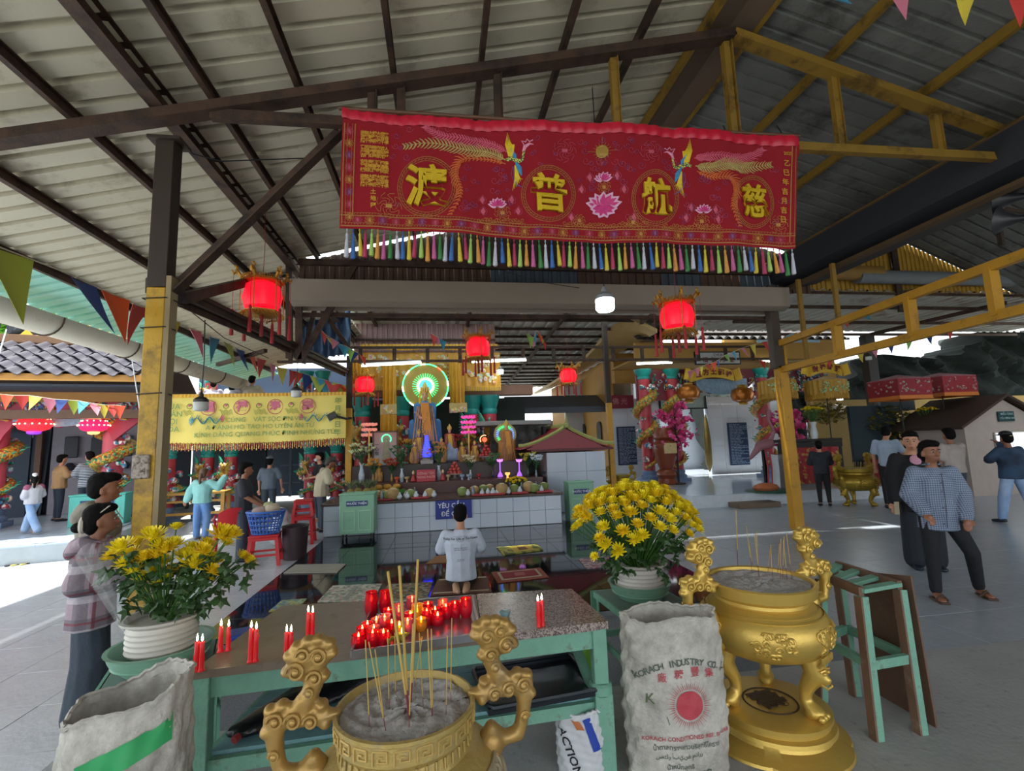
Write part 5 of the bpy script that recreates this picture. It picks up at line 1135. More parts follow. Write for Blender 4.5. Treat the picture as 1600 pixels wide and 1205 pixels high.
# halo
hc = W(665, 604, 12.85); t = T('neon_halo', 'big green neon ring with radiating green and white lamps behind the goddess head', 'lamp', hc)
b = B(); b.lathe([(.0, 0), (.58, 0), (.58, .03), (0, .03)], 48, X=TR(rx=pi/2)); b.to('disc', M('ochre_disc', '9a7a30', .6), t)
R_ = .60
for k in range(24):
    a0 = k*2*pi/24; b = B(); b.tube([(R_*cos(a0+.23*i/4), -.05, R_*sin(a0+.23*i/4)) for i in range(5)], .018, 6); b.to('neon_segment', glowm('neon_green', '3ff08a', 1.6) if k % 3 else (glowm('neon_white_green', 'd0ffe0', 3) if k != 3 else glowm('neon_red', 'ff5a3a', 1.5)), t)
for ring_, (r0, r1, mt) in enumerate(((.24, .345, glowm('ray_green', '2fe07a', 1.3)), (.17, .235, glowm('ray_white', 'e0fff0', 1.6)))):
    for k in range(32): a = k*pi/16+.05*ring_; b = B(); b.beam((r0*cos(a), -.06, r0*sin(a)), (r1*cos(a), -.06, r1*sin(a)), .018, .015); b.to('ray', mt, t)
b = B(); b.box((0, .04, -.95), (.08, .05, 2.0)); b.to('bracket', black, t)
b = B(); b.lathe([(0, 0), (.165, 0), (.165, .02)], 24, X=TR((0, -.04, 0), rx=pi/2)); b.to('inner_disc', glowm('cyan_disc', '3aa0f0', .9), t)
s2 = statue('small_gold_statue', 'smaller gold robed statue with round lamp halo, right part of the altar', (W(793, 730, 12.2).x, 12.2, 1.22), 1.1, M('gold_brown_robe', 'a8702a', .4, .2, .4, 12), M('amber_sash', 'd9962c', .5), gold)
hc = W(789, 679, 12.5); t = T('round_lamp_halo', 'round cream halo with green and blue lamps behind the smaller gold statue', 'lamp', hc)
b = B(); b.lathe([(.0, 0), (.3, 0), (.3, .03), (0, .03)], 36, X=TR(rx=pi/2)); b.to('disc', M('cream_disc', 'a89a5a', .5), t)
for k in range(28): a = k*pi/14; b = B(); b.beam((.18*cos(a), -.05, .18*sin(a)), (.24*cos(a), -.05, .24*sin(a)), .02, .015); b.to('ray', glowm('ray_green', '2fe07a', 1.3) if (k//4) % 3 else glowm('ray_blue', '4a7aff', 1.5), t)
# dragon columns behind altar
for px, lab in ((566, 'dragon column with teal capital behind the left lily vase'), (628, 'dragon column with teal capital left of the neon halo'), (738, 'dragon column right of the neon halo behind the lotus lamps'), (765, 'dragon column at the right end of the yellow altar hangings')):
    q = W(px, 650, 14.0); o = dup(c0, (q.x, 14.0, 0), label=lab); o.scale = (1.3, 1.3, 1.62)
b = B(); b.box((.1, 14.4, 3.35), (5.4, .4, .3)); tag(b.to('temple_lintel', M('dusky_pink_beam', '8a6450', .6)), 'dusky pink beam across the columns behind the altar', 'beam')
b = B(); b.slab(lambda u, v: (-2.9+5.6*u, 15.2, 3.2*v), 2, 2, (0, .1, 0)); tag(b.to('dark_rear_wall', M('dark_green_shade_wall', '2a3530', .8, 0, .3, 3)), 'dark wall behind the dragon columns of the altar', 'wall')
# yellow hangings
def cloth(name, label, px0, py0, px1, py1, Y, m, fold=30, amp=.03, cat='drape', deco=None, hem=None, group=None):
    a = W(px0, py0, Y); c = W(px1, py1, Y); w = c.x-a.x; h = a.z-c.z; t = T(name, label, cat, (a.x, Y, c.z), 0, group)
    b = B(); b.slab(lambda u, v: (w*u, amp*sin(u*w*fold)*(1-.6*v), h*v+.02*sin(u*w*4)*(1-v)), max(8, int(w*40)), 8, (0, .006, 0)); b.to('cloth', m, t)
    if deco:
        b = B()
        for k in range(int(w*h*22)+4): b.ball((random.uniform(.06, w-.06), -amp-.01, random.uniform(h*.12, h*.9)), (random.uniform(.03, .1), .008, random.uniform(.02, .08)), 7, 4)
        b.to('embroidery', deco, t)
    if hem:
        b = B(); n = int(w/.05)+2
        for k in range(n): b.box((w*(k+.5)/n, -amp*.6, -.05), (.03, .012, .14))
        b.to('fringe', hem, t)
    return t
emb = MOS('silver_pink_embroidery', ['b9c0b0', 'c97a84', 'c9a24a', '8fae9a', 'd9c07a'], 22, .4, .4)
goldc = M('golden_satin', 'c08c28', .42, 0, .28, 5, .3, 18)
cloth('altar_hanging', 'wide golden satin hanging behind the goddess, silver and pink embroidery', 547, 551, 700, 602, 13.45, goldc, 22, .03, deco=emb, hem=yel)
cloth('altar_hanging', 'golden satin hanging right of the halo, silver embroidery and fringe', 700, 551, 783, 604, 13.42, goldc, 22, .03, deco=emb, hem=yel)
cloth('pleated_pelmet', 'narrow bright yellow pleated pelmet along the top of the altar hangings', 563, 538, 778, 546, 13.3, M('bright_pleats', 'd9a82c', .4, 0, .3, 30), 70, .03)
cloth('narrow_drape', 'twisted golden drape hanging left of the neon halo', 598, 569, 619, 634, 13.1, goldc, 60, .05)
cloth('narrow_drape', 'straight golden drape hanging right of the neon halo', 702, 566, 726, 632, 13.1, goldc, 60, .05)
cloth('drape_end', 'square embroidered end of the golden drape left of the goddess', 594, 632, 620, 648, 13.05, M('silver_gold_square', 'b59a5a', .5), 10, .01, deco=emb)
cloth('drape_end', 'square embroidered end of the golden drape right of the goddess', 702, 630, 730, 645, 13.05, M('silver_gold_square', 'b59a5a', .5), 10, .01, deco=emb)
cloth('drape_tail', 'fringed golden tail below the embroidered square left of the goddess', 594, 648, 620, 676, 13.05, goldc, 50, .04)
cloth('gold_curtain', 'golden curtain edge behind the small left lantern', 545, 566, 572, 600, 12.9, goldc, 60, .05)
# picture, vase, lotus lamps and other offerings
t = T('framed_picture', 'framed picture of a robed figure with green neon arc, left of the goddess', 'picture', W(602, 728, 12.1))
a = W(583, 676, 12.1); c = W(621, 728, 12.1); w = c.x-a.x; h = a.z-c.z
b = B(); 
for s_ in (-1, 1): b.box((s_*w/2, 0, h/2), (.04, .04, h+.04)); b.box((0, 0, h/2+s_*h/2), (w, .04, .04))
b.to('frame', brownw, t)
b = B(); b.slab(lambda u, v: (w*(u-.5), .0, h*v), 1, 1, (0, .02, 0)); pt = NT('pink_to_grey_print'); g_ = pt.n('SeparateXYZ', Vector=pt.co()).outputs[2]; m_ = pt.fin(pt.mix(pt.n('MapRange', Value=g_, From_Min=0, From_Max=h).outputs[0], lin('9aa4a4'), lin('b0605a')), .3); b.to('print', m_, t)
OB([[((.03, -.02, .12*h), (.12, .012, .02)), ((.03, -.02, .7*h), (.05, .012, .04))], [((.03, -.02, .8*h), (.035, .014, .05))]], .012, 2).to('painted_figure', M('olive_cream_robe', '9a9270', .6, 0, .4, 14), t)
b = B(); b.tube([(.03+.11*cos(a_), -.03, h*.78+.11*sin(a_)) for a_ in [(-.6+i*.27) for i in range(17)]], .012, 6); b.to('neon_arc', glowm('neon_green', '3ff08a', 1.6), t)
b = B(); 
for i, ch in enumerate('一心敬'): b.text(ch, .1, TR((-w*.34, -.02, h*(.62-.13*i))), .01)
b.to('writing', black, t, smooth=0)
porc = M('blue_white_porcelain', 'b4bfd0', .2, 0, .5, 18)
def vase(label, loc, h, m=porc, cat='vase', group=None):
    t = T('vase', label, cat, loc, 0, group); b = B(); b.lathe([(.07, 0), (.09, .03), (.12, .25), (.13, .45), (.07, .75), (.06, .85), (.09, 1.0), (.075, .99)], 20); 
    b.v = [V((v.x*h*1.3, v.y*h*1.3, v.z*h)) for v in b.v]; b.to('body', m, t); return t
def lily(t, z, n, s_, green, petal):
    b = B(); c_ = B()
    for k in range(n):
        a = random.uniform(0, 2*pi); r = random.uniform(.15, .55)*s_; hh = random.uniform(.5, 1.0)*s_; e = V((r*cos(a), r*sin(a), z+hh)); b.tube([(0, 0, z), (r*.4*cos(a), r*.4*sin(a), z+hh*.6), e], .006, 4)
        for j in range(4): p = V((0, 0, z)).lerp(e, .4+.15*j); d = V((cos(a+j*2), sin(a+j*2), .8)).normalized(); w_ = d.cross(V((0, 0, 1))).normalized()*.02; b.add([p-w_*.3, p+d*.08-w_, p+d*.2*s_, p+d*.08+w_], [(0, 1, 2, 3)])
        for j in range(5): d = V((cos(j*1.26), sin(j*1.26), 1.4)).normalized(); c_.tube([e, e+d*.05, e+d*.08+V((d.x*.02, d.y*.02, 0))], [.006, .018, .003], 5)
    b.to('stems_and_leaves', green, t); c_.to('blossoms', petal, t)
gm_ = M('leaf_green', '2f5a34', .5, 0, .4, 12)
for px, Y, h, lab, pet in ((565, 11.4, .42, 'tall blue and white vase of white lilies at the left end of the altar', M('cream_lily', 'c9cf9a', .5)), (686, 11.3, .34, 'small blue and white vase right of the blue lamp pagoda', M('mixed_blossom', 'c98a4a', .5)), (628, 11.3, .3, 'dark leafy plant in a pot between picture and goddess', M('dark_green_bud', '3a6a3a', .5))):
    q = W(px, 745, Y); t = vase(lab, (q.x, Y, .93), h); lily(t, h, 16, .5, gm_, pet)
def lotus_stack(label, px, py, Y, n, m, ztop):
    q = W(px, py, Y); t = T('lotus_lamp', label, 'lamp', (q.x, Y, 1.28)); b = B(); b.tube([(0, 0, 0), (0, 0, q.z-1.28)], .025, 6); b.lathe([(.14, 0), (.05, .06)], 12); b.to('stand', gold, t)
    for r_ in range(n):
        for k in range(6 if r_ < n-1 else 1):
            a = k*pi/3+r_*.5; c = V((.14*cos(a), .14*sin(a), q.z-1.28-.16+r_*.13)) if r_ < n-1 else V((0, 0, q.z-1.28+.1)); b = B()
            for j in range(6): d = V((cos(j*pi/3), sin(j*pi/3), .7)); b.tube([c, c+d*.045, c+d*.05+V((0, 0, .04))], [.008, .024, .004], 5)
            b.to('lotus_blossom', m, t)
lotus_stack('stack of glowing salmon lotus lamps left of the framed picture', 577, 672, 12.3, 4, glowm('salmon_lotus', 'd98a7a', .25), 0)
lotus_stack('stack of glowing magenta lotus lamps right of the goddess', 732, 668, 12.2, 5, glowm('magenta_lotus', 'd94aa0', .35), 0)
for px, lab in ((781, 'slim violet lotus lamp left of the smaller gold statue'), (811, 'slim violet lotus lamp right of the smaller gold statue')):
    q = W(px, 722, 11.6); t = T('violet_lotus_lamp', lab, 'lamp', (q.x, 11.6, .93)); b = B(); b.lathe([(.07, 0), (.05, .06), (.015, .12), (.015, q.z-.93)], 12); b.to('stem', glowm('violet_glow', 'a060e0', .6), t)
    b = B(); 
    for j in range(8): d = V((cos(j*pi/4), sin(j*pi/4), .5)); c = V((0, 0, q.z-.93)); b.tube([c, c+d*.05, c+d*.08+V((0, 0, .03))], [.008, .025, .004], 5)
    b.to('blossom', glowm('lilac_glow', 'd08ae0', .5), t)
q = W(667, 722, 11.7); t = T('pagoda_lamp', 'slim blue glowing pagoda lamp standing before the goddess', 'lamp', (q.x, 11.7, 1.3)); top = W(667, 682, 11.7).z-1.3
b = B(); b.box((0, 0, .04), (.3, .22, .08), bv=.01); b.lathe([(.16, .08), (.1, .14), (.16, .16)], 8); b.to('pedestal', M('silver_white_base', 'a4a09c', .4, 0, .3, 20), t)
for k in range(9): z0 = .17+(top-.17)*k/9; r = .10-.008*k; b = B(); b.lathe([(r, 0), (r, .05), (r*1.25, .055), (r*1.0, .075)], 6, (0, 0, z0)); b.to('storey', glowm('deep_blue_glow', '2a30ff', 1.6), t)
t = T('donation_casket', 'red glass fronted box with white lettering on the second altar tier', 'box', (W(666, 746, 11.15).x, 11.15, .93)); b = B(); b.box((0, 0, .13), (.42, .25, .26), bv=.008); b.to('body', M('rose_red_box', 'b02a3a', .4), t)
b = B(); b.text('CÔNG ĐỨC', .07, TR((0, -.13, .18)), .006); b.text('THÙNG PHƯỚC', .06, TR((0, -.13, .10)), .004); b.to('lettering', M('pinkish_letters', 'd9a8a0', .5), t, smooth=0)
for px, lab in ((646, 'small red figurine left of the red lettered box'), (692, 'small red figurine right of the red lettered box')):
    q = W(px, 750, 11.1); t = T('red_figurine', lab, 'figurine', (q.x, 11.1, .93)); OB([[((0, 0, .02), (.07, .05, .02)), ((0, 0, .13), (.04, .035, .03))]], .01, 1).to('robe', redg, t); b = B(); b.ball((0, 0, .19), .03, 8, 6); b.lathe([(.035, .2), (.012, .25)], 10); b.to('head', M('cream_face', 'd9b48a', .5), t)
# gilt attendant statues and ornaments clusters (each its own thing)
k = 0
for px, Y, z0, h, lab in ((648, 12.0, 1.3, .55, 'gilt attendant figure left of the blue pagoda lamp'), (655, 12.2, 1.3, .85, 'taller gilt attendant figure close to the goddess, left side'), (690, 12.0, 1.3, .62, 'gilt attendant figure right of the blue pagoda lamp'), (703, 12.3, 1.3, .95, 'taller gilt attendant with red robe right of the goddess'), (592, 11.6, .93, .42, 'gilt leafy ornament below the framed picture'), (722, 12.0, 1.3, .5, 'dark gilt figurine below the magenta lotus lamps'), (742, 12.0, 1.3, .52, 'dark gilt figurine right of the apple pyramid')):
    q = W(px, 720, Y); statue('gilt_figure', lab, (q.x, Y, z0), h, M('tarnished_gilt', 'a87a2c', .35, .5, .5, 16) if k not in (3,) else M('deep_red_robe', '8a1c22', .5, 0, .3, 8), M('gilt_sash', 'c9962c', .4, .4), gold); k += 1
def pyramid(label, px, Y, z0, m, n=3, r=.045):
    q = W(px, 720, Y); t = T('fruit_stand', label, 'fruit stand', (q.x, Y, z0)); b = B(); b.lathe([(.1, 0), (.03, .03), (.03, .08), (.19, .11), (.2, .13)], 16); b.to('dish', M('pale_dish', 'b4a8a0', .4), t)
    for l in range(n):
        c_ = n+2-l*2 if 0 else (n-l)*2
        for j in range(max(1, c_)): a = j*2*pi/max(1, c_)+l*.4; rr = .13*(n-l)/n-.0; b = B(); b.ball((rr*cos(a), rr*sin(a), .15+l*r*1.6), (r, r, r*.92), 10, 8); o = put(b.mesh('fruit', m), 'fruit', t)
pyramid('pyramid of red apples on a dish right of the goddess', 710, 11.5, .93, M('apple_red', 'b8483c', .4, 0, .3, 9), 4)
pyramid('pyramid of red apples on a tall dark stand near the smaller statue', 760, 11.9, 1.3, M('apple_deep_red', 'b03430', .4, 0, .3, 9), 4)
q = W(757, 687, 12.1); t = T('red_lamp', 'small red glowing disc lamp with orange arc, left of the smaller statue', 'lamp', q); b = B(); b.lathe([(0, 0), (.06, 0), (.06, .02)], 16, X=TR(rx=pi/2)); b.to('disc', glowm('red_disc', 'ff3a20', 2), t); b = B(); b.tube([(.11*cos(a_), 0, .11*sin(a_)) for a_ in [1.2+.25*i for i in range(11)]], .012, 6); b.to('arc', glowm('orange_arc', 'ffb080', 1), t); b = B(); b.tube([(0, .02, 0), (0, .02, -.5)], .02, 6); b.to('stand', M('rose_stand', '9a4a4a', .5), t)
# table-top offerings: coconuts, bags, glasses, trays
ccm = [M('coconut_tan', 'a88a5a', .7, 0, .3, 20, .4), M('coconut_green', '7a8a4a', .6, 0, .35, 10, .3)]; ccw = M('coconut_cut', 'cfc6a0', .6)
cb = B(); cb.lathe([(.001, 0), (.07, .01), (.10, .06), (.105, .11), (.085, .155), (.05, .17)], 12); cw = B(); cw.lathe([(.052, .168), (.03, .18), (.001, .178)], 12)
cme = [cb.mesh('husk', m) for m in ccm]; cwm = cw.mesh('cut_top', ccw)
bagm = OB([[((0, 0, .05), (.06, .05, .05)), ((0, 0, .11), (.015, .015, .03))], [((0, 0, .13), (.035, .02, .012))]], .009, 1); bagme = bagm.mesh('plastic_bag', M('white_plastic_bag', 'c4ccd4', .3, 0, .1))
botb = B(); botb.lathe([(.03, 0), (.034, .02), (.034, .12), (.015, .17), (.014, .2)], 12); botme = botb.mesh('bottle', M('clear_bottle', 'a9b8c4', .1, trans=.6))
trb = B(); trb.box((0, 0, .012), (.34, .22, .02), bv=.006); trb.box((0, -.11, .025), (.34, .012, .03)); trb.box((0, .11, .025), (.34, .012, .03)); trme = trb.mesh('tray', M('red_plastic_tray', 'a02028', .4))
ZT = .68
side = lambda x: 'left' if x < 0 else 'right'
pos = [(591, 10.1), (605, 9.98), (614, 9.93), (641, 10.05), (671, 10.02), (722, 10.0), (741, 10.15), (755, 10.3), (784, 9.95), (803, 10.05), (826, 10.1), (850, 10.25), (765, 10.4), (835, 10.0)]
lb = ['green coconut furthest left, behind the green box', 'tan coconut second from the left end of the counter', 'large tan coconut cut open above the left green box edge', 'coconut between the bags left of the blue sign', 'coconut just above the left corner of the blue sign', 'coconut just above the kneeling man\'s head', 'coconut first to the right of the kneeling man\'s head', 'coconut set back right of the kneeling man\'s head', 'large cut coconut at the front edge, middle of the right half', 'cut coconut next to the yellow chrysanthemums', 'cut coconut under the yellow chrysanthemums, right side', 'coconut last at the right end of the counter', 'coconut at the back below the apple pyramid', 'small green coconut near the right end of the counter']
for i, ((px, Y), l) in enumerate(zip(pos, lb)):
    q = W(px, 760, Y); t = T('coconut', l, 'coconut', (q.x, Y, ZT+.002), random.uniform(0, 3), 'coconuts on the altar counter'); o = put(cme[i % 2], 'husk', t); put(cwm, 'cut_top', t); s_ = 1.25 if i in (2, 8, 10) else 1.0; t.scale = (s_, s_, s_)
for i, (px, Y) in enumerate(((583, 9.95), (600, 10.25), (624, 9.9), (634, 10.2), (636, 9.92), (650, 9.95), (664, 9.92), (678, 9.95), (731, 9.92), (753, 9.9), (762, 9.95), (770, 9.9), (777, 9.93), (794, 9.92), (812, 9.95), (842, 10.05), (846, 9.95))):
    q = W(px, 760, Y); put(bagme, 'plastic_bag', loc=(q.x, Y, ZT+.002), rz=random.uniform(0, 3), label='small knotted white plastic bag, %s of seventeen from the left along the altar counter' % ORD[i], cat='bag', group='knotted white bags on the altar counter')
for i, (px, Y) in enumerate(((597, 9.9), (608, 10.3), (648, 10.25), (739, 9.9), (786, 10.3), (797, 10.3), (815, 10.25), (820, 10.3), (831, 10.3), (838, 10.25))):
    q = W(px, 760, Y); put(botme, 'bottle', loc=(q.x, Y, ZT+.002), label='small clear bottle, %s of ten from the left among the counter offerings' % ORD[i], cat='bottle', group='clear bottles on the altar counter')
for i, (px, Y) in enumerate(((596, 9.9), (652, 9.93), (745, 9.9), (770, 9.92), (806, 9.93), (845, 9.95))):
    q = W(px, 760, Y); put(trme, 'tray', loc=(q.x+.06, Y, ZT), label='red plastic tray on the altar counter edge, %s of six from the left' % ORD[i], cat='tray', group='red trays along the counter edge')
def pineapple(px, Y, lab):
    q = W(px, 760, Y); t = T('pineapple', lab, 'pineapple', (q.x, Y, ZT), random.uniform(0, 3), 'pineapples at the left end'); b = B(); b.lathe([(.03, 0), (.08, .04), (.09, .12), (.07, .2), (.03, .23)], 14, wob=lambda a, j: 1+.05*sin(a*7+j*2)); b.to('fruit', M('pineapple_skin', '8a7a3a', .7, 0, .5, 30, .6, 60), t)
    b = B()
    for k in range(16): a = k*2.4; d = V((cos(a), sin(a), 1.6+.08*k)).normalized(); b.tube([(0, 0, .2), d*.1+V((0, 0, .2)), d*.22+V((cos(a)*.04, sin(a)*.04, .2))], [.014, .012, .001], 4)
    b.to('leaf_crown', M('grey_green_leaf', '5a6a4a', .6, 0, .3), t)
for px, Y, l in ((548, 10.2, 'pineapple nearest the left end of the altar counter'), (560, 10.4, 'pineapple second from the left end, set back'), (573, 10.2, 'pineapple left of the orange mound of fruit'), (583, 10.45, 'pineapple behind the first coconuts')): pineapple(px, Y, l)
t = T('fruit_mound', 'mound of orange mangoes with green leaves behind the left coconuts', 'fruit', (W(605, 750, 10.6).x, 10.6, ZT))
for k in range(12): b = B(); a = k*.9; b.ball((.2*cos(a)*(k > 3), .1*sin(a), .06+.05*(k % 4)), (.09, .06, .055), 10, 6); b.to('mango', M('mango_orange', 'b8862c', .5, 0, .2), t)
b = B()
for k in range(14): p = V((.15+random.uniform(-.1, .15), -.08, .08+random.uniform(0, .1))); b.add([p, p+V((.05, -.01, .03)), p+V((.11, 0, 0)), p+V((.05, .01, -.03))], [(0, 1, 2, 3)])
b.to('leaves', M('fresh_green_leaf', '4a8a3a', .5), t)
# yellow chrysanthemum mesh, used everywhere
def mum_mesh(r, name, c, n=46):
    b = B()
    for k in range(n):
        l = k/n; a = k*2.399; el = .15+1.2*l; rr = r*(1-.45*l); d = V((cos(a)*cos(el), sin(a)*cos(el), sin(el))); sd_ = V((-sin(a), cos(a), 0))*r*.13
        p0 = d*r*.1; p1 = d*rr*.6+V((0, 0, -r*.04)); p2 = d*rr+V((0, 0, r*.08))
        b.add([p0-sd_*.4, p0+sd_*.4, p1+sd_, p2+sd_*.35, p2-sd_*.35, p1-sd_], [(0, 1, 2, 5), (5, 2, 3, 4)])
    b.ball((0, 0, r*.1), (r*.3, r*.3, r*.25), 7, 4)
    return b.mesh(name, c, 60)
mumY = M('chrome_yellow_petal', 'f2dc1c', .55, 0, .15, 30); mumG = M('golden_yellow_petal', 'eccc12', .55, 0, .15, 30)
mum = [mum_mesh(.05, 'flower', mumY), mum_mesh(.05, 'flower', mumG)]
def bouquet(label, loc, pts, rb_, leaves, pot=None, cat='flower arrangement', name='flower_pot', lm=None, ls=.06, stemz=0):
    t = T(name, label, cat, loc)
    for p, s_ in pts:
        p = V(p); o = put(mum[random.randint(0, 1)], 'flower', t, loc=p); d = (p-V((0, 0, rb_))).normalized()
        o.rotation_euler = d.to_track_quat('Z', 'Y').to_euler(); o.scale = (s_, s_, s_)
    b = B()
    for p, s_ in pts: b.tube([(0, 0, stemz), V(p)*.5+V((0, 0, stemz*.5)), V(p)], .004, 4)
    b.to('stems', M('stem_green', '3f6a2a', .5), t)
    b = B(); L_ = ls
    b.add([(0, 0, 0), (L_*.35, L_*.3, .004), (L_*.2, L_*.5, 0), (L_*.45, L_*.75, -.004), (L_*.15, L_*.85, .004), (0, L_*1.3, -.01), (-L_*.15, L_*.85, .004), (-L_*.45, L_*.75, -.004), (-L_*.2, L_*.5, 0), (-L_*.35, L_*.3, .004), (0, L_*.6, .012)], [(0, 1, 10), (1, 2, 10), (2, 3, 10), (3, 4, 10), (4, 5, 10), (5, 6, 10), (6, 7, 10), (7, 8, 10), (8, 9, 10), (9, 0, 10)])
    me = b.mesh('leaf', lm or M('dark_leaf_green', '2c4a22', .5, 0, .3, 6), 0)
    for p in leaves: o = put(me, 'leaf', t, loc=p); o.rotation_euler = (random.uniform(-.9, .9), random.uniform(-.9, .9), random.uniform(0, 6.3)); s_ = random.uniform(.7, 1.4); o.scale = (s_, s_, s_)
    return t
def dome(n, r, rz_, z0, s0, s1): 
    o = []
    for k in range(n): a = k*2.399; q = sqrt((k+.5)/n); o.append(((r*q*cos(a), r*q*sin(a), z0+rz_*sqrt(max(0, 1-q*q*.9))+random.uniform(-.02, .02)), random.uniform(s0, s1)))
    return o
def cloud(n, r, z0, z1): return [(random.gauss(0, r*.5), random.gauss(0, r*.5), random.uniform(z0, z1)) for _ in range(n)]
q = W(806, 750, 10.6); bouquet('round basket of yellow chrysanthemums on the altar counter right of the statue lamps', (q.x, 10.6, ZT), dome(30, .24, .12, .16, .8, 1.1), 0, cloud(24, .3, .04, .18), name='flower_basket')
for px, py, Y, lab, s_ in ((1268, 641, 11.9, 'yellow chrysanthemums on a tall white vase behind the right yellow post', 1), (1448, 642, 11.8, 'yellow chrysanthemums in a white vase under the red parasols', 1.0)):
    q = W(px, py, Y); t = bouquet(lab, (q.x, Y, q.z-.35), dome(34, .27, .1, .32, .9, 1.2), 0, cloud(50, .26, .05, .3), name='flower_vase')
    b = B(); b.lathe([(.09, -.55), (.07, -.5), (.1, -.3), (.06, -.1), (.09, .02)], 14); b.to('vase', M('white_vase', 'b9c0c4', .3), t)

# further small offerings on the tiers
def posy(px, py, Y, z0, h, n, col, leaf, lab, s_=.32):
    q = W(px, py, Y); t = vase(lab, (q.x, Y, z0), h, M('glazed_vase_'+leaf, leaf, .3, 0, .3, 12)); lily(t, h, n, s_, gm_, M('petal_'+col, col, .5, 0, .25, 20))
for a in ((612, 735, 11.5, .93, .18, 14, 'b8482c', 'a8843a', 'small vase of orange red blossoms below the framed picture'),
          (640, 700, 12.3, 1.3, .25, 16, 'c9963a', '8a5a2c', 'gilt blossom spray in a brown vase close left of the goddess'),
          (676, 700, 12.2, 1.3, .2, 14, '3f6a3a', '4a3a2c', 'green leafy spray in front of the goddess hem'),
          (716, 690, 12.5, 1.3, .35, 18, 'a83a3a', '8a2a2c', 'tall spray of dark red blossoms behind the apple pyramid'),
          (735, 735, 11.4, .93, .2, 12, 'd9c9a4', 'c4c8d0', 'white vase of cream blossoms below the magenta lotus lamps'),
          (770, 730, 11.5, .93, .2, 12, '4a7a4a', '2f3a4a', 'dark vase of green sprigs left of the violet lamps'),
          (825, 735, 11.3, .93, .2, 14, 'b8a83a', '3a4a3a', 'yellow green sprigs in a dark vase right of the violet lamps'),
          (838, 745, 10.9, .93, .16, 10, 'c4ccd8', '8a98a8', 'silver vase of pale sprigs at the right end of the second tier'),
          (583, 735, 11.2, .93, .2, 12, 'c98a3a', '9a7a3a', 'amber blossoms in a brass vase next to the tall lily vase')): posy(*a)
for i, (px, Y, z0, c, l) in enumerate(((636, 11.15, .93, 'b8a070', 'brass candle cup left of the small red figurines'), (700, 11.15, .93, 'b8a070', 'brass candle cup right of the small red figurines'), (722, 11.1, .93, '9aa8c0', 'pale blue teacup below the apple pyramid'), (732, 11.05, .93, '9aa8c0', 'pale blue teacup left of the kneeling man sightline'), (748, 11.1, .93, 'a8323a', 'red glass cup on the second tier'), (793, 11.1, .93, 'd9703a', 'small orange glowing oil lamp under the smaller statue'), (620, 11.15, .93, 'c9582c', 'orange glazed dish on the second tier'), (850, 11.1, .93, '2f3238', 'black lacquer cup at the right end of the second tier'))):
    q = W(px, 740, Y); b = B(); b.lathe([(.03, 0), (.02, .02), (.02, .05), (.055, .08), (.06, .12), (.05, .12), (.02, .07)], 14); tag(b.to('offering_cup', M('cup_'+c, c, .3, 0, .15, emit=2 if 'glowing' in l else 0)), l, 'cup').location = (q.x, Y, z0)
t = T('carved_mountain', 'blue and white carved mountain piece behind the apple pyramid', 'ornament', (W(706, 700, 12.0).x, 12.05, 1.3)); OB([[((0, 0, .1), (.2, .08, .08)), ((-.06, 0, .4), (.05, .04, .1))], [((.1, 0, .1), (.1, .07, .08)), ((.12, 0, .3), (.05, .04, .06))]], .02, 1).to('peak', M('blue_white_stone', '8a98ac', .4, 0, .6, 10), t)
b = B(); b.box((0, 0, .03), (.5, .2, .06), bv=.01); b.to('stand', black, t)
# ================================================================ FOREGROUND
random.seed(21)
# ---- mats and cards on the black granite
def quadthing(name, label, cat, pts, z, m, th=.012, group=None, cols_=None, parts=None):
    P_ = [G(px, py, z) for px, py in pts]; c = sum(P_, V())/4; t = T(name, label, cat, c, 0, group); L = [p-c for p in P_]
    f = lambda u, v: (L[0].lerp(L[1], u)).lerp(L[3].lerp(L[2], u), v)
    b = B(); b.slab(lambda u, v: f(u, v), 6, 4, (0, 0, -th)); b.to('mat', m, t)
    for ip, (u0, u1, v0, v1, mm, nm) in enumerate(parts or []):
        b = B(); b.slab(lambda u, v: f(u0+(u1-u0)*u, v0+(v1-v0)*v)+V((0, 0, .003+.0025*ip)), 4, 3, (0, 0, -.004)); b.to(nm, mm, t)
    return t
flor = lambda n, cs, sc: MOS(n, cs, sc, .7, .1)
ZM = .066
quadthing('cardboard', 'flat beige cardboard sheet at the left edge of the black granite', 'cardboard', [(443, 895), (527, 894), (541, 881), (462, 882)], ZM, M('beige_cardboard', '8f8a80', .8))
quadthing('prayer_mat', 'pale flowered prayer mat on the black granite left of the incense tips', 'mat', [(496, 940), (582, 938), (597, 912), (520, 915)], ZM, flor('pale_floral', ['b4b0a4', '8f9a84', 'b49a90', 'c4c0b4', '7a8474'], 26), parts=[(.46, .54, .1, .9, M('grey_fold', '8f9088', .8), 'fold')])
quadthing('prayer_mat', 'dark flowered prayer mat just left of the kneeling man', 'mat', [(588, 938), (668, 934), (676, 909), (607, 913)], ZM, flor('dark_floral', ['4a4a40', '7a7a4a', '8a5040', '94907c', '3a4438'], 26))
quadthing('prayer_mat', 'brown bordered mat under the kneeling man', 'mat', [(672, 930), (768, 924), (762, 900), (684, 905)], ZM, M('brown_weave', '6a4434', .8, 0, .3, 30), parts=[(.04, .96, .06, .12, M('cream_border', 'b4a48a', .8), 'border'), (.04, .96, .88, .94, M('cream_border', 'b4a48a', .8), 'border')])
crd = M('cream_border', 'b4a48a', .8)
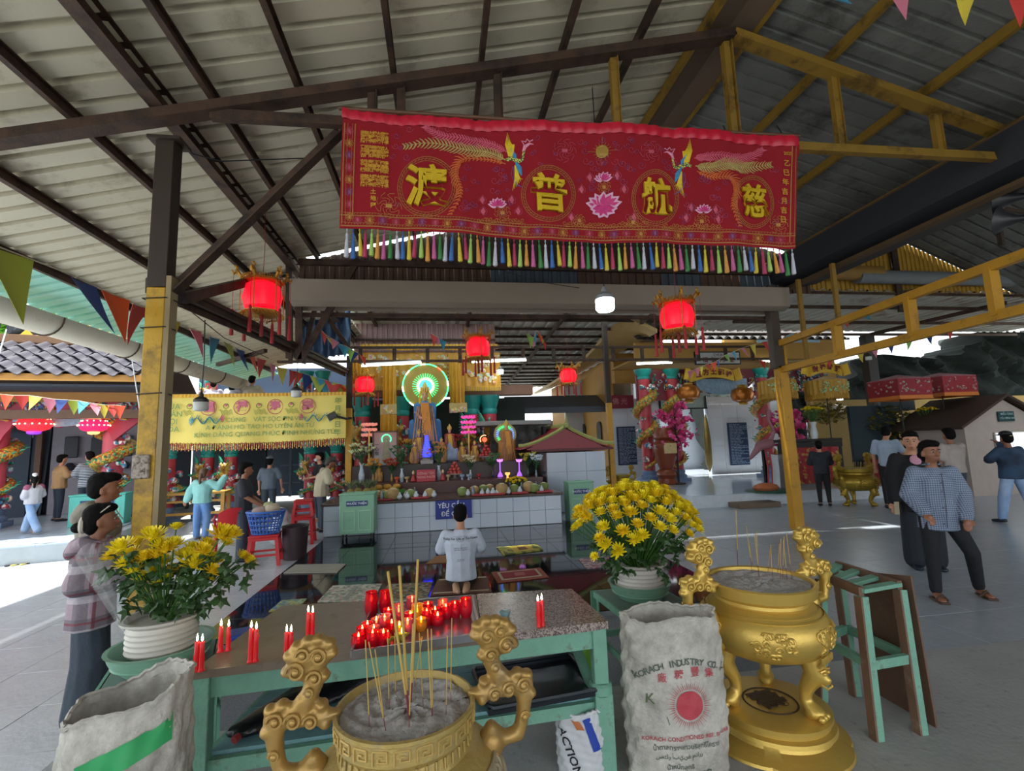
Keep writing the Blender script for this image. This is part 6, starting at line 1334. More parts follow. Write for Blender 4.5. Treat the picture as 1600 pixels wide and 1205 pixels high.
quadthing('prayer_mat', 'red carpet mat with cream border right of the kneeling man', 'mat', [(777, 910), (857, 901), (844, 887), (768, 894)], ZM, M('brick_carpet', '8f4a3c', .85, 0, .3, 40), parts=[(.1, .9, .12, .88, crd, 'cream_border'), (.15, .85, .2, .8, M('deep_red_carpet', '8a2430', .85, 0, .3, 40), 'field'), (.4, .6, .35, .65, M('rose_medallion', 'a8605a', .85), 'medallion')])
quadthing('prayer_mat', 'sunflower patterned mat furthest back on the black granite', 'mat', [(787, 867), (849, 859), (838, 850), (776, 855)], ZM, flor('yellow_green_print', ['8f8f2c', '4a5424', 'a89a3c', '6a6a2c'], 14), parts=[(.3, .8, .15, .85, M('sunflower_yellow', 'b8982c', .7, 0, .2, 20), 'sunflower'), (.45, .66, .3, .7, M('sunflower_brown', '6a4420', .7), 'sunflower_heart')])
quadthing('prayer_mat', 'pink printed mat behind the right bouquet of yellow flowers', 'mat', [(917, 888), (975, 882), (950, 870), (904, 873)], ZM, flor('pink_floral', ['a8848c', '8a5a64', 'c0a4a4', '7a7480'], 24))
quadthing('cardboard', 'brown cardboard piece by the left elbow of the kneeling man', 'cardboard', [(666, 880), (700, 878), (703, 867), (681, 869)], ZM, M('brown_cardboard', '96683e', .8))
quadthing('prayer_mat', 'folded mat beside the small sandals left of the black granite', 'mat', [(420, 955), (465, 950), (480, 935), (440, 938)], ZM, flor('blue_green_floral', ['6a8a6a', 'a8a060', '5a7aa0', '94a890'], 24))
# ---- candle table
TT = .75
cor = [G(298, 1050, TT), G(950, 972, TT), G(893, 921, TT), V((-1.0, 3.28, TT))]
cx_ = sum(cor, V())/4
TB = T('candle_table', 'long stone topped table with flaking green legs holding red candles', 'table', (cx_.x, cx_.y, 0))
gran = NT('speckled_granite'); co_ = gran.co(); sp = gran.n('TexVoronoi', Vector=co_, Scale=160.0); s1 = gran.n('SeparateColor', Color=sp.outputs['Color']); rr = gran.n('ValToRGB', Fac=s1.outputs[0])
rr.color_ramp.elements[0].position = .25; rr.color_ramp.elements[0].color = (*lin('5c4c48'), 1); rr.color_ramp.elements[1].position = .7; rr.color_ramp.elements[1].color = (*lin('a2948e'), 1); granM = gran.fin(rr.outputs[0], .22)
woodtop = M('worn_brown_stone_top', '75675a', .32, 0, .22, 14, .15, 60, dirt='453a32', dsc=5, dth=.6)
fT = lambda u, v: cor[0].lerp(cor[1], u).lerp(cor[3].lerp(cor[2], u), v)
b = B(); b.slab(lambda u, v: fT(.66*u, v), 12, 6, (0, 0, -.035)); b.to('top_slab', woodtop, TB, True)
b = B(); b.slab(lambda u, v: fT(.662+.338*u, v)+V((0, 0, .004)), 6, 6, (0, 0, -.04)); b.to('top_slab', granM, TB, True, label='grey granite end slab of the table top')
ins = [fT(.015, .05), fT(.975, .05), fT(.975, .93), fT(.02, .93)]
tealW = M('flaking_green_paint', '6fa08c', .65, 0, .25, 12, .4, 60, dirt='5a5040', dsc=12, dth=.62)
for p in ins: 
    b = B(); b.box((p.x, p.y, .36), (.075, .065, .715), bv=.004)
    if p is ins[1]: b.box((p.x+.005, p.y, .2), (.095, .085, .4), bv=.004); b.lathe([(.05, .39), (.062, .4), (.062, .44), (.05, .45)], 10, (p.x, p.y, 0))
    b.to('leg', tealW, TB, True)
for i in range(4):
    a, c = ins[i], ins[(i+1) % 4]
    b = B(); b.beam((a.x, a.y, .665), (c.x, c.y, .665), .03, .09); b.to('apron', tealW, TB, True)
    b = B(); b.beam((a.x, a.y, .33), (c.x, c.y, .33), .03, .06); b.to('lower_rail', tealW, TB, True)
for k in range(4):
    v0, v1 = .08+.21*k, .08+.21*k+.2; b = B(); b.slab(lambda u, v: V((*fT(.03+.93*u, v0+(v1-v0)*v).xy, .375)), 1, 1, (0, 0, -.02)); b.to('shelf_board', M('dusty_blue_green_board', '6f9aa0', .7, 0, .25, 8, .3, 40, dirt='5a6a66', dsc=8, dth=.6), TB, True)
b = B(); b.beam(ins[1]+V((-.03, 0, -.37+.0)), V((ins[2].x-.05, ins[2].y, .66)), .04, .05); b.to('brace', tealW, TB, True)
# tray under
t = T('black_tray', 'black metal baking tray lying on the lower shelf of the candle table', 'tray', (.48, 2.72, .40))
b = B(); w_, d_ = .30, .22
b.slab(lambda u, v: ((2*u-1)*w_, (2*v-1)*d_, 0), 4, 4, (0, 0, .004))
b.tube([(w_*.9 if 0 else w_*cx*(1 if abs(cy) < .97 or 1 else .9), d_*cy, .03) for cx, cy in ((-1, -.85), (-.92, -1), (.92, -1), (1, -.85), (1, .85), (.92, 1), (-.92, 1), (-1, .85))], .012, 6, closed=True)
for (a, c) in (((-w_, -d_), (w_, -d_)), ((w_, -d_), (w_, d_)), ((w_, d_), (-w_, d_)), ((-w_, d_), (-w_, -d_))): b.beam((*a, .015), (*c, .015), .006, .03)
b.to('tray', M('worn_black_metal', '2b3036', .3, .5, .3, 8), t); t.rotation_euler = (0, 0, .12)
t = T('black_bag', 'crumpled black plastic tool bag with a red handle on the shelf under the table, left', 'bag', (-.66, 2.78, .376))
OB([[((-.28, -.2, .03), (.09, .05, .03)), ((.1, .12, .06), (.24, .12, .05))], [((.1, .12, .06), (.24, .14, .04)), ((.35, .15, .14), (.1, .08, .03))]], .02, 1).to('bag', M('crumpled_black_plastic', '17181b', .35, 0, .4, 10, .8, 14), t)
b = B(); b.tube([(-.3, -.26, .02), (-.24, -.12, .04)], .018, 7); b.to('red_handle', M('faded_red_plastic', '96383a', .5), t)
# candle tray + glass lights
tq = [G(549, 1018, .79), G(750, 990, .79), G(738, 930, .79), G(583, 945, .79)]
tc = sum(tq, V())/4; t = T('steel_tray', 'shallow stainless steel tray holding the glass candle lights', 'tray', (tc.x, tc.y, TT+.005))
b = B(); 
f2 = lambda u, v: V((*(tq[0].lerp(tq[1], u).lerp(tq[3].lerp(tq[2], u), v)).xy, TT+.012))
b.slab(lambda u, v: f2(u, v), 8, 4, (0, 0, -.006)); rim = [f2(0, 0), f2(1, 0), f2(1, 1), f2(0, 1)]
for i in range(4): a, c = rim[i]+V((0, 0, .016)), rim[(i+1) % 4]+V((0, 0, .016)); b.beam(a, c, .012, .03)
b.to('tray', M('stainless_steel', '9a9aa0', .25, .8, .1), t, True)
glr = M('red_glass', 'd81a34', .08, 0, .05, trans=.55); glp = M('pink_glass', 'd86a80', .08, 0, .05, trans=.6); gla = M('amber_glass', 'd99a2c', .1, 0, .1, trans=.5); wax = M('red_wax_oil', 'b00e1c', .2, emit=.25)
flm = M('flame', 'ffb84a', .5, emit=12); flmc = M('flame_core', 'fff0c0', .5, emit=20)
def flame(b, c, s_=1): b.lathe([(.0005, 0), (.004*s_, .005*s_), (.0045*s_, .012*s_), (.0025*s_, .022*s_), (.0003, .032*s_)], 8, c)
def glasslight(px, py, label, h=.065, r=.032, m=None, tall=False):
    p = G(px, py, TT+.013); t = T('glass_candle', label, 'candle', (p.x, p.y, TT+.013)); m = m or glr; b = B()
    b.lathe([(r*.75, 0), (r*.95, h*.25), (r*1.0, h*.6), (r*.85, h*.9), (r*.9, h), (r*.82, h), (r*.78, h*.88), (r*.9, h*.6), (r*.85, h*.3), (.001, h*.25)], 18, wob=lambda a, j: 1+.03*cos(a*9)); b.to('glass', m, t)
    b = B(); b.lathe([(.001, h*.27), (r*.82, h*.28), (r*.86, h*.5), (.001, h*.52)], 14); b.to('wax', wax if m is not gla else M('amber_wax', 'c9842c', .3, emit=.3), t)
    b = B(); b.tube([(0, 0, h*.5), (0, 0, h*.6)], .0015, 4); b.to('wick', black, t); b = B(); flame(b, (0, 0, h*.58), 1.1); b.to('flame', flm, t)
gl_list = [((580, 962), 'tall faceted red glass candle at the back left of the tray', .13, .036, glr), ((602, 957), 'tall faceted red glass candle second from the back left', .12, .036, glr),
 ((574, 992), 'low red glass candle in the second row from the left edge', .06, .032, glr), ((588, 985), 'low red glass candle behind the pink ones at left', .06, .032, glp), ((607, 972), 'red glass candle in front of the second tall one', .07, .034, glr), ((560, 1012), 'red glass candle in the front left corner of the tray', .06, .034, glr), ((566, 1001), 'red glass candle right behind the front left corner', .065, .032, glr), ((582, 1010), 'red glass candle second along the tray front', .07, .032, glr), ((584, 1000), 'pinkish red glass candle behind the second of the front row', .065, .032, glp),
 ((599, 1006), 'bright red glass candle third along the tray front', .06, .034, glr), ((612, 990), 'rounded bright red glass candle in the middle left', .06, .034, glr), ((601, 985), 'pink flower shaped glass candle, middle left', .075, .036, glp), ((623, 975), 'tall pink and clear glass candle in the middle of the tray', .10, .036, glp), ((624, 992), 'short amber tinted glass candle in front of the pink one', .055, .032, gla), ((641, 978), 'red glass candle left of the amber glass', .07, .034, glr), ((637, 990), 'pale red tulip glass candle near the front middle', .07, .03, glp), ((652, 975), 'large amber yellow glass candle', .10, .036, gla), ((658, 985), 'small amber glass candle in front of the large one', .06, .03, gla), ((644, 955), 'pink glass candle at the back middle', .08, .036, glp),
 ((667, 975), 'red glass candle right of the amber one', .075, .034, glr), ((669, 962), 'red glass candle behind, right of the amber one', .07, .034, glr), ((680, 968), 'rounded red glass candle, middle of the right group', .06, .034, glr), ((684, 976), 'bright red glass candle at the front of the right group', .055, .034, glr), ((692, 962), 'clear red goblet candle in the right group', .085, .032, glp), ((697, 966), 'red goblet candle with a double flame', .07, .032, glr), ((711, 964), 'dark red goblet candle second from the right', .08, .034, glr), ((728, 964), 'tall ball based red glass candle at the right end', .10, .036, glr)]
for (p, l, h, r, m) in gl_list: glasslight(p[0], p[1], l, h, r, m)
for (px, py, l) in ((606, 1006, 'yellow star shaped candle holder near the tray front'), (628, 1000, 'lime green glass cup near the tray front')):
    p = G(px, py, TT+.013); t = T('star_holder', l, 'candle', (p.x, p.y, TT+.013)); b = B(); b.lathe([(.012, 0), (.016, .01), (.03, .03), (.024, .032), (.001, .02)], 10, wob=lambda a, j: 1+.3*cos(a*5) if j > 1 else 1); b.to('cup', M('yellow_green_glass', 'c9c04a', .2, trans=.3), t); b = B(); flame(b, (0, 0, .03)); b.to('flame', flm, t)
# red taper candles
rwax = M('red_candle_wax', 'c8141c', .35, 0, .12, 20, emit=.08)
def taper(px, pyb, pyt, label, lean=0):
    p = G(px, pyb, TT+.002); tp = W(px, pyt, p.y); h = tp.z-p.z; t = T('red_candle', label, 'candle', (p.x, p.y, TT+.001)); b = B()
    b.lathe([(.016, 0), (.0125, .004), (.0105, .012), (.0105, h*.5), (.010, h-.004), (.008, h), (.003, h-.003)], 12, wob=lambda a, j: 1+.05*sin(a*2+j)); 
    for k in range(3): a = random.uniform(0, 6); b.ball((.0105*cos(a), .0105*sin(a), h*random.uniform(.2, .8)), (.003, .003, .014), 6, 4)
    b.to('wax', rwax, t); b = B(); b.tube([(0, 0, h-.003), (0, .001, h+.008)], .0012, 4); b.to('wick', black, t); b = B(); flame(b, (0, 0, h+.003), 1.0); b.to('flame', flmc, t)
    if lean: t.rotation_euler = (0, lean, 0)
for a in ((306, 1049, 1003, 'red candle at the front left table corner, left one of the joined pair'), (314, 1048, 1003, 'red candle at the front left table corner, right one of the joined pair'), (344, 1018, 979, 'slim red candle behind the corner pair, left'), (356, 1016, 980, 'slim red candle behind the corner pair, right'), (391, 1034, 982, 'red candle in the middle of the table front edge, left of two'), (399, 1033, 984, 'red candle in the middle of the table front edge, right of two'), (447, 1025, 988, 'red candle left of the near golden cloud handle'), (454, 1024, 988, 'red candle touching the near golden cloud handle'), (481, 995, 957, 'red candle set back behind the near golden cloud handle, left one'), (488, 994, 958, 'red candle set back behind the near golden cloud handle, right one'), (842, 980, 940, 'red candle on the granite end of the table, front one with a melted foot'), (848, 978, 938, 'red candle on the granite end of the table, rear one')): taper(*a)
b = B(); p = G(790, 965, TT); b.lathe([(.02, 0), (.03, .02), (.028, .03), (.001, .028)], 9, (p.x, p.y, TT+.005), wob=lambda a, j: 1+.2*sin(a*3)); tag(b.to('plastic_scrap', M('clear_blue_plastic', '9ac0c8', .1, trans=.6)), 'crumpled clear plastic scrap on the granite end of the table', 'wrapper')
# ---- golden censers
def cloud_handle(t, s_, ox, oz, sc, gm):
    """scroll handle in the XZ plane; s_ = +1 right, -1 left; ox,oz origin at rim edge"""
    f = lambda x, z, y=0: (s_*(ox+x*sc), y, oz+z*sc)
    th = .028*sc
    H_ = [[(f(.02, .025), (.03*sc, th*.8, .016*sc)), (f(.12, .02), (.03*sc, th, .022*sc))],
          [(f(.06, .02), (.03*sc, th, .022*sc)), (f(.185, .035), (.036*sc, th, .034*sc))],
          [(f(.185, .03), (.036*sc, th, .034*sc)), (f(.185, -.04), (.024*sc, th, .03*sc))],
          [(f(.185, -.04), (.024*sc, th, .03*sc)), (f(.165, -.12), (.02*sc, th, .025*sc))],
          [(f(.165, -.12), (.02*sc, th, .025*sc)), (f(.10, -.13), (.018*sc, th, .022*sc))],
          [(f(.10, -.13), (.03*sc, th, .03*sc)), (f(.07, -.09), (.022*sc, th, .022*sc))],
          [(f(.07, -.13), (.045*sc, th*1.8, .05*sc)), (f(.03, -.24), (.04*sc, th*2, .06*sc))],
          [(f(.10, .06), (.026*sc, th, .03*sc)), (f(.075, .12), (.03*sc, th, .03*sc))],
          [(f(.075, .12), (.03*sc, th, .03*sc)), (f(.07, .17), (.03*sc, th*1.1, .03*sc))],
          [(f(.06, .20), (.042*sc, th*1.2, .038*sc)), (f(.12, .205), (.032*sc, th*1.2, .035*sc))],
          [(f(.12, .17), (.040*sc, th*1.2, .038*sc))]]+[[(f(x, z), (.02*sc, th*1.1, .017*sc))] for x, z in ((.03, .235), (.062, .25), (.095, .248), (.128, .235), (.15, .21), (.155, .165), (.022, .205), (.045, .14), (.11, .08), (.05, .055), (.20, .06), (.165, .07), (.13, .058), (.21, .0), (.04, .0))]
    OB(H_, .0075*sc, 3).to('cloud_handle', gm, t)
    for (x, z, r) in ((.06, .205, .028), (.105, .215, .022), (.125, .17, .030), (.07, .145, .024), (.08, .02, .022), (.13, .028, .026), (.18, .035, .026), (.085, .105, .014), (.18, -.06, .016), (.06, -.16, .024)):
        for y_ in (-1, 1):
            b = B(); yy = y_*(th*1.15 if z > .1 else th*1.02 if z > -.1 else th*1.75)
            b.tube([f(x+r*(1-i/22)*cos(i*.55), z+r*(1-i/22)*sin(i*.55), yy*(1+i*.004)) for i in range(22)], [.0055*sc]*21+[.003*sc], 5); b.ball(f(x, z, yy*1.05), (.011*sc, .009*sc, .011*sc), 8, 6); b.to('cloud_scroll', gm, t)
def relief(b, prof, a0, a1, z0, z1, n, s_=.02, r=.006):
    def R_(z):
        for (ra, za), (rb2, zb) in zip(prof, prof[1:]):
            if min(za, zb) <= z <= max(za, zb) and abs(za-zb) > 1e-6: return ra+(rb2-ra)*(z-za)/(zb-za)
        return prof[0][0]
    for k in range(n):
        a = random.uniform(a0, a1); z = random.uniform(z0, z1); q = random.uniform(.6, 1.3)*s_; d = random.choice((-1, 1)); pts = []
        for i in range(14):
            aa = a+d*q*(1-i/16)*cos(i*.6)/R_(z); zz = min(z1, max(z0, z+q*(1-i/16)*sin(i*.6))); rr2 = R_(zz)+r*.3; pts.append((rr2*cos(aa), rr2*sin(aa), zz))
        b.tube(pts, [r*(1-.5*i/14) for i in range(14)], 5)
ashm = M('incense_ash', 'a5a2a0', .95, 0, .25, 60, .9, 50, dirt='6c6764', dsc=40, dth=.62)
def ash(t, r, z):
    b = B(); 
    def f(u, v): a = 2*pi*u; q = r*v; return (q*cos(a), q*sin(a), z+.012*sin(q*60+a*3)*sin(a*5+q*20)*(v < .98)+random.uniform(0, .006))
    b.grid(f, 60, 22); b.to('ash_bed', ashm, t)
# near censer
CA = (-.125, 1.68, 0)
ca = T('golden_censer', 'golden censer nearest the camera with key pattern rim, packed with ash', 'censer', CA, radians(4))
pa = [(.17, .38), (.22, .44), (.30, .56), (.315, .64), (.29, .71), (.235, .755), (.208, .765), (.203, .775), (.200, .80), (.209, .812), (.216, .82), (.217, .872), (.222, .876), (.222, .886), (.212, .888), (.208, .876), (.203, .86)]
b = B(); b.lathe(pa, 72, cap=False); b.to('bowl', gold2, ca)
b = B(); b.lathe([(.14, 0), (.2, .02), (.2, .06), (.12, .1), (.1, .3), (.17, .38)], 32); b.to('pedestal', gold2, ca)
b = B(); n = 22
for k in range(n):                                            # greek key band
    a0 = 2*pi*k/n; da = 2*pi/n
    for pts in ([(0, 0), (0, 1), (.8, 1), (.8, .25), (.3, .25), (.3, .6), (.55, .6)],):
        q = [(.2195*cos(a0+x*da*.85), .2195*sin(a0+x*da*.85), .828+.036*z) for x, z in pts]; 
        for i in range(len(q)-1): b.tube([q[i], q[i+1]], .0028, 4)
b.to('key_pattern', M('pale_gold_relief', 'c8ab6a', .45, .4, .1), ca)
b = B()
for k in range(44): a = 2*pi*k/44; b.tube([(.207*cos(a), .207*sin(a), .775), (.205*cos(a), .205*sin(a), .805)], .004, 5)
b.to('fluted_neck', gold2, ca)
b = B(); relief(b, pa[:6], pi, 2*pi, .47, .72, 170, .03, .008); b.to('belly_relief', M('dusty_grey_gold', 'a2957a', .7, .25, .2, 12), ca)
ash(ca, .2035, .862)
for s_ in (-1, 1): cloud_handle(ca, s_, .205, .86, 1.0, M('matt_ochre_gold', 'a8864a', .45, .5, .18, 8, .2, 40, dirt='8a7a60', dsc=7, dth=.58))
# right censer
def censerB(loc, rz, sc, label, base=True, gm=gold, rim=True):
    t = T('golden_censer', label, 'censer', loc, rz); dz = 0 if base else -.16
    P_ = lambda pf: [(r*sc, (z+dz)*sc) for r, z in pf]
    pb = P_([(.05, .44), (.2, .455), (.30, .50), (.355, .57), (.365, .63), (.34, .69), (.29, .735), (.265, .75), (.262, .775), (.275, .79), (.30, .80), (.305, .83), (.31, .86), (.30, .868), (.285, .862), (.28, .84)])
    b = B(); b.lathe(pb, 72, cap=False); b.to('bowl', gm, t)
    b = B()
    for r, z in ((.325, .71), (.30, .728), (.268, .752)): b.lathe(P_([(r-.004, z-.006), (r+.004, z), (r-.004, z+.006)]), 60, cap=False)
    b.to('ring_moulding', gm, t)
    b = B()
    for ac in (-2.2, -1.2, -.35, .6, 1.5, 2.4): relief(b, pb[:7], ac-.32, ac+.32, (.54+dz)*sc, (.67+dz)*sc, 26, .022*sc, .007*sc)
    b.to('belly_relief', gm, t); ash(t, .282*sc, (.842+dz)*sc)
    for a in (-pi/2+.35, -pi/2+.35+2*pi/3, -pi/2+.35-2*pi/3):
        c, s_ = cos(a), sin(a); g = lambda r, z: (r*c*sc, r*s_*sc, (z+dz)*sc)
        hs = [[(g(.25, .50), .07*sc), (g(.27, .42), .058*sc)], [(g(.27, .42), .058*sc), (g(.21, .32), .038*sc)], [(g(.21, .32), .038*sc), (g(.20, .25), .03*sc)], [(g(.20, .25), .03*sc), (g(.25, .21), (.05*sc, .05*sc, .03*sc))], [(g(.25, .205), (.055*sc, .05*sc, .028*sc)), (g(.22, .185), .03*sc)], [(g(.33, .40), .02*sc), (g(.30, .385), .028*sc)]]
        OB(hs, .011*sc, 2).to('leg', gm, t)
        b = B()
        for q in (-1, 1):
            o = V((-s_*q*.022, c*q*.022, 0))*sc; b.ball(V(g(.325, .435))+o, .010*sc, 8, 6); b.tube([V(g(.32, .452))+o*.4, V(g(.33, .456))+o*1.2, V(g(.315, .448))+o*2.2], .005*sc, 5); b.tube([V(g(.345, .375))+o*.1, V(g(.335, .365))+o*1.2, V(g(.31, .38))+o*1.8], .006*sc, 5)
        for k in range(7): o = V((-s_, c, 0))*(k-3)*.017*sc; b.tube([V(g(.31, .47))+o, V(g(.335, .50))+o*1.1, V(g(.335, .53))+o*1.15], .008*sc, 5)
        for k in range(3): o = V((-s_, c, 0))*(k-1)*.03*sc; b.ball(V(g(.29, .195))+o, (.02*sc, .02*sc, .018*sc), 8, 6)
        b.to('lion_face', gm, t)
    for s_ in (-1, 1): cloud_handle(t, s_, .30*sc, (.84+dz)*sc, 1.15*sc, gm)
    if base:
        b = B(); b.lathe(P_([(.01, .17), (.30, .172), (.315, .165), (.315, .15), (.30, .145), (.30, .12), (.325, .11), (.33, .09)]), 64, cap=False); b.to('base_plate', gm, t)
        b = B(); n = 128; sk = []
        def w2(a, j): return 1+(.05*abs(sin(a*2)) if j > 3 else 0)
        b.lathe([(.325*sc, .10*sc), (.30*sc, .085*sc), (.31*sc, .06*sc), (.36*sc, .035*sc), (.395*sc, .02*sc), (.40*sc, .006*sc)], n, cap=False, wob=lambda a, j: 1+(.07*(abs(cos(a*2))**.5-.6) if j > 2 else 0)); b.to('scalloped_skirt', gm, t)
        b = B()
        b.text('壽', .2*sc, TR((0, 0, .176*sc), rx=-pi/2), .02, .01)
        b.lathe([(.14*sc, .172*sc), (.146*sc, .178*sc), (.152*sc, .172*sc)], 40, cap=False); b.to('pierced_medallion', M('dark_pierced_work', '4a3a28', .6, .3), t)
    return t
CB = (1.87, 2.72, 0)
cb_ = censerB(CB, radians(8), .985, 'golden three legged censer on a scalloped base at right, lion faces on its legs')
q = G(1350, 792); cq = censerB((q.x, q.y+.15, 0), .2, 1.25, 'golden three legged censer far right in front of the porch', base=False, gm=M('dull_gold', 'a08430', .4, .6, .2, 8))
q = G(958, 782); censerB((5.2, 13.6, 0), .2, 1.0, 'golden censer half hidden behind the ochre post and yellow bouquet', base=False, gm=M('dull_gold', 'a08430', .4, .6, .2, 8))
censerB((*LL(-1.5, 2.2, .3).xy, .3), .2, .95, 'dull golden censer behind the child in the left temple', base=False, gm=M('dull_gold', 'a08430', .4, .6, .2, 8))
# incense sticks
stm = M('incense_stick_powder', 'b3954e', .8, 0, .15, 30); str_ = M('red_stick_core', '7a2a36', .7)
def stick(px0, py0, px1, py1, zb, label, r=.0016, group=None, Y1=None, redf=.18, Y0=None):
    p = G(px0, py0, zb) if Y0 is None else W(px0, py0, Y0); q = W(px1, py1, p.y+(Y1 or 0)); b = B(); p = p-(q-p).normalized()*.02; m_ = p.lerp(q, redf)
    t = T('incense_stick', label, 'incense', p, 0, group); b.tube([p, m_], r*.6, 5); b.to('stick_core', str_, t, True); b = B(); b.tube([m_, q], r, 6); b.to('stick', stm, t, True)
NS = [(639, 1118, 606, 893, .0042, 'thick incense stick leaning left, leftmost of the three tall ones'), (638, 1112, 624, 884, .0046, 'thick incense stick in the middle of the three tall ones'), (642, 1100, 653, 874, .0042, 'tallest thick incense stick, rightmost of the three'),
 (577, 1132, 571, 1000, .0018, 'thin incense stick furthest left in the near ash'), (602, 1138, 576, 1003, .0018, 'thin incense stick leaning left, second from the left in the near ash'), (601, 1134, 586, 1015, .0018, 'thin incense stick crossing the second one at its foot'), (608, 1103, 606, 997, .0018, 'thin upright incense stick in the left half of the near ash'), (618, 1089, 617, 989, .0016, 'thin upright incense stick just left of the thick ones'), (639, 1138, 645, 975, .0018, 'thin incense stick rising in front of the thick ones'), (661, 1100, 655, 989, .0016, 'thin incense stick right of the thick ones'), (675, 1123, 668, 983, .002, 'thin incense stick leaning left with red foot, right of centre'), (676, 1121, 674, 983, .002, 'thin upright incense stick sharing a foot with its neighbour, right of centre'), (697, 1115, 699, 993, .0016, 'thin incense stick second from the right in the near ash'), (704, 1097, 706, 966, .0016, 'thin incense stick furthest right in the near ash'), (648, 1070, 660, 995, .0016, 'short thin incense stick at the back of the near ash')]
for x0, y0, x1, y1, r, l in NS: stick(x0, y0, x1, y1, .868, l, r)
RS = [(1153, 888, 1150, 797), (1175, 893, 1166, 822), (1177, 888, 1170, 848), (1187, 905, 1179, 835), (1185, 900, 1182, 830), (1207, 902, 1204, 851), (1219, 905, 1220, 842), (1223, 903, 1225, 838), (1230, 905, 1224, 845), (1237, 902, 1229, 835), (1215, 897, 1218, 850), (1200, 893, 1203, 860)]
for i, (x0, y0, x1, y1) in enumerate(RS): stick(x0, y0, x1, y1, .835, ('single tall thick incense stick at the left of the right censer' if i == 0 else 'thin incense stick in the right golden censer, %s after its tall thick one' % ORD[i-1]), .0032 if i == 0 else .0022, None if i == 0 else 'thin sticks in the right censer', redf=.35)
for i in range(14):
    px = 1332+i*2.8+random.uniform(-1, 1); stick(px, 740, px+random.uniform(-2, 2), 722, 1.05, 'thin incense stick in the far right censer, %s of fourteen from its left' % ORD[i], .004, 'sticks in the far right censer', Y0=q.y+9.6-q.y if 0 else G(1350, 792).y+.15)
# ---- flower pots
pw = M('white_ribbed_pot', 'bfbab2', .45, 0, .12, 6, .1, dirt='8a8478', dsc=6, dth=.6)
def potstand(loc, w, h, label, rz=0, legs=True):
    t = T('plant_stand', label, 'stand', loc, rz); 
    for sx in (-1, 1):
        for sy in (-1, 1): b = B(); b.angle((sx*w/2, sy*w/2, 0), (sx*w/2, sy*w/2, h), .045, .008); b.to('leg', tealW, t)
    for z in (h-.02, h*.45):
        for i in range(4):
            c_ = [(-1, -1), (1, -1), (1, 1), (-1, 1)]; a, c = c_[i], c_[(i+1) % 4]; b = B(); b.beam((a[0]*w/2, a[1]*w/2, z), (c[0]*w/2, c[1]*w/2, z), .02, .045); b.to('rail', tealW, t)
    b = B(); b.box((0, 0, h-.005), (w*.98, w*.98, .015)); b.to('stand_top', M('grey_green_board', '6a8078', .7), t); return t
def pot(t, z0, h, r):
    pf = [(r*.72, 0), (r*.82, .01)]
    for k in range(5): z = h*(.1+.14*k); pf += [(r*.86, z), (r*.89, z+h*.05), (r*.86, z+h*.1)]
    pf += [(r*.84, h*.82), (r*1.02, h*.93), (r*1.04, h), (r*.93, h), (r*.85, h*.85), (.01, h*.8)]
    b = B(); b.lathe([(a, c+z0) for a, c in pf], 40); b.to('pot', pw, t)
def basin(label, loc, r, h):
    b = B(); b.lathe([(r*.7, 0), (r*.78, h*.2), (r*.95, h*.6), (r, h*.9), (r*1.05, h), (r*.96, h), (r*.9, h*.6), (r*.7, h*.15), (.01, h*.12)], 32)
    for k in (.35, .6, .8): b.lathe([(r*(.82+.18*k), h*k), (r*(.85+.18*k), h*(k+.04)), (r*(.82+.18*k), h*(k+.08))], 32, cap=False)
    o = b.to('basin', M('pale_green_enamel', '7aa590', .4, 0, .15, 6, dirt='6a6a54', dsc=9, dth=.64)); o.location = loc; tag(o, label, 'basin')
YL = 2.85; PL = W(255, 985, YL)
potstand((PL.x, YL+.02, 0), .46, .62, 'green stand under the left flower pot beside the plaid jacket', .35)
basin('green basin under the left white flower pot', (PL.x, YL, .628), .23, .11)
random.seed(4)
LB = [(239, 840, 1.5), (190, 858, 1.5), (206, 868, 1.3), (226, 873, 1.2), (258, 860, 1.3), (301, 882, 1.75), (284, 870, 1.3), (237, 895, 1.7), (225, 906, 1.2), (272, 852, 1.2), (322, 853, 1.2), (345, 838, 1.6), (360, 836, 1.3), (315, 862, 1.2), (331, 893, 1.0), (338, 878, 1.1), (387, 878, 1.1), (377, 870, 1.0), (275, 826, 1.0), (246, 868, 1.4), (175, 872, 1.2), (268, 893, 1.2), (215, 850, 1.2), (300, 858, 1.2), (352, 850, 1.1), (196, 882, 1.2), (257, 880, 1.3), (232, 832, 1.0), (292, 868, 1.2), (210, 892, 1.2), (322, 872, 1.2), (248, 852, 1.2), (185, 866, 1.3), (282, 905, .6), (262, 903, .6), (245, 913, .6), (308, 912, .5), (330, 905, .5)]
pts = []
for px, py, s_ in LB: p = W(px, py, YL+random.uniform(-.18, .08)-(.06 if s_ > 1.4 else 0)); pts.append(((p.x-PL.x, p.y-YL, p.z-.85), s_*1.0))
lv = []
for k in range(280):
    px = random.uniform(175, 352); py = random.uniform(868, 962); 
    if py > 905 and (px < 185+(py-905)*.35 or px > 352-(py-905)*.6): continue
    p = W(px, py, YL+random.uniform(-.2, .15)); lv.append((p.x-PL.x, p.y-YL, p.z-.85))
for k in range(16): p = W(random.uniform(352, 385), random.uniform(875, 915), YL+random.uniform(-.1, .05)); lv.append((p.x-PL.x, p.y-YL, p.z-.85))
LBq = bouquet('large loose bouquet of yellow chrysanthemums in a white ribbed pot, half in clear wrap', (PL.x, YL, .85), pts, -.1, lv, stemz=-.03)
pot(LBq, -.15, .18, .18)
b = B(); b.slab(lambda u, v: ((.14+.22*v)*cos(radians(140+105*u))*1.0-.02, (.14+.18*v)*sin(radians(140+105*u)), -.02+.42*v+.03*sin(u*14)*v+.02*sin(u*33)), 40, 10, (0, .001, 0))
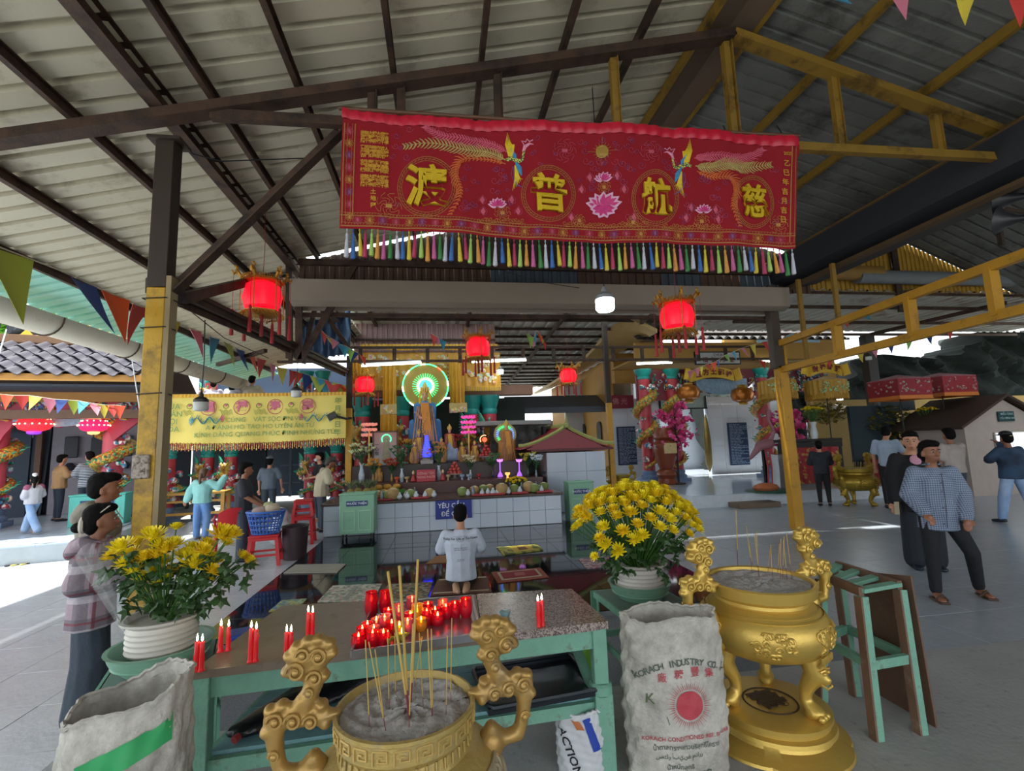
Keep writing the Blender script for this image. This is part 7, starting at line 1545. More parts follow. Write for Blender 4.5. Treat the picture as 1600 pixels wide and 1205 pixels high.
wr = NT('clear_film'); wm = wr.fin((.9, .95, .95), .12, 0, Alpha=.05); wr.bump(wr.noise(22, 3), .9, .02); b.to('clear_wrap', wm, LBq)
YR = 3.42; PR = W(1000, 930, YR)
potstand((PR.x, YR, 0), .50, PR.z-.02, 'green iron stand under the right flower pot, behind the printed sack', .08)
basin('green ridged basin under the right white flower pot', (PR.x, YR, PR.z-.012), .215, .11)
pts = []; n = 120
for k in range(n):
    a = k*2.399; q_ = sqrt((k+.5)/n); z = .46*sqrt(max(0, 1-.97*q_*q_))+random.uniform(-.03, .03)
    pts.append(((.45*q_*cos(a), .33*q_*sin(a), .30+z*.82), random.uniform(1.05, 1.5)))
for px, py, s_ in ((947, 852, 1.3), (965, 862, 1.4), (1002, 838, 1.3), (990, 845, 1.2), (1075, 835, 1.0), (1090, 828, 1.1), (1080, 822, 1.0), (938, 842, 1.0), (915, 808, 1.2), (905, 798, 1.0), (930, 870, .8), (1050, 830, 1.1)):
    p = W(px, py, YR-.28); pts.append(((p.x-PR.x, p.y-YR, p.z-PR.z-.1), s_))
lv = []
for k in range(260):
    px = random.uniform(915, 1080); py = random.uniform(838, 902)
    if (px < 915+(py-838)*.75 or px > 1080-(py-838)*.6): continue
    p = W(px, py, YR+random.uniform(-.3, .1)); lv.append((p.x-PR.x, p.y-YR, p.z-PR.z-.1))
RBq = bouquet('dense dome of yellow chrysanthemums in a white ribbed pot between table and right censer', (PR.x, YR, PR.z+.1), pts, 0, lv, stemz=.05)
pot(RBq, -.05, .19, .20)
b = B(); p = G(943, 960, .2); b.add(*organic([[((0, 0, .12), (.10, .08, .11))], [((.05, 0, .24), (.06, .05, .09))], [((-.03, .02, .3), (.03, .03, .05))]], .015, 1)); o = b.to('green_bag', M('lime_plastic_bag', '7fbf3a', .35, 0, .2, 10, .8, 14)); o.location = (.98, 3.45, 0); tag(o, 'lime green plastic bag on the ground behind the right table corner', 'bag'); o.scale = (1, 1, 1.6)
b = B(); b.box((-1.08, 3.02, .66), (.22, .14, .10), rz=.3, bv=.01); tag(b.to('blue_box', M('royal_blue_box', '2a4fb0', .4)), 'small blue box between the left flower pot and the table', 'box')
# ---- sacks
def sackmesh(w, d, h, seed, lean=(0, 0), open_=True, top_tilt=0):
    def S(a, v, off=0):
        n_ = 2.6; c, s_ = cos(a), sin(a); q = (abs(c)**n_+abs(s_)**n_)**(-1/n_)
        bul = 1+.05*sin(pi*v)-.02*(v > .93); x = c*q*(w/2+off)*bul; y = s_*q*(d/2+off)*bul
        wr_ = .006*sin(a*9+v*13+seed)+.005*sin(a*17-v*31+seed*2)+.004*sin(v*57+a*5)
        k = 1+wr_/.25; z = h*v+top_tilt*cos(a)*max(0, v-.6)/.4+.012*sin(a*4+seed)*(v > .9)
        return V((x*k+lean[0]*v, y*k+lean[1]*v, z))
    return S
def sack(name, label, loc, rz, w, d, h, seed, m, **k):
    t = T(name, label, 'sack', loc, rz); S = sackmesh(w, d, h, seed, **k)
    b = B(); b.grid(lambda u, v: S(2*pi*u, v), 72, 40)
    b.grid(lambda u, v: S(-2*pi*u, 1-.28*v, -.012) if v > 0 else S(-2*pi*u, 1), 72, 8)
    b.grid(lambda u, v: S(2*pi*u, .72, -.012*1-(w/2)*v*.98) if 0 else V((*(S(2*pi*u, .72, -.012).xy*(1-v)), h*.72-.03*sin(pi*v)+.02*sin(u*30)*v*(1-v)*4)), 36, 5)
    b.to('sack_cloth', m, t)
    b = B(); b.tube([S(2*pi*i/60, 1)+V((0, 0, .004*sin(i*3))) for i in range(60)], .008, 5, closed=True); b.to('rolled_rim', m, t)
    return t, S
def front(S, w, d, x, z, h, off=.004):                       # point on the sack face towards -Y
    a = -pi/2
    for _ in range(14): p = S(a, z/h); a += (x-p.x)/max(.12, d/2+.05)*.5 if abs(x-p.x) > 1e-4 else 0
    p = S(a, z/h); return V((p.x, p.y-off, p.z))
def wrapb(b, S, w, d, h, off=.004):
    b.v = [front(S, w, d, v.x, v.z, h, off) for v in b.v]; return b
wv = NT('dirty_woven_white'); co_ = wv.co(); n1 = wv.noise(5, 6, .7, co_); n2 = wv.noise(40, 4, .6, co_)
wvm = wv.mix(wv.n('MapRange', Value=n1, From_Min=.42, From_Max=.68).outputs[0], lin('c2beb6'), lin('85817a')); wvm = wv.mix(wv.math('MULTIPLY', n2, .5), wvm, lin('a19c94'))
wv.bump(wv.math('ADD', wv.noise(9, 5, .6, co_), wv.math('MULTIPLY', wv.noise(60, 2, .5, co_), .15)), .7, .03); sackm = wv.fin(wvm, .75)
SR, SRf = sack('printed_sack', 'tall white woven sugar sack with red sun print, right of the candle table', (1.185, 2.52, 0), radians(-4), .50, .26, .78, 1.0, sackm)
dkt = M('faded_dark_print', '4f5a50', .7); rdt = M('faded_red_print', 'b0404a', .7, 0, .2, 20); grt = M('green_print', '3f7a5a', .7)
def ptxt(t, S, w, d, h, items, m, name):
    b = B()
    for (s_, sz, x, z, bold, arc) in items:
        if arc:
            n = len(s_)
            for i, ch in enumerate(s_):
                u = (i-(n-1)/2); xx = x+u*sz*.56; b.text(ch, sz, TR((xx, 0, z-arc*(u*sz*.56)**2), ry=arc*2*u*sz*.5), bold)
        else: b.text(s_, sz, TR((x, 0, z)), bold)
    wrapb(b, S, w, d, h, .005); b.to(name, m, t, smooth=0)
ptxt(SR, SRf, .5, .26, .78, [('KORACH INDUSTRY CO.,L', .042, .01, .585, .02, 1.1)], dkt, 'dark_arched_lettering')
ptxt(SR, SRf, .5, .26, .78, [('廠', .046, -.105, .515, .006, 0), ('糖', .05, -.02, .53, .006, 0), ('豐', .05, .065, .535, .006, 0), ('集', .046, .14, .525, .006, 0)], rdt, 'red_characters')
ptxt(SR, SRf, .5, .26, .78, [('KORACH CONDITIONED REF. SUGAR', .027, .01, .235, .01, 0)], rdt, 'red_lettering')
ptxt(SR, SRf, .5, .26, .78, [('น้ำตาลทรายขาวบริสุทธิ์โคราช', .030, .0, .195, .01, 0), ('سكر أبيض مكرر', .028, -.04, .155, .01, 0), ('50 KG.', .05, .06, .06, .03, 0), ('น้ำหนักสุทธิ', .03, -.04, .105, .01, 0)], dkt, 'small_dark_lettering')
b = B(); n = 40
b.add([(0.025+.068*cos(2*pi*i/n), 0, .385+.068*sin(2*pi*i/n)) for i in range(n)]+[(0.025+.03*cos(2*pi*i/n), 0, .385+.03*sin(2*pi*i/n)) for i in range(n)]+[(.025, 0, .385)], [(i, (i+1) % n, n+(i+1) % n, n+i) for i in range(n)]+[(n+i, n+(i+1) % n, 2*n) for i in range(n)])
for k in range(56):
    a = 2*pi*k/56; l = .128 if k % 2 else .108; 
    b.add([(.025+.077*cos(a-.022), 0, .385+.077*sin(a-.022)), (.025+.077*cos(a+.022), 0, .385+.077*sin(a+.022)), (.025+l*cos(a), 0, .385+l*sin(a))], [(0, 1, 2)])
wrapb(b, SRf, .5, .26, .78, .005).to('red_sun_print', rdt, SR, smooth=0)
b = B(); b.text('K', .07, TR((-.17, 0, .42)), .01); b.text('\\', .05, TR((-.09, 0, .32)), .01); wrapb(b, SRf, .5, .26, .78).to('green_letter', M('olive_print', '5a6a4a', .7), SR, smooth=0)
SL, SLf = sack('dirty_sack', 'dirty open white sack with green stripe and brown swirl at the bottom left corner', (W(206, 1100, 2.02).x, 2.02, 0), radians(16), .36, .34, .86, 3.3, sackm, top_tilt=.04)
b = B(); b.grid(lambda u, v: (-.10+.25*u, 0, .665+.045*u+.075*v), 14, 3); wrapb(b, SLf, .36, .34, .86).to('green_stripe', M('bright_green_print', '2f9a5a', .6, 0, .15, 12, dirt='5a8a6a', dsc=12, dth=.6), SL)
b = B(); b.rib([(-.08+.075*(1-i/26)*cos(2.6-i*.30), 0, .52+.075*(1-i/26)*sin(2.6-i*.30)) for i in range(22)], [.03-.0005*i for i in range(22)], (0, -1, 0), .0)
b.rib([(-.06+.01*i, 0, .44+.02*sin(i*.9)) for i in range(14)], .022, (0, -1, 0), 0); wrapb(b, SLf, .36, .34, .86).to('brown_swirl_print', M('brown_print', '7a4a34', .7, 0, .2, 20), SL, smooth=0)
SS, SSf = sack('small_sack', 'small white sack with blue stripe and black capitals under the right end of the table', (.70, 2.62, 0), radians(-20), .24, .18, .32, 5.1, M('white_glossy_sack', 'c4c6ca', .4, 0, .08, 6, .4, 12))
b = B(); b.text('ACTION', .06, TR((-.05, 0, .14), ry=radians(68)), .02); wrapb(b, SSf, .24, .18, .32).to('black_lettering', black, SS, smooth=0)
b = B(); b.grid(lambda u, v: (.02+.04*u+.05*(1-v), 0, .15+.15*v), 2, 6); wrapb(b, SSf, .24, .18, .32).to('blue_stripe', M('blue_print', '2440a0', .5), SS)
b = B(); b.grid(lambda u, v: (-.04+.04*u+.03*(1-v), 0, .25+.05*v), 2, 3); wrapb(b, SSf, .24, .18, .32).to('orange_stripe', M('orange_print', 'b86a3a', .5), SS)
# ---- folding stand with brown board
zt = .80; A_ = G(1283, 893, zt); B_ = G(1345, 918, zt); C_ = G(1405, 908, zt); D_ = G(1308, 877, zt)
FS = T('slatted_rack', 'narrow green and brown slatted rack standing right of the golden censer', 'rack', ((A_.x+C_.x)/2, (A_.y+C_.y)/2, 0))
brn = M('worn_brown_wood', '6e5240', .7, 0, .3, 10, .3, 40, dirt='8a7a6a', dsc=9, dth=.62)
for a, c in ((A_, B_), (D_, C_)): b = B(); b.beam(a+V((0, 0, -.025)), c+V((0, 0, -.025)), .03, .05); b.to('side_rail', brn, FS, True)
for k in range(4): u = .04+.31*k; a = A_.lerp(B_, u); c = D_.lerp(C_, u); b = B(); b.beam(a+V((0, 0, -.02)), c+V((0, 0, -.02)), .055, .022); b.to('slat', tealW, FS, True)
foot = [G(1285, 1097), G(1372, 1157), G(1440, 1147), G(1338, 1088)]
for tp, ft in zip((A_, B_, C_, D_), foot): 
    b = B(); b.beam(tp+V((0, 0, -.05)), V((ft.x, ft.y, 0)), .045, .045); b.to('leg', tealW, FS, True)
    b = B(); o = V((-.026, 0, 0)); b.beam(tp+V((0, 0, -.05))+o, V((ft.x, ft.y, 0))+o, .012, .05); b.to('leg_facing', brn, FS, True)
mid = [tp.lerp(V((ft.x, ft.y, 0)), .52) for tp, ft in zip((A_, B_, C_, D_), foot)]
for i, j in ((0, 1), (1, 2), (2, 3), (0, 3)): b = B(); b.beam(mid[i], mid[j], .03, .05); b.to('cross_rail', tealW, FS, True)
t = T('brown_board', 'big brown plywood board leaning against the right side of the slatted rack', 'board', ((C_.x+.05), 2.8, 0))
b = B(); q4 = [G(1368, 1088)+V((.03, 0, 0)), G(1456, 1140)+V((.03, 0, 0)), C_+V((.06, -.02, .03)), D_+V((.03, 0, .02))]
q4[3] = q4[0]+(q4[2]-q4[1])*.92
b.slab(lambda u, v: q4[0].lerp(q4[1], u).lerp(q4[3].lerp(q4[2], u), v), 4, 4, (.012, 0, 0)); b.to('board', M('brown_hardboard', '63493a', .6, 0, .2, 4, .15, 40, dirt='7a6a5c', dsc=3, dth=.62), t, True)
# ---- left yard furniture
rp = M('red_plastic', 'b81c24', .35, 0, .12)
def stool(label, loc, w, h, rz=0, s_=1):
    t = T('plastic_stool', label, 'stool', loc, rz); b = B(); b.box((0, 0, h-.02), (w, w, .035), bv=.008); b.box((0, 0, h-.06), (w*.98, w*.98, .05), bv=.006); b.to('seat', rp, t)
    for sx in (-1, 1):
        for sy in (-1, 1): b = B(); b.beam((sx*w*.42, sy*w*.42, h-.06), (sx*w*.52, sy*w*.52, 0), .05, .05); b.to('leg', rp, t)
    b = B()
    for z in (h*.35,): 
        for i in range(4): c_ = [(-1, -1), (1, -1), (1, 1), (-1, 1)]; a, c = c_[i], c_[(i+1) % 4]; b.beam((a[0]*w*.49, a[1]*w*.49, z), (c[0]*w*.49, c[1]*w*.49, z), .02, .03)
    b.to('stretcher', rp, t); return t
stool('low red plastic stool under the blue basket', (-2.72, 8.05, 0), .42, .46, .2)
stool('taller red plastic stool near the beige shirted man, lower one of the stack', (-2.58, 9.6, 0), .36, .52, .1)
stool('red plastic stool stacked upside up on the taller stool behind the basket', (-2.58, 9.6, .50), .32, .30, .15)
t = T('plastic_armchair', 'red plastic armchair behind the man in black', 'chair', (-3.35, 8.5, 0), radians(20))
b = B(); b.slab(lambda u, v: (-.24+.48*u, -.22+.44*v, .42+.02*sin(pi*u)), 6, 6, (0, 0, -.02)); b.to('seat', rp, t)
b = B(); b.slab(lambda u, v: ((-.25+.5*u)*(1-.15*v), -.22-.1*v-.06*(1-(2*u-1)**2), .44+.42*v-.08*v*(2*u-1)**2), 10, 6, (0, .012, 0)); b.to('backrest', rp, t)
for s_ in (-1, 1):
    b = B(); b.tube([(s_*.25, -.28, .75), (s_*.29, -.1, .66), (s_*.29, .18, .64), (s_*.26, .22, .42)], .02, 6); b.to('armrest', rp, t)
    for y in (-.2, .2): b = B(); b.tube([(s_*.24, y, .42), (s_*.27, y*1.2, 0)], [.03, .02], 6); b.to('leg', rp, t)
BK = T('laundry_basket', 'blue plastic basket full of cloth bundles on the low red stool', 'basket', (-2.70, 8.0, .462))
b = B(); n = 26; bm2 = M('blue_basket_plastic', '3c66b4', .4, 0, .1)
for k in range(n): a = 2*pi*k/n; b.tube([(.19*cos(a), .15*sin(a), .01), (.27*cos(a), .21*sin(a), .33)], .009, 4)
for z in (.01, .08, .15, .22, .29): s_ = .19+.08*z/.33; b.tube([(s_*cos(2*pi*i/36), s_*.78*sin(2*pi*i/36), z) for i in range(36)], .010 if z < .28 else .012, 4, closed=True)
b.lathe([(.01, 0), (.19, 0), (.19, .012)], 24, X=TR(s=(1, .78, 1))); b.to('mesh_body', bm2, BK)
b = B(); b.tube([(.275*cos(2*pi*i/36), .215*sin(2*pi*i/36), .335) for i in range(36)], .018, 6, closed=True); b.to('rim', bm2, BK)
for i, (x, y, z, r, c, l) in enumerate(((-.1, 0, .36, .12, 'a08a84', 'pinkish grey cloth bundle at the left of the blue basket'), (.08, .02, .40, .12, 'b0a08a', 'beige cloth bundle on top of the blue basket'), (.16, -.05, .34, .09, '8a7466', 'brown cloth bundle at the right of the blue basket'), (0, .08, .45, .08, '98a070', 'greenish bundle topmost in the blue basket'))):
    b = OB([[((0, 0, 0), (r, r*.8, r*.7))], [((r*.4, 0, r*.3), (r*.5, r*.5, r*.4))]], .02, 1); o = b.to('cloth_bundle', M('bundle_cloth_%s' % c, c, .8, 0, .3, 14, .6, 20)); o.location = (-2.7+x, 8.0+y, .462+z-.03); tag(o, l, 'bundle')
b = B(); b.lathe([(.17, 0), (.20, .5), (.215, .51), (.2, .52), (.18, .5), (.16, .03)], 24); o = b.to('dark_bin', M('maroon_black_bin', '34232a', .5)); o.location = (-2.35, 8.3, 0); tag(o, 'dark maroon plastic bin beside the blue basket', 'bin')
OBm = OB([[((0, 0, .15), (.2, .16, .16))], [((0, 0, .36), (.12, .1, .1))]], .02, 1); o = OBm.to('white_sack', M('white_poly_bag', 'b9c0c4', .5, 0, .12, 8, .5, 14)); o.location = (-2.95, 9.5, 0); tag(o, 'white plastic sack behind the blue basket', 'bag'); o.scale = (1.2, 1, 1.5)
# sandals at left
for px, py, m, l, rz in ((14, 884, black, 'black slipper leftmost at the foot of the left platform', .4), (25, 883, M('yellow_slipper', 'b0a05a', .6), 'pair of yellowish slippers between the black ones', .2), (40, 880, black, 'black slipper right of the yellowish pair', -.3)):
    q = G(px, py); t = T('slipper', l, 'slipper', (q.x, q.y, 0), rz)
    for dx in ((0, .12) if 'pair' in l else (0,)):
        b = B(); b.prism([(.05*cos(a)*(1.0 if sin(a) > 0 else .85)+dx, .13*sin(a)) for a in [2*pi*i/20 for i in range(20)]], .018, X=TR((0, 0, .0), rx=-pi/2)); b.v = [V((v.x, v.y, abs(v.z))) for v in b.v]; b.to('sole', m, t)
        b = B(); b.tube([(-.045+dx, 0, .018), (-.02+dx, .03, .06), (dx+.02, .03, .06), (.045+dx, 0, .018)], .012, 6); b.to('strap', m, t)
q = G(195, 812, .3); quadthing('yellow_cloth', 'yellow cloth spread on the left platform below the turquoise box', 'cloth', [(183, 813), (212, 811), (210, 806), (186, 807)], .31, M('yellow_cloth', 'c9a83a', .7, 0, .3, 20))
# ---- right porch things
t = T('carved_urn', 'tall carved reddish wood urn on the porch beside the pink blossom tree', 'urn', (*G(1043, 757, .3).xy, .3)); b = B()
b.lathe([(.30, 0), (.33, .05), (.24, .18), (.32, .3), (.30, .4), (.2, .48), (.24, .58), (.36, 1.05), (.38, 1.2), (.34, 1.3), (.26, 1.36), (.33, 1.45), (.30, 1.6), (.24, 1.75)], 12); b.to('body', redw, t)
b = B(); b.box((.0, -.36, 1.12), (.42, .03, .32), bv=.01); b.to('brass_plaque', M('cream_brass_plaque', 'b8a070', .4, .3), t)
q = G(1061, 757, .3); t = T('blossom_tree', 'artificial magenta peach blossom tree in front of the porch columns', 'tree', (q.x, q.y, .3))
b = B(); tips = []; hz = W(1058, 620, q.y).z-.3
b.tube([(0, 0, 0), (.02, 0, hz*.5), (0, 0, hz*.9)], [.035, .03, .012], 7); b.lathe([(.2, 0), (.2, .04)], 14)
random.seed(9)
for k in range(26):
    z = hz*random.uniform(.38, .9); a = random.uniform(0, 6.28); l = random.uniform(.35, .75)*(1.15-.4*z/hz); e = V((l*cos(a), l*.7*sin(a), z+random.uniform(.1, .45))); b.tube([(0, 0, z), e*.5+V((0, 0, z*.5+.03)), e], [.014, .01, .005], 5); tips.append((V((0, 0, z)), e))
b.to('branches', M('dark_branch', '2e2220', .7), t)
b = B()
for k in range(20): 
    pass
fb = B()
for j in range(5): d = V((cos(j*1.257), sin(j*1.257), .35)); s2 = V((-sin(j*1.257), cos(j*1.257), 0))*.022; fb.add([(0, 0, 0), d*.03-s2, d*.055, d*.03+s2], [(0, 1, 2, 3)])
fme = [fb.mesh('flower', M('magenta_petal', 'c8246a', .5, 0, .2, 20), 0), fb.mesh('flower', M('light_magenta_petal', 'd8508a', .5, 0, .2, 20), 0)]
for k in range(295): a, e = random.choice(tips); p = a.lerp(e, random.uniform(.25, 1.05))+V((random.gauss(0, .05), random.gauss(0, .05), random.gauss(0, .06))); o = put(fme[k % 2], 'flower', t, loc=p); o.rotation_euler = (random.uniform(-1.5, 1.5), random.uniform(-1.5, 1.5), 0); s_ = random.uniform(1.0, 1.7); o.scale = (s_, s_, s_)
q = W(1235, 640, 12.6); t = T('blossom_tree', 'pink and red blossom branches behind the right yellow post', 'tree', (q.x-.1, 12.6, .3)); b = B()
for k in range(12): a = random.uniform(0, 6.28); b.tube([(0, 0, 0), (.1*cos(a), .1*sin(a), 1.0), (.5*cos(a), .4*sin(a), random.uniform(1.4, 2.1))], [.02, .015, .005], 5)
b.to('branches', M('dark_branch', '2e2220', .7), t)
for k in range(150): a = random.uniform(0, 6.28); r = random.uniform(.05, .5); o = put(fme[k % 2], 'flower', t, loc=(r*cos(a), r*sin(a), random.uniform(1.0, 2.1))); o.rotation_euler = (random.uniform(-1.5, 1.5), random.uniform(-1.5, 1.5), 0); o.scale = (1.6, 1.6, 1.6)
# black altar table with red cloth
a = W(1212, 690, 11.9); c = W(1312, 688, 11.9); t = T('porch_altar', 'black lacquered altar table with red brocade front at the porch edge', 'table', ((a.x+c.x)/2, 12.2, .3)); w = c.x-a.x
b = B(); b.box((0, 0, a.z-.3), (w, .8, .08), bv=.01); b.box((0, -.38, a.z-.42), (w*.98, .04, .14)); b.to('table_top', black, t)
for s_ in (-1, 1): b = B(); b.box((s_*w*.46, -.34, (a.z-.35)/2), (.09, .09, a.z-.38)); b.to('leg', black, t); b = B(); b.box((s_*w*.46, .34, (a.z-.35)/2), (.09, .09, a.z-.38)); b.to('leg', black, t)
b = B(); b.slab(lambda u, v: (w*(u-.5)*.86, -.36+.02*sin(u*30), .06+(a.z-.75+.25)*v), 40, 6, (0, .01, 0)); b.to('red_cloth', MOS('red_gold_brocade', ['9a1e26', '8a1820', 'a82a2a', '9a1e26', 'a8803a', '9a1e26'], 16, .6, .2), t)
for x, l in ((-.5, 'silver candlestick left on the porch altar'), (.1, 'silver candlestick in the middle of the porch altar')):
    b = B(); b.lathe([(.07, 0), (.03, .05), (.02, .2), (.05, .24), (.02, .3), (.03, .45), (.01, .46)], 12); o = b.to('candlestick', M('silver', 'a9a9ac', .25, .8)); o.location = ((a.x+c.x)/2+x, 12.0, a.z+.045); tag(o, l, 'candlestick')
# flamingo figure with flowers
q = G(1203, 768, .3); t = T('flamingo_figure', 'pink flamingo figure holding flowers beside the porch column', 'figure', (q.x, q.y, .3)); pk_ = M('dusty_pink', '85565e', .5, 0, .2)
OB([[((-.15, 0, 1.15), (.14, .1, .12)), ((.1, 0, 1.2), (.14, .12, .14))], [((-.15, 0, 1.15), (.12, .08, .1)), ((-.45, 0, .85), (.05, .04, .05))]], .03, 2).to('body', pk_, t)
b = B(); b.tube([(.15, 0, 1.25), (.28, 0, 1.5), (.15, 0, 1.8), (.2, 0, 2.05), (.1, 0, 2.1)], [.06, .04, .035, .05, .02], 8); b.to('neck', pk_, t)
for x in (-.03, .08): b = B(); b.tube([(x, 0, 1.1), (x+.04, 0, .6), (x, 0, .05)], .02, 6); b.to('leg', M('red_leg', 'a02a3a', .5), t)
b = B(); b.ball((-.1, 0, .1), (.35, .2, .12), 12, 6); b.to('orange_rock', M('orange_rock', 'a8603a', .7, 0, .3, 8), t); b = B(); b.lathe([(.6, 0), (.55, .04)], 24); b.to('green_base', M('dark_green_base', '1f4a3a', .6), t)
b = B(); b.box((0, 0, .45), (.34, .3, .9), bv=.01); b.box((0, -.16, .82), (.3, .02, .1)); o = b.to('steel_bin', M('brushed_steel', '8a8d90', .3, .7)); q = G(1228, 765, .3); o.location = (q.x, q.y+.1, .3); tag(o, 'brushed steel bin beside the flamingo figure', 'bin')
b = B(); b.box((0, 0, .06), (1.1, .5, .12), bv=.01); o = b.to('wooden_step', M('dull_brown_step', '6a5a4a', .7)); q = G(1178, 792); o.location = (q.x, q.y, 0); tag(o, 'low brown wooden step in front of the porch', 'step')
b = B(); b.box((0, 0, .07), (1.8, .5, .14), bv=.01); o = b.to('wooden_step', M('dull_brown_step', '6a5a4a', .7)); q = G(1395, 775); o.location = (q.x, q.y, 0); tag(o, 'long brown wooden step behind the far golden censer', 'step')
b = B(); b.lathe([(.22, 0), (.25, .05), (.3, .6), (.34, .62), (.3, .64)], 18); o = b.to('red_pot', M('terracotta_red', '8a2a24', .5)); q = W(1372, 735, 12.0); o.location = (q.x, 12.0, .3); tag(o, 'red planter pot below the olive shrub near the far censer', 'pot')
# ================================================================ PEOPLE
random.seed(2)
def cloth_mat(name, c1, c2=None, kind='plain', sc=1.0, rough=.85):
    t = NT(name); co = t.co(); base = t.mix(t.noise(5, 4, .6, co), tuple(x*.8 for x in lin(c1)), tuple(min(1, x*1.15) for x in lin(c1)))
    if kind != 'plain':
        s = t.n('SeparateXYZ', Vector=co).outputs
        def band(ax, f, w, ph=0.0): return t.math('LESS_THAN', t.math('FRACT', t.math('MULTIPLY_ADD', s[ax], f, ph)), w)
        if kind == 'stripe': base = t.mix(band(2, 28*sc, .5), base, lin(c2))
        if kind == 'check':
            base = t.mix(t.math('MULTIPLY', band(2, 70*sc, .45), .7), base, lin(c2)); base = t.mix(t.math('MULTIPLY', band(0, 70*sc, .45), .5), base, lin(c2))
        if kind == 'plaid':
            base = t.mix(t.math('MULTIPLY', band(2, 5.2*sc, .42), .65), base, lin(c2)); base = t.mix(t.math('MULTIPLY', band(1, 5.2*sc, .4, .3), .6), base, lin(c2))
            base = t.mix(t.math('MULTIPLY', band(2, 5.2*sc, .07, .75), .8), base, lin('7a3a48')); base = t.mix(t.math('MULTIPLY', band(1, 5.2*sc, .08, .8), .8), base, lin('7a3a48'))
            base = t.mix(t.math('MULTIPLY', band(2, 5.2*sc, .22, .12), .5), base, lin('c8c0c8'))
        if kind == 'wash': base = t.mix(t.n('MapRange', Value=t.noise(2.5, 3, .5, co), From_Min=.4, From_Max=.65).outputs[0], base, lin(c2))
    t.bump(t.math('ADD', t.noise(7, 3, .5, co), t.math('MULTIPLY', t.noise(26, 3, .6, co), .4)), .55, .03)
    return t.fin(base, rough)
def person(label, loc, rz, H, top, bottom, J=None, sleeve='long', hem=.50, fat=1.0, loose=.012, hair='short', hairm_=None, sk=None, shoes=None, legw=(.0, .0), yaw=0, pitch=0, vox=.012, det=0, shade=None, shorts=False, name='person'):
    t = T(name, label, 'person', loc, rz); J0 = dict(pelvis=(0, 0, .53), waist=(0, 0, .60), chest=(0, .0, .72), neck=(0, 0, .815), head=(0, .015, .885),
        hr=(.05, 0, .50), kr=(.055, .01, .28), ar=(.058, 0, .045), hl=(-.05, 0, .50), kl=(-.055, .01, .28), al=(-.058, 0, .045),
        sr=(.10, 0, .775), er=(.135, -.01, .63), wr=(.14, .03, .49), sl=(-.10, 0, .775), el=(-.135, -.01, .63), wl=(-.14, .03, .49), fr=None, fl=None)
    J0.update(J or {}); j = {k: (V(v)*H if v else None) for k, v in J0.items()}; h = H; sk = sk or skin
    R_ = Matrix.Rotation(yaw, 3, 'Z') @ Matrix.Rotation(pitch, 3, 'X')
    hd = lambda x, y, z: j['head']+R_ @ V((x*h, y*h, z*h))
    r_ = lambda *a: tuple(x*h for x in a)
    E3 = lambda c, r: (c, r, R_)
    hs = [[(j['pelvis'], r_(.075*fat, .055*fat, .045)), (j['waist'], r_(.068*fat, .05*fat, .04))], [(j['waist'], r_(.068*fat, .05*fat, .04)), (j['chest'], r_(.085*fat, .058*fat, .05))],
          [(j['chest'], r_(.085*fat, .058*fat, .05)), (j['neck']+V((0, 0, -.02*h)), r_(.04, .035, .02))], [(j['neck']+V((0, 0, -.02*h)), .031*h), (j['head']+V((0, -.005*h, -.02*h)), .03*h)],
          [E3(hd(0, -.006, .035), r_(.046, .056, .05)), E3(hd(0, .018, -.03), r_(.028, .028, .022))], [E3(hd(0, .01, .0), r_(.042, .045, .04)), E3(hd(0, .03, -.035), r_(.016, .016, .014))]]
    if det: hs += [[E3(hd(0, .054, .015), r_(.006, .008, .006)), E3(hd(0, .064, -.005), r_(.010, .011, .007))], [E3(hd(0, .053, -.028), r_(.014, .008, .006))]]
    for s_ in (-1, 1): hs.append([E3(hd(s_*.048, -.004, .0), r_(.006, .012, .019))])
    hands = []
    for k in 'lr':
        s_ = 1 if k == 'r' else -1
        for a, c, r0, r1 in (('s', 'e', .030, .023), ('e', 'w', .023, .0155)): hs.append([(j[a+k], r0*h), (j[c+k], r1*h)])
        hs.append([(j['chest']+V((s_*.05*h, 0, .02*h)), .045*h), (j['s'+k], .032*h)])
        for a, c, r0, r1 in (('h', 'k', .050, .032), ('k', 'a', .033, .020)): hs.append([(j[a+k], r0*h), (j[c+k], r1*h)])
        f = V(j['f'+k]) if j.get('f'+k) else j['a'+k]+V((s_*.01*h, .085*h, -.03*h)); hs.append([(j['a'+k]+V((0, -.015*h, -.01*h)), .020*h), (f, r_(.022, .02, .012))])
        d = (j['w'+k]-j['e'+k]).normalized(); x, y, _ = frame(d); w0 = j['w'+k]
        palm = w0+d*.035*h; hb = [[(w0, .013*h), (palm, (.018*h, .018*h, .018*h))]]
        sd_ = x if abs(x.z) < abs(y.z) or 1 else y
        for q in range(4):
            o = sd_*(q-1.5)*.0105*h; L_ = (.030, .036, .034, .026)[q]*h; p1 = palm+d*.012*h+o; p2 = p1+d*L_*.55-y*.004*h; p3 = p2+d*L_*.45-y*.012*h; hb += [[(p1, .0068*h), (p2, .0062*h)], [(p2, .0062*h), (p3, .0048*h)]]
        p1 = w0+d*.015*h+sd_*s_*-.014*h; p2 = p1+d*.02*h+sd_*s_*-.016*h; hb += [[(p1, .009*h), (p2, .007*h)], [(p2, .007*h), (p2+d*.016*h, .0055*h)]]
        hands.append(hb)
    b = OB(hs, vox, 3, .5)
    for hb in hands: v, f = organic(hb, .0075 if det else .012, 1); b.add(v, f)
    b.to('body', sk, t)
    e = loose
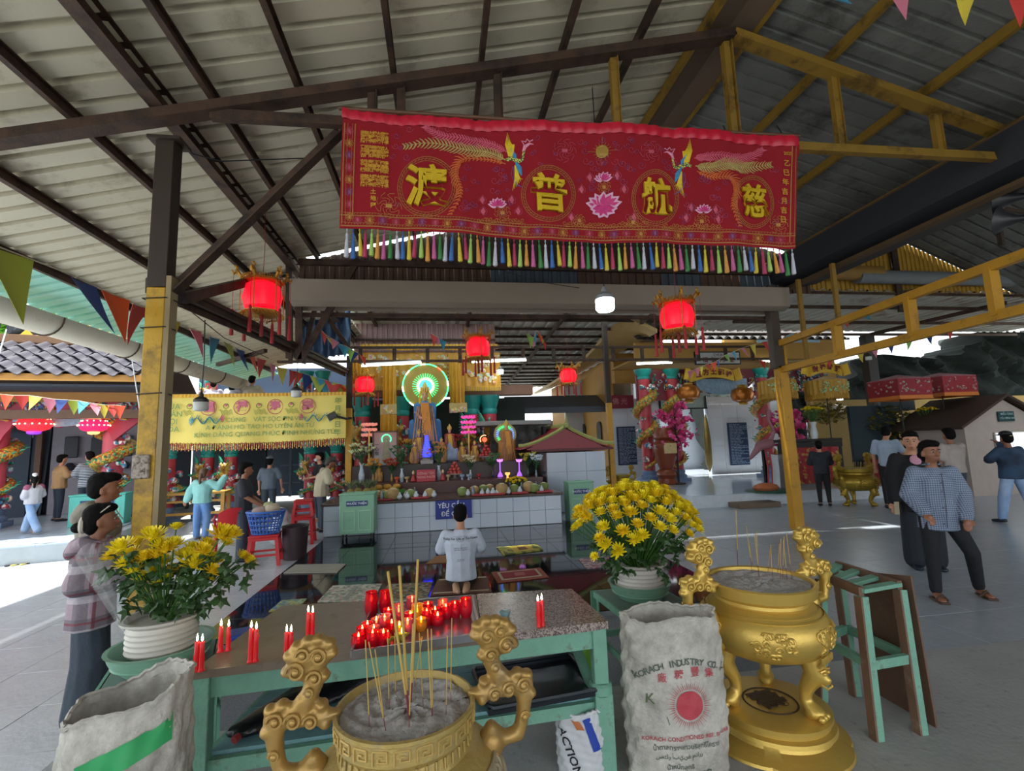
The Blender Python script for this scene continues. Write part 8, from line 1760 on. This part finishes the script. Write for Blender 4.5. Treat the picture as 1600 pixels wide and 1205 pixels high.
    torso = [[(V((j['pelvis'].x, j['pelvis'].y, hem*h)) if hem*h < j['pelvis'].z else j['pelvis'], r_(.088*fat+e, .066*fat+e, .012)), (j['waist'], r_(.078*fat+e, .058*fat+e, .04))], [(j['waist'], r_(.078*fat+e, .058*fat+e, .04)), (j['chest'], r_(.092*fat+e, .066*fat+e, .05))],
             [(j['chest'], r_(.092*fat+e, .066*fat+e, .05)), (j['neck']+V((0, 0, -.022*h)), r_(.050, .042, .014))]]
    if J and J.get('hemc'): torso.append([(j['pelvis'], r_(.09*fat+e, .07*fat+e, .05)), (V(J['hemc'])*h, r_(.095*fat+e, .07*fat+e, .02))])
    for k in 'lr':
        s_ = 1 if k == 'r' else -1; torso.append([(j['chest']+V((s_*.045*h, 0, .022*h)), (.045+e*.5)*h), (j['s'+k], (.030+e*.5)*h)]); S_, E_, W_ = j['s'+k], j['e'+k], j['w'+k]
        if sleeve == 'long': torso += [[(S_, (.031+e*.5)*h), (E_, (.028+e)*h)], [(E_, (.028+e)*h), (E_.lerp(W_, .93), (.019+e*.9)*h)]]
        else: torso.append([(S_, (.032+e*.5)*h), (S_.lerp(E_, .78), (.027+e)*h)])
    OB(torso, vox, 3, .5).to('shirt', top, t)
    tr = [[(j['pelvis'], r_(.082*fat, .062*fat, .04)), (j['hr'], .058*h)], [(j['pelvis'], r_(.082*fat, .062*fat, .04)), (j['hl'], .058*h)]]
    for k in 'lr':
        K = j['k'+k]; A_ = j['a'+k]
        tr.append([(j['h'+k], (.057)*h), (K, (.041+legw[0])*h)])
        if not shorts: tr.append([(K, (.041+legw[0])*h), (K.lerp(A_, .93), (.028+legw[1])*h)])
    OB(tr, vox, 3, .5).to('trousers', bottom, t)
    if shoes:
        for k in 'lr':
            s_ = 1 if k == 'r' else -1; f = V(j['f'+k]) if j.get('f'+k) else j['a'+k]+V((s_*.01*h, .085*h, -.03*h)); OB([[(j['a'+k]+V((0, -.02*h, -.018*h)), (.026*h, .03*h, .022*h)), (f, r_(.028, .026, .016))]], .01, 1).to('shoe', shoes, t)
    hm = hairm_ or hairm
    X4 = Matrix.Translation(j['head']) @ R_.to_4x4()
    hh = [[E3(hd(0, -.016, .048), r_(.052, .058, .048))], [E3(hd(0, -.03, .01), r_(.050, .045, .05)), E3(hd(0, -.016, .05), r_(.051, .056, .045))], [E3(hd(0, .012, .066), r_(.046, .05, .027))]]
    if hair in ('bun', 'pony', 'long'): hh += [[E3(hd(0, -.035, -.01), r_(.047, .035, .045)), E3(hd(0, -.03, .03), r_(.05, .045, .045))]]
    if hair == 'bun': hh += [[E3(hd(0, -.085, -.01), r_(.028, .028, .026))]]
    if hair == 'pony': hh += [[E3(hd(0, -.07, .0), r_(.022, .02, .02)), E3(hd(0, -.09, -.08), r_(.02, .018, .03))], [E3(hd(0, -.09, -.08), r_(.02, .018, .03)), E3(hd(0, -.07, -.17), r_(.010, .01, .02))]]
    if hair == 'long': hh += [[E3(hd(0, -.04, .0), r_(.05, .035, .04)), E3(hd(0, -.045, -.12), r_(.045, .025, .03))]]
    OB(hh, .009 if det else .012, 2).to('hair', hm, t)
    if det:
        ew = M('eye_white', '9a918a', .3, 0, .02)
        for s_ in (-1, 1):
            b = B(); b.ball(hd(s_*.0185, .0505, .014), (.0085*h, .004*h, .0042*h), 10, 6, R_); eo = b.to('eye', ew, t)
            b = B(); b.ball(hd(s_*.0185, .0538, .014), (.0042*h, .002*h, .004*h), 8, 5, R_); b.to('iris', M('dark_iris', '1a100c', .2), eo)
            b = B(); b.tube([hd(s_*.008, .0545, .028), hd(s_*.018, .0555, .031), hd(s_*.030, .050, .027)], [.0018*h, .0026*h, .001*h], 5); b.to('eyebrow', hm, t)
        b = B(); b.ball(hd(0, .0600, -.0275), (.013*h, .004*h, .0034*h), 10, 6, R_); b.to('lips', M('lips', '9a5a50', .5), t)
    return t, j, hd
def mask(t, hd, h, c='c9d4dc'):
    OB([[((hd(0, .045, -.018)), (.034*h, .028*h, .026*h))]], .01, 1).to('face_mask', M('face_mask_%s' % c, c, .7, 0, .05), t)
def zt_(px, py, Y): return W(px, py, Y).z
jeans = cloth_mat('light_blue_denim', '7f9cc4', 'a8bcd8', 'wash'); djeans = cloth_mat('dark_denim', '26303e'); blk = cloth_mat('black_cloth', '17181c'); gtr = cloth_mat('charcoal_trousers', '3a4450')
# 1 woman in plaid hoodie
plaid = cloth_mat('pink_grey_plaid', 'a08e98', '5c5860', 'plaid', .95)
L1 = (-2.30, 3.66, 0); H1 = zt_(140, 792, 3.66)*1.04
t, j, hd = person('woman in a pink and grey plaid hooded jacket standing at the wrapped flower pot', L1, radians(-72), H1, plaid, gtr,
    J=dict(sr=(.10, .01, .77), er=(.135, -.02, .64), wr=(.09, .13, .66), sl=(-.10, .01, .77), el=(-.13, -.01, .64), wl=(-.06, .13, .66), kr=(.05, .02, .28), ar=(.055, 0, .045), kl=(-.05, 0, .28)), hem=.43, fat=1.02, loose=.028, hair='bun', legw=(.03, .045), vox=.011, det=1, shoes=black, yaw=.1, pitch=.05, sk=skinD)
OB([[((0, -.05*H1, .80*H1), (.075*H1, .05*H1, .03*H1)), ((0, -.085*H1, .76*H1), (.06*H1, .03*H1, .035*H1))], [((.05*H1, .03*H1, .785*H1), .022*H1), ((.06*H1, -.04*H1, .81*H1), .026*H1)], [((-.05*H1, .03*H1, .785*H1), .022*H1), ((-.06*H1, -.04*H1, .81*H1), .026*H1)]], .011, 3).to('hood', plaid, t)
b = B(); c = hd(0, -.068, .0); b.tube([c+V((.03*cos(a)*H1, 0, .03*sin(a)*H1)) for a in [i*pi/6 for i in range(12)]], .011*H1, 7, closed=True); b.to('scrunchie', M('cream_scrunchie', 'c4bdb0', .7), t)
b = B(); b.tube([hd(.045, .0, .05), hd(.04, .03, .075), hd(0, .045, .08), hd(-.04, .03, .075), hd(-.045, 0, .05)], .003*H1, 5); b.to('hair_band', M('cream_scrunchie', 'c4bdb0', .7), t)
b = B(); b.slab(lambda u, v: (.03*u*H1+.02*H1, .16*H1+.02*v, (.66+.07*v)*H1), 2, 3, (0, .004, 0)); b.to('paper_held', white, t)
# 2 young man behind her
hod = cloth_mat('grey_beige_hoodie', '8a8478'); Y2 = 4.25; q = W(152, 800, Y2); H2 = zt_(160, 740, Y2)*1.03
t, j, hd = person('young man in a grey beige hooded top behind the woman in plaid', (q.x+.02, Y2, 0), radians(-66), H2, hod, djeans, J=dict(wr=(.08, .13, .6), wl=(-.05, .14, .6)), hem=.47, loose=.024, vox=.011, det=1, shoes=black, sk=skinD, yaw=-.05)
OB([[((0, -.045*H2, .815*H2), (.07*H2, .045*H2, .028*H2)), ((0, -.08*H2, .77*H2), (.055*H2, .03*H2, .04*H2))], [((.045*H2, .03*H2, .79*H2), .02*H2), ((.05*H2, -.04*H2, .82*H2), .024*H2)], [((-.045*H2, .03*H2, .79*H2), .02*H2), ((-.05*H2, -.04*H2, .82*H2), .024*H2)]], .011, 3).to('hood', hod, t)
b = B(); b.tube([(.03*H2, .05*H2, .80*H2), (.035*H2, .085*H2, .74*H2)], .004, 5); b.tube([(-.03*H2, .05*H2, .80*H2), (-.035*H2, .085*H2, .74*H2)], .004, 5); b.to('drawstring', M('grey_cord', 'c4bdb0', .7), t)
# 3 child with mask
q = G(47, 835, .3); Hc = (W(52, 742, q.y).z-.3)*1.02
t, j, hd = person('child in a white and maroon sweatshirt, light jeans and mask, striding left on the platform', (q.x, q.y, .3), radians(72), Hc, cloth_mat('white_sweatshirt', 'b4b4bc'), jeans, J=dict(kr=(.05, .12, .28), ar=(.05, .19, .06), kl=(-.05, -.08, .28), al=(-.05, -.22, .07), er=(.13, .0, .64), wr=(.05, .14, .62), el=(-.13, .0, .64), wl=(-.04, .14, .60)), hem=.5, loose=.03, fat=1.1, legw=(.02, .03), vox=.016, hair='pony', yaw=-.5)
mask(t, hd, Hc, '2a2628')
for s_ in ('r', 'l'): OB([[(j['s'+s_], .052*Hc), (j['e'+s_], .046*Hc)], [(j['e'+s_], .046*Hc), (j['e'+s_].lerp(j['w'+s_], .7), .036*Hc)]], .014, 2).to('maroon_sleeve', cloth_mat('maroon_knit', '8a4a64'), t)
OB([[(hd(0, -.03, .1), (.045*Hc, .02*Hc, .03*Hc)), (hd(0, -.05, .07), .02*Hc)]], .012, 1).to('white_hair_bow', white, t)
# 4/5 men in the left temple
for px, yt, pyb, rz, tm_2, bt, lab, JJ in ((88, 711, 815, radians(-38), cloth_mat('tan_shirt', 'a8865c'), djeans, 'man in a tan long sleeved shirt turned away, inside the left temple', dict(er=(.14, .04, .66), wr=(.06, .17, .70))), (133, 706, 815, radians(60), cloth_mat('navy_white_stripes', 'b4bcc4', '2c3440', 'stripe', 1.0), djeans, 'man in a navy and white striped shirt facing the man in tan', dict(er=(.14, .04, .66), wr=(.07, .17, .70), el=(-.14, .04, .66), wl=(-.07, .17, .70)))):
    q = G(px, pyb, .3); h_ = W(px, yt, q.y).z-.3; person(lab, (q.x, q.y, .3), rz, h_*1.03, tm_2, bt, J=JJ, hem=.48, vox=.018, loose=.02, fat=1.12, shoes=black)
# 6 woman in turquoise with raised incense
Y6 = 10.7; q = W(316, 780, Y6); H6 = zt_(316, 732, Y6)*1.03
t, j, hd = person('woman in a turquoise jacket and blue jeans seen from behind, raising a bundle of incense', (q.x, Y6, 0), radians(-8), H6, cloth_mat('turquoise_jacket', '86c0bc'), cloth_mat('blue_denim', '5f88c0', '7f9cc4', 'wash'), J=dict(er=(.20, .03, .70), wr=(.27, .06, .84), el=(-.17, .0, .66), wl=(-.24, .03, .53), kr=(.045, .05, .28), kl=(-.05, -.02, .28)), hem=.50, loose=.03, fat=1.12, legw=(.01, .015), vox=.014, hair='pony', hairm_=M('brown_hair', '5a4030', .5, 0, .3, 60), shoes=M('grey_shoe', '8a8a8a', .6), det=0)
b = B(); w_ = j['wr']+V((.02, .0, .04)); 
for k in range(22): b.tube([w_+V((random.gauss(0, .012), random.gauss(0, .012), -.04)), w_+V((.06+random.gauss(0, .035), random.gauss(0, .02), .26+random.gauss(0, .02)))], .003, 4)
b.to('incense_bundle', M('gold_incense_bundle', 'a8822c', .7), t)
# 7 man in black shirt at the basket
Y7 = 8.35; q = W(390, 800, Y7); H7 = zt_(392, 721, Y7)*1.02
person('man in a dark short sleeved shirt with both hands on the blue basket', (q.x-.1, Y7, 0), radians(-78), H7, cloth_mat('dark_grey_shirt', '2c2e36'), gtr, J=dict(er=(.12, .03, .64), wr=(.11, .17, .54), el=(-.12, .03, .64), wl=(-.09, .17, .54)), sleeve='short', hem=.47, loose=.022, vox=.013, legw=(.01, .02), shoes=black, sk=skinD, yaw=.12, pitch=-.08, det=1)
# 8 grey shirt man with cap, 9 masked man
q = W(421, 740, 12.6); h8 = zt_(421, 714, 12.6)*1.03
t, j, hd = person('man in a grey polo shirt and cap seen from behind, deep behind the blue basket', (q.x, 12.6, 0), radians(5), h8, cloth_mat('slate_polo', '5f6b78'), gtr, sleeve='short', vox=.018, fat=1.1, loose=.018, J=dict(er=(.16, .0, .64), wr=(.17, .03, .5)))
OB([[(hd(0, -.01, .07), (.056*h8, .062*h8, .035*h8))]], .015, 1).to('cap', M('grey_cap', '6a7078', .8), t)
q = W(500, 740, 12.3); h9 = zt_(500, 706, 12.3)*1.02
t, j, hd = person('man in black with a white face mask behind the man in beige', (q.x, 12.3, 0), radians(120), h9, blk, djeans, sleeve='short', vox=.018, J=dict(er=(.14, .05, .64), wr=(.08, .15, .62), el=(-.14, .05, .64), wl=(-.06, .15, .62))); mask(t, hd, h9)
b = B(); b.tube([j['wl'], j['wl']+V((0, .12, .3))], .012, 6); b.to('drumstick', M('pale_wood', 'b08a5a', .6), t)
# 10 beige t-shirt man
q = W(510, 760, 10.75); h10 = zt_(517, 714, 10.75)*1.04
person('man in a beige t-shirt bending over the left end of the altar counter', (q.x-.1, 10.75, 0), radians(-65), h10, cloth_mat('beige_tshirt', 'b0a68e'), gtr, sleeve='short', vox=.014, J=dict(chest=(0, .03, .72), neck=(0, .06, .805), head=(0, .10, .865), sr=(.105, .04, .78), sl=(-.105, .04, .78), er=(.13, .08, .62), wr=(.08, .21, .57), el=(-.13, .08, .62), wl=(-.06, .21, .57)), pitch=-.45, loose=.03, fat=1.05, sk=skinD, hairm_=M('greying_hair', '3a3632', .6, 0, .4, 60), hem=.46, shoes=black)
# 11 kneeling man
q = G(722, 936); Hk = 1.62
wt = cloth_mat('white_tshirt', 'c4ccdc')
t, j, hd = person('man kneeling on a mat in a white printed t-shirt, seen from behind', (q.x, q.y+.12, .05), radians(-3), Hk, wt, blk,
    J=dict(pelvis=(0, 0, .13), waist=(0, .01, .215), chest=(0, .02, .335), neck=(0, .03, .435), head=(0, .055, .505), hr=(.05, .02, .12), kr=(.09, .24, .05), ar=(.045, .0, .035), fr=(.035, -.115, .03), hl=(-.05, .02, .12), kl=(-.09, .24, .05), al=(-.045, .0, .035), fl=(-.035, -.115, .03),
           sr=(.105, .02, .385), er=(.15, .06, .26), wr=(.06, .19, .27), sl=(-.105, .02, .385), el=(-.15, .06, .26), wl=(-.06, .19, .27)), sleeve='short', hem=.09, loose=.02, fat=1.1, vox=.009, det=1, pitch=-.15)
for k, s_ in (('l', -1), ('r', 1)): OB([[(V((s_*.040, -.02, .045))*Hk, .026*Hk), (V((s_*.03, -.10, .035))*Hk, (.024*Hk, .03*Hk, .02*Hk))], [(V((s_*.03, -.10, .035))*Hk, (.024*Hk, .03*Hk, .02*Hk)), (V((s_*.022, -.125, .03))*Hk, (.016*Hk, .015*Hk, .013*Hk))]], .009, 2).to('foot_sole', M('pale_sole_skin', 'c09878', .6, 0, .08), t)
def backtxt(s_, sz, z, bold=0.0):
    b = B(); b.text(s_, sz, TR((0, 0, z)), bold); yb = lambda v: -.0
    o = []
    for v in b.v:
        x = v.x; zz = v.z; f = (zz/Hk-.215)/(.335-.215); f = max(-.6, min(1.6, f)); yc = (.01+.01*f)*Hk; ry = (.0638+.02+.008*max(0, min(1, f)))*Hk*1.02; rx = (.10+.02)*Hk*1.15
        o.append(V((x, yc-ry*sqrt(max(.05, 1-(x/rx)**2))-.012, zz)))
    b.v = o; return b
for s_, sz, z, bo in (('Relay For Life of Tri-Town', .036, .372, .02), ('American Cancer Society', .016, .388, 0), ('May 16, 2015', .014, .357, 0), ('Celebrate Remember', .018, .31, 0), ('Fight Back Together', .018, .298, 0), ('Our Sponsors', .014, .235, 0), ('thank you all', .014, .225, 0)):
    backtxt(s_, sz, z*Hk, bo).to('shirt_print', M('faded_black_print', '3a3c48', .8), t, smooth=0)
# 12 dark clad person at the porch altar
q = G(1290, 791); h12 = zt_(1287, 689, q.y)*1.04
t, j, hd = person('person in dark grey jacket and black trousers stooping before the porch altar', (q.x, q.y, 0), radians(-35), h12, cloth_mat('dark_slate_jacket', '23282f'), blk, J=dict(head=(0, .05, .875), neck=(0, .025, .81), er=(.13, .06, .64), wr=(.09, .2, .62), el=(-.13, .06, .64), wl=(-.07, .2, .62)), hem=.48, loose=.022, vox=.016, shoes=black, hair='bun', pitch=-.35); mask(t, hd, h12)
# 13 woman in black cardigan
Yc = G(1445, 893).y+.1; q = W(1430, 800, Yc); h13 = zt_(1424, 672, Yc)*1.02
t, j, hd = person('woman in a black cardigan and pink top behind the woman in the checked blouse', (q.x+.06, Yc, 0), radians(148), h13, cloth_mat('black_cardigan', '121317'), cloth_mat('dark_blue_skirt_trousers', '20262e'), J=dict(kr=(.05, .0, .28), wr=(.15, .04, .47), wl=(-.14, .04, .47)), hem=.40, loose=.024, vox=.011, det=1, hair='bun', legw=(.03, .04), shoes=M('navy_clog', '1c2430', .5), yaw=-.25, sk=skin)
OB([[((0, .060*h13, .775*h13), (.034*h13, .016*h13, .03*h13)), ((0, .082*h13, .60*h13), (.04*h13, .014*h13, .09*h13))]], .011, 1).to('pink_top', cloth_mat('pink_top', 'c08a9c'), t)
for dx, dz in ((-.075, .69), (-.062, .64), (-.085, .63), (-.065, .585)):
    b = B(); b.tube([V((dx*h13+.018*cos(a), .088*h13, dz*h13+.02*sin(a))) for a in [i*.7 for i in range(7)]], .006, 5); b.to('white_badge', white, t)
b = B(); b.slab(lambda u, v: (j['wr'].x-.03+.05*u, j['wr'].y+.03+.03*v, j['wr'].z-.16+.16*v), 2, 2, (0, .01, 0)); b.to('note_held', M('beige_note', 'a89a80', .7), t)
# 14 woman in checked shirt
f1 = G(1463, 936); f2_ = G(1530, 930); q = (f1+f2_)/2; h14 = zt_(1472, 688, q.y)*1.03; rz = radians(155); Ri = Matrix.Rotation(-rz, 3, 'Z')
a1 = Ri @ (V((f1.x, f1.y, 0))-V((q.x-.1, q.y, 0))); a2 = Ri @ (V((f2_.x, f2_.y, 0))-V((q.x-.1, q.y, 0)))
chk = cloth_mat('fine_blue_check', '3e4a60', '98a6bc', 'check', .8)
t, j, hd = person('older woman in a fine blue checked blouse and black trousers, stepping out wide in sandals', (q.x-.1, q.y, 0), rz, h14, chk, cloth_mat('black_trousers', '14161b'),
    J=dict(pelvis=(.0, 0, .52), kr=(a1.x/h14*.6+.02, .03, .27), ar=(a1.x/h14, a1.y/h14+.01, .045), kl=(a2.x/h14*.6-.02, .02, .28), al=(a2.x/h14, a2.y/h14+.01, .045), sr=(.098, 0, .772), er=(.14, .0, .63), wr=(.11, .10, .53), sl=(-.098, 0, .772), el=(-.15, -.02, .64), wl=(-.10, .09, .50)), hem=.42, loose=.024, fat=1.0, vox=.010, det=1, hair='bun', legw=(.0, .004), yaw=.12, sk=skinD)
for k in 'rl':
    f = j['a'+k]; s_ = 1 if k == 'r' else -1; b = B(); b.box((f.x+s_*.015, f.y+.045*h14, .012), (.085, .23, .022), bv=.008); b.to('sandal_sole', M('brown_sandal', '4a3428', .6), t); b = B(); b.tube([f+V((-.04, .06*h14, -f.z+.02)), f+V((0, .07*h14, -f.z+.075)), f+V((.05, .06*h14, -f.z+.02))], .014, 6); b.to('sandal_strap', M('brown_sandal', '4a3428', .6), t)
b = B()
for k in range(7): b.ball((0+.004*k, (.098-.004*abs(k-3))*h14, (.76-.05*k)*h14), (.006, .004, .006), 6, 4)
b.tube([(0, .104*h14, .77*h14), (.0, .107*h14, .6*h14), (.01, .100*h14, .44*h14)], .004, 5); b.to('button_placket', M('dark_buttons', '2a303c', .5), t)
b = B(); b.tube([hd(.03, .02, -.06), hd(.045, -.01, -.065), hd(0, -.04, -.06), hd(-.045, -.01, -.065), hd(-.03, .02, -.06)], [.012*h14]*5, 7, flat=.4); b.to('collar', chk, t)
# 15..17 people behind at right
q = G(1400, 795); Y_ = q.y; q = W(1390, 740, Y_); h = zt_(1385, 664, Y_)*1.02
t, j, hd = person('person in a pale blue shirt leaning forward behind the woman in the black cardigan', (q.x, Y_, 0), radians(-60), h, cloth_mat('pale_blue_shirt', '9aa8bc'), blk, sleeve='short', vox=.018, J=dict(head=(0, .07, .87), er=(.13, .08, .65), wr=(.08, .2, .58)), pitch=-.4, shoes=black)
Y_ = 7.9; q = W(1492, 740, Y_); h = zt_(1488, 668, Y_)*1.02
person('man in a pale beige t-shirt seen from behind, beyond the checked blouse', (q.x, Y_, 0), radians(-12), h, cloth_mat('pale_beige_tshirt', 'a89e98'), gtr, sleeve='short', vox=.015, fat=1.12, loose=.02, J=dict(er=(.13, .06, .65), wr=(.05, .17, .62)), sk=skinD, shoes=black)
fa, fb_ = G(1570, 818), G(1618, 815); q = (fa+fb_)/2; h = zt_(1572, 671, q.y)*1.0
t, j, hd = person('man in a dark denim jacket and black cap taking a photo, legs apart', (q.x, q.y, 0), radians(-14), h, cloth_mat('dark_blue_denim_jacket', '1f2c3e', '34506e', 'wash'), jeans, J=dict(kl=(-.12, .0, .27), al=(-.17, 0, .045), kr=(.12, 0, .27), ar=(.17, 0, .045), er=(.15, .06, .70), wr=(.05, .16, .84), el=(-.17, .04, .68), wl=(-.10, .15, .66)), hem=.47, fat=1.2, loose=.024, vox=.014, legw=(.012, .012), shoes=M('navy_shoe', '20283a', .5), sk=skinD)
OB([[(hd(0, -.008, .068), (.056*h, .062*h, .036*h))], [(hd(0, .06, .055), (.04*h, .045*h, .008*h))]], .012, 1).to('cap', black, t); b = B(); b.box(hd(0, -.072, .045), (.05, .01, .014)); b.to('cap_strap', M('cream_strap', 'a89a7a', .6), t)
# 18 terrace visitors
for i, (px, py, c, l, hr) in enumerate(((334, 597, 'a8a4ae', 'visitor in a pale grey shirt on the upper terrace, leftmost of three seen from behind', 'short'), (364, 596, 'c0c0c8', 'visitor with long black hair and white shirt on the upper terrace, middle of three', 'long'), (394, 590, 'c4b8a4', 'visitor in a cream hooded top on the upper terrace, rightmost of three', 'short'))):
    q = W(px, py, 14.6); person(l, (q.x, 14.6, 2.18), random.uniform(-.2, .2), q.z-2.18+.1, cloth_mat('terrace_shirt_%d' % i, c), djeans, vox=.02, hair=hr, fat=1.25, loose=.03, J=dict(er=(.15, .06, .66), wr=(.08, .16, .7), el=(-.15, .06, .66), wl=(-.08, .16, .7)))
bpy.data.scenes.remove(TMP)
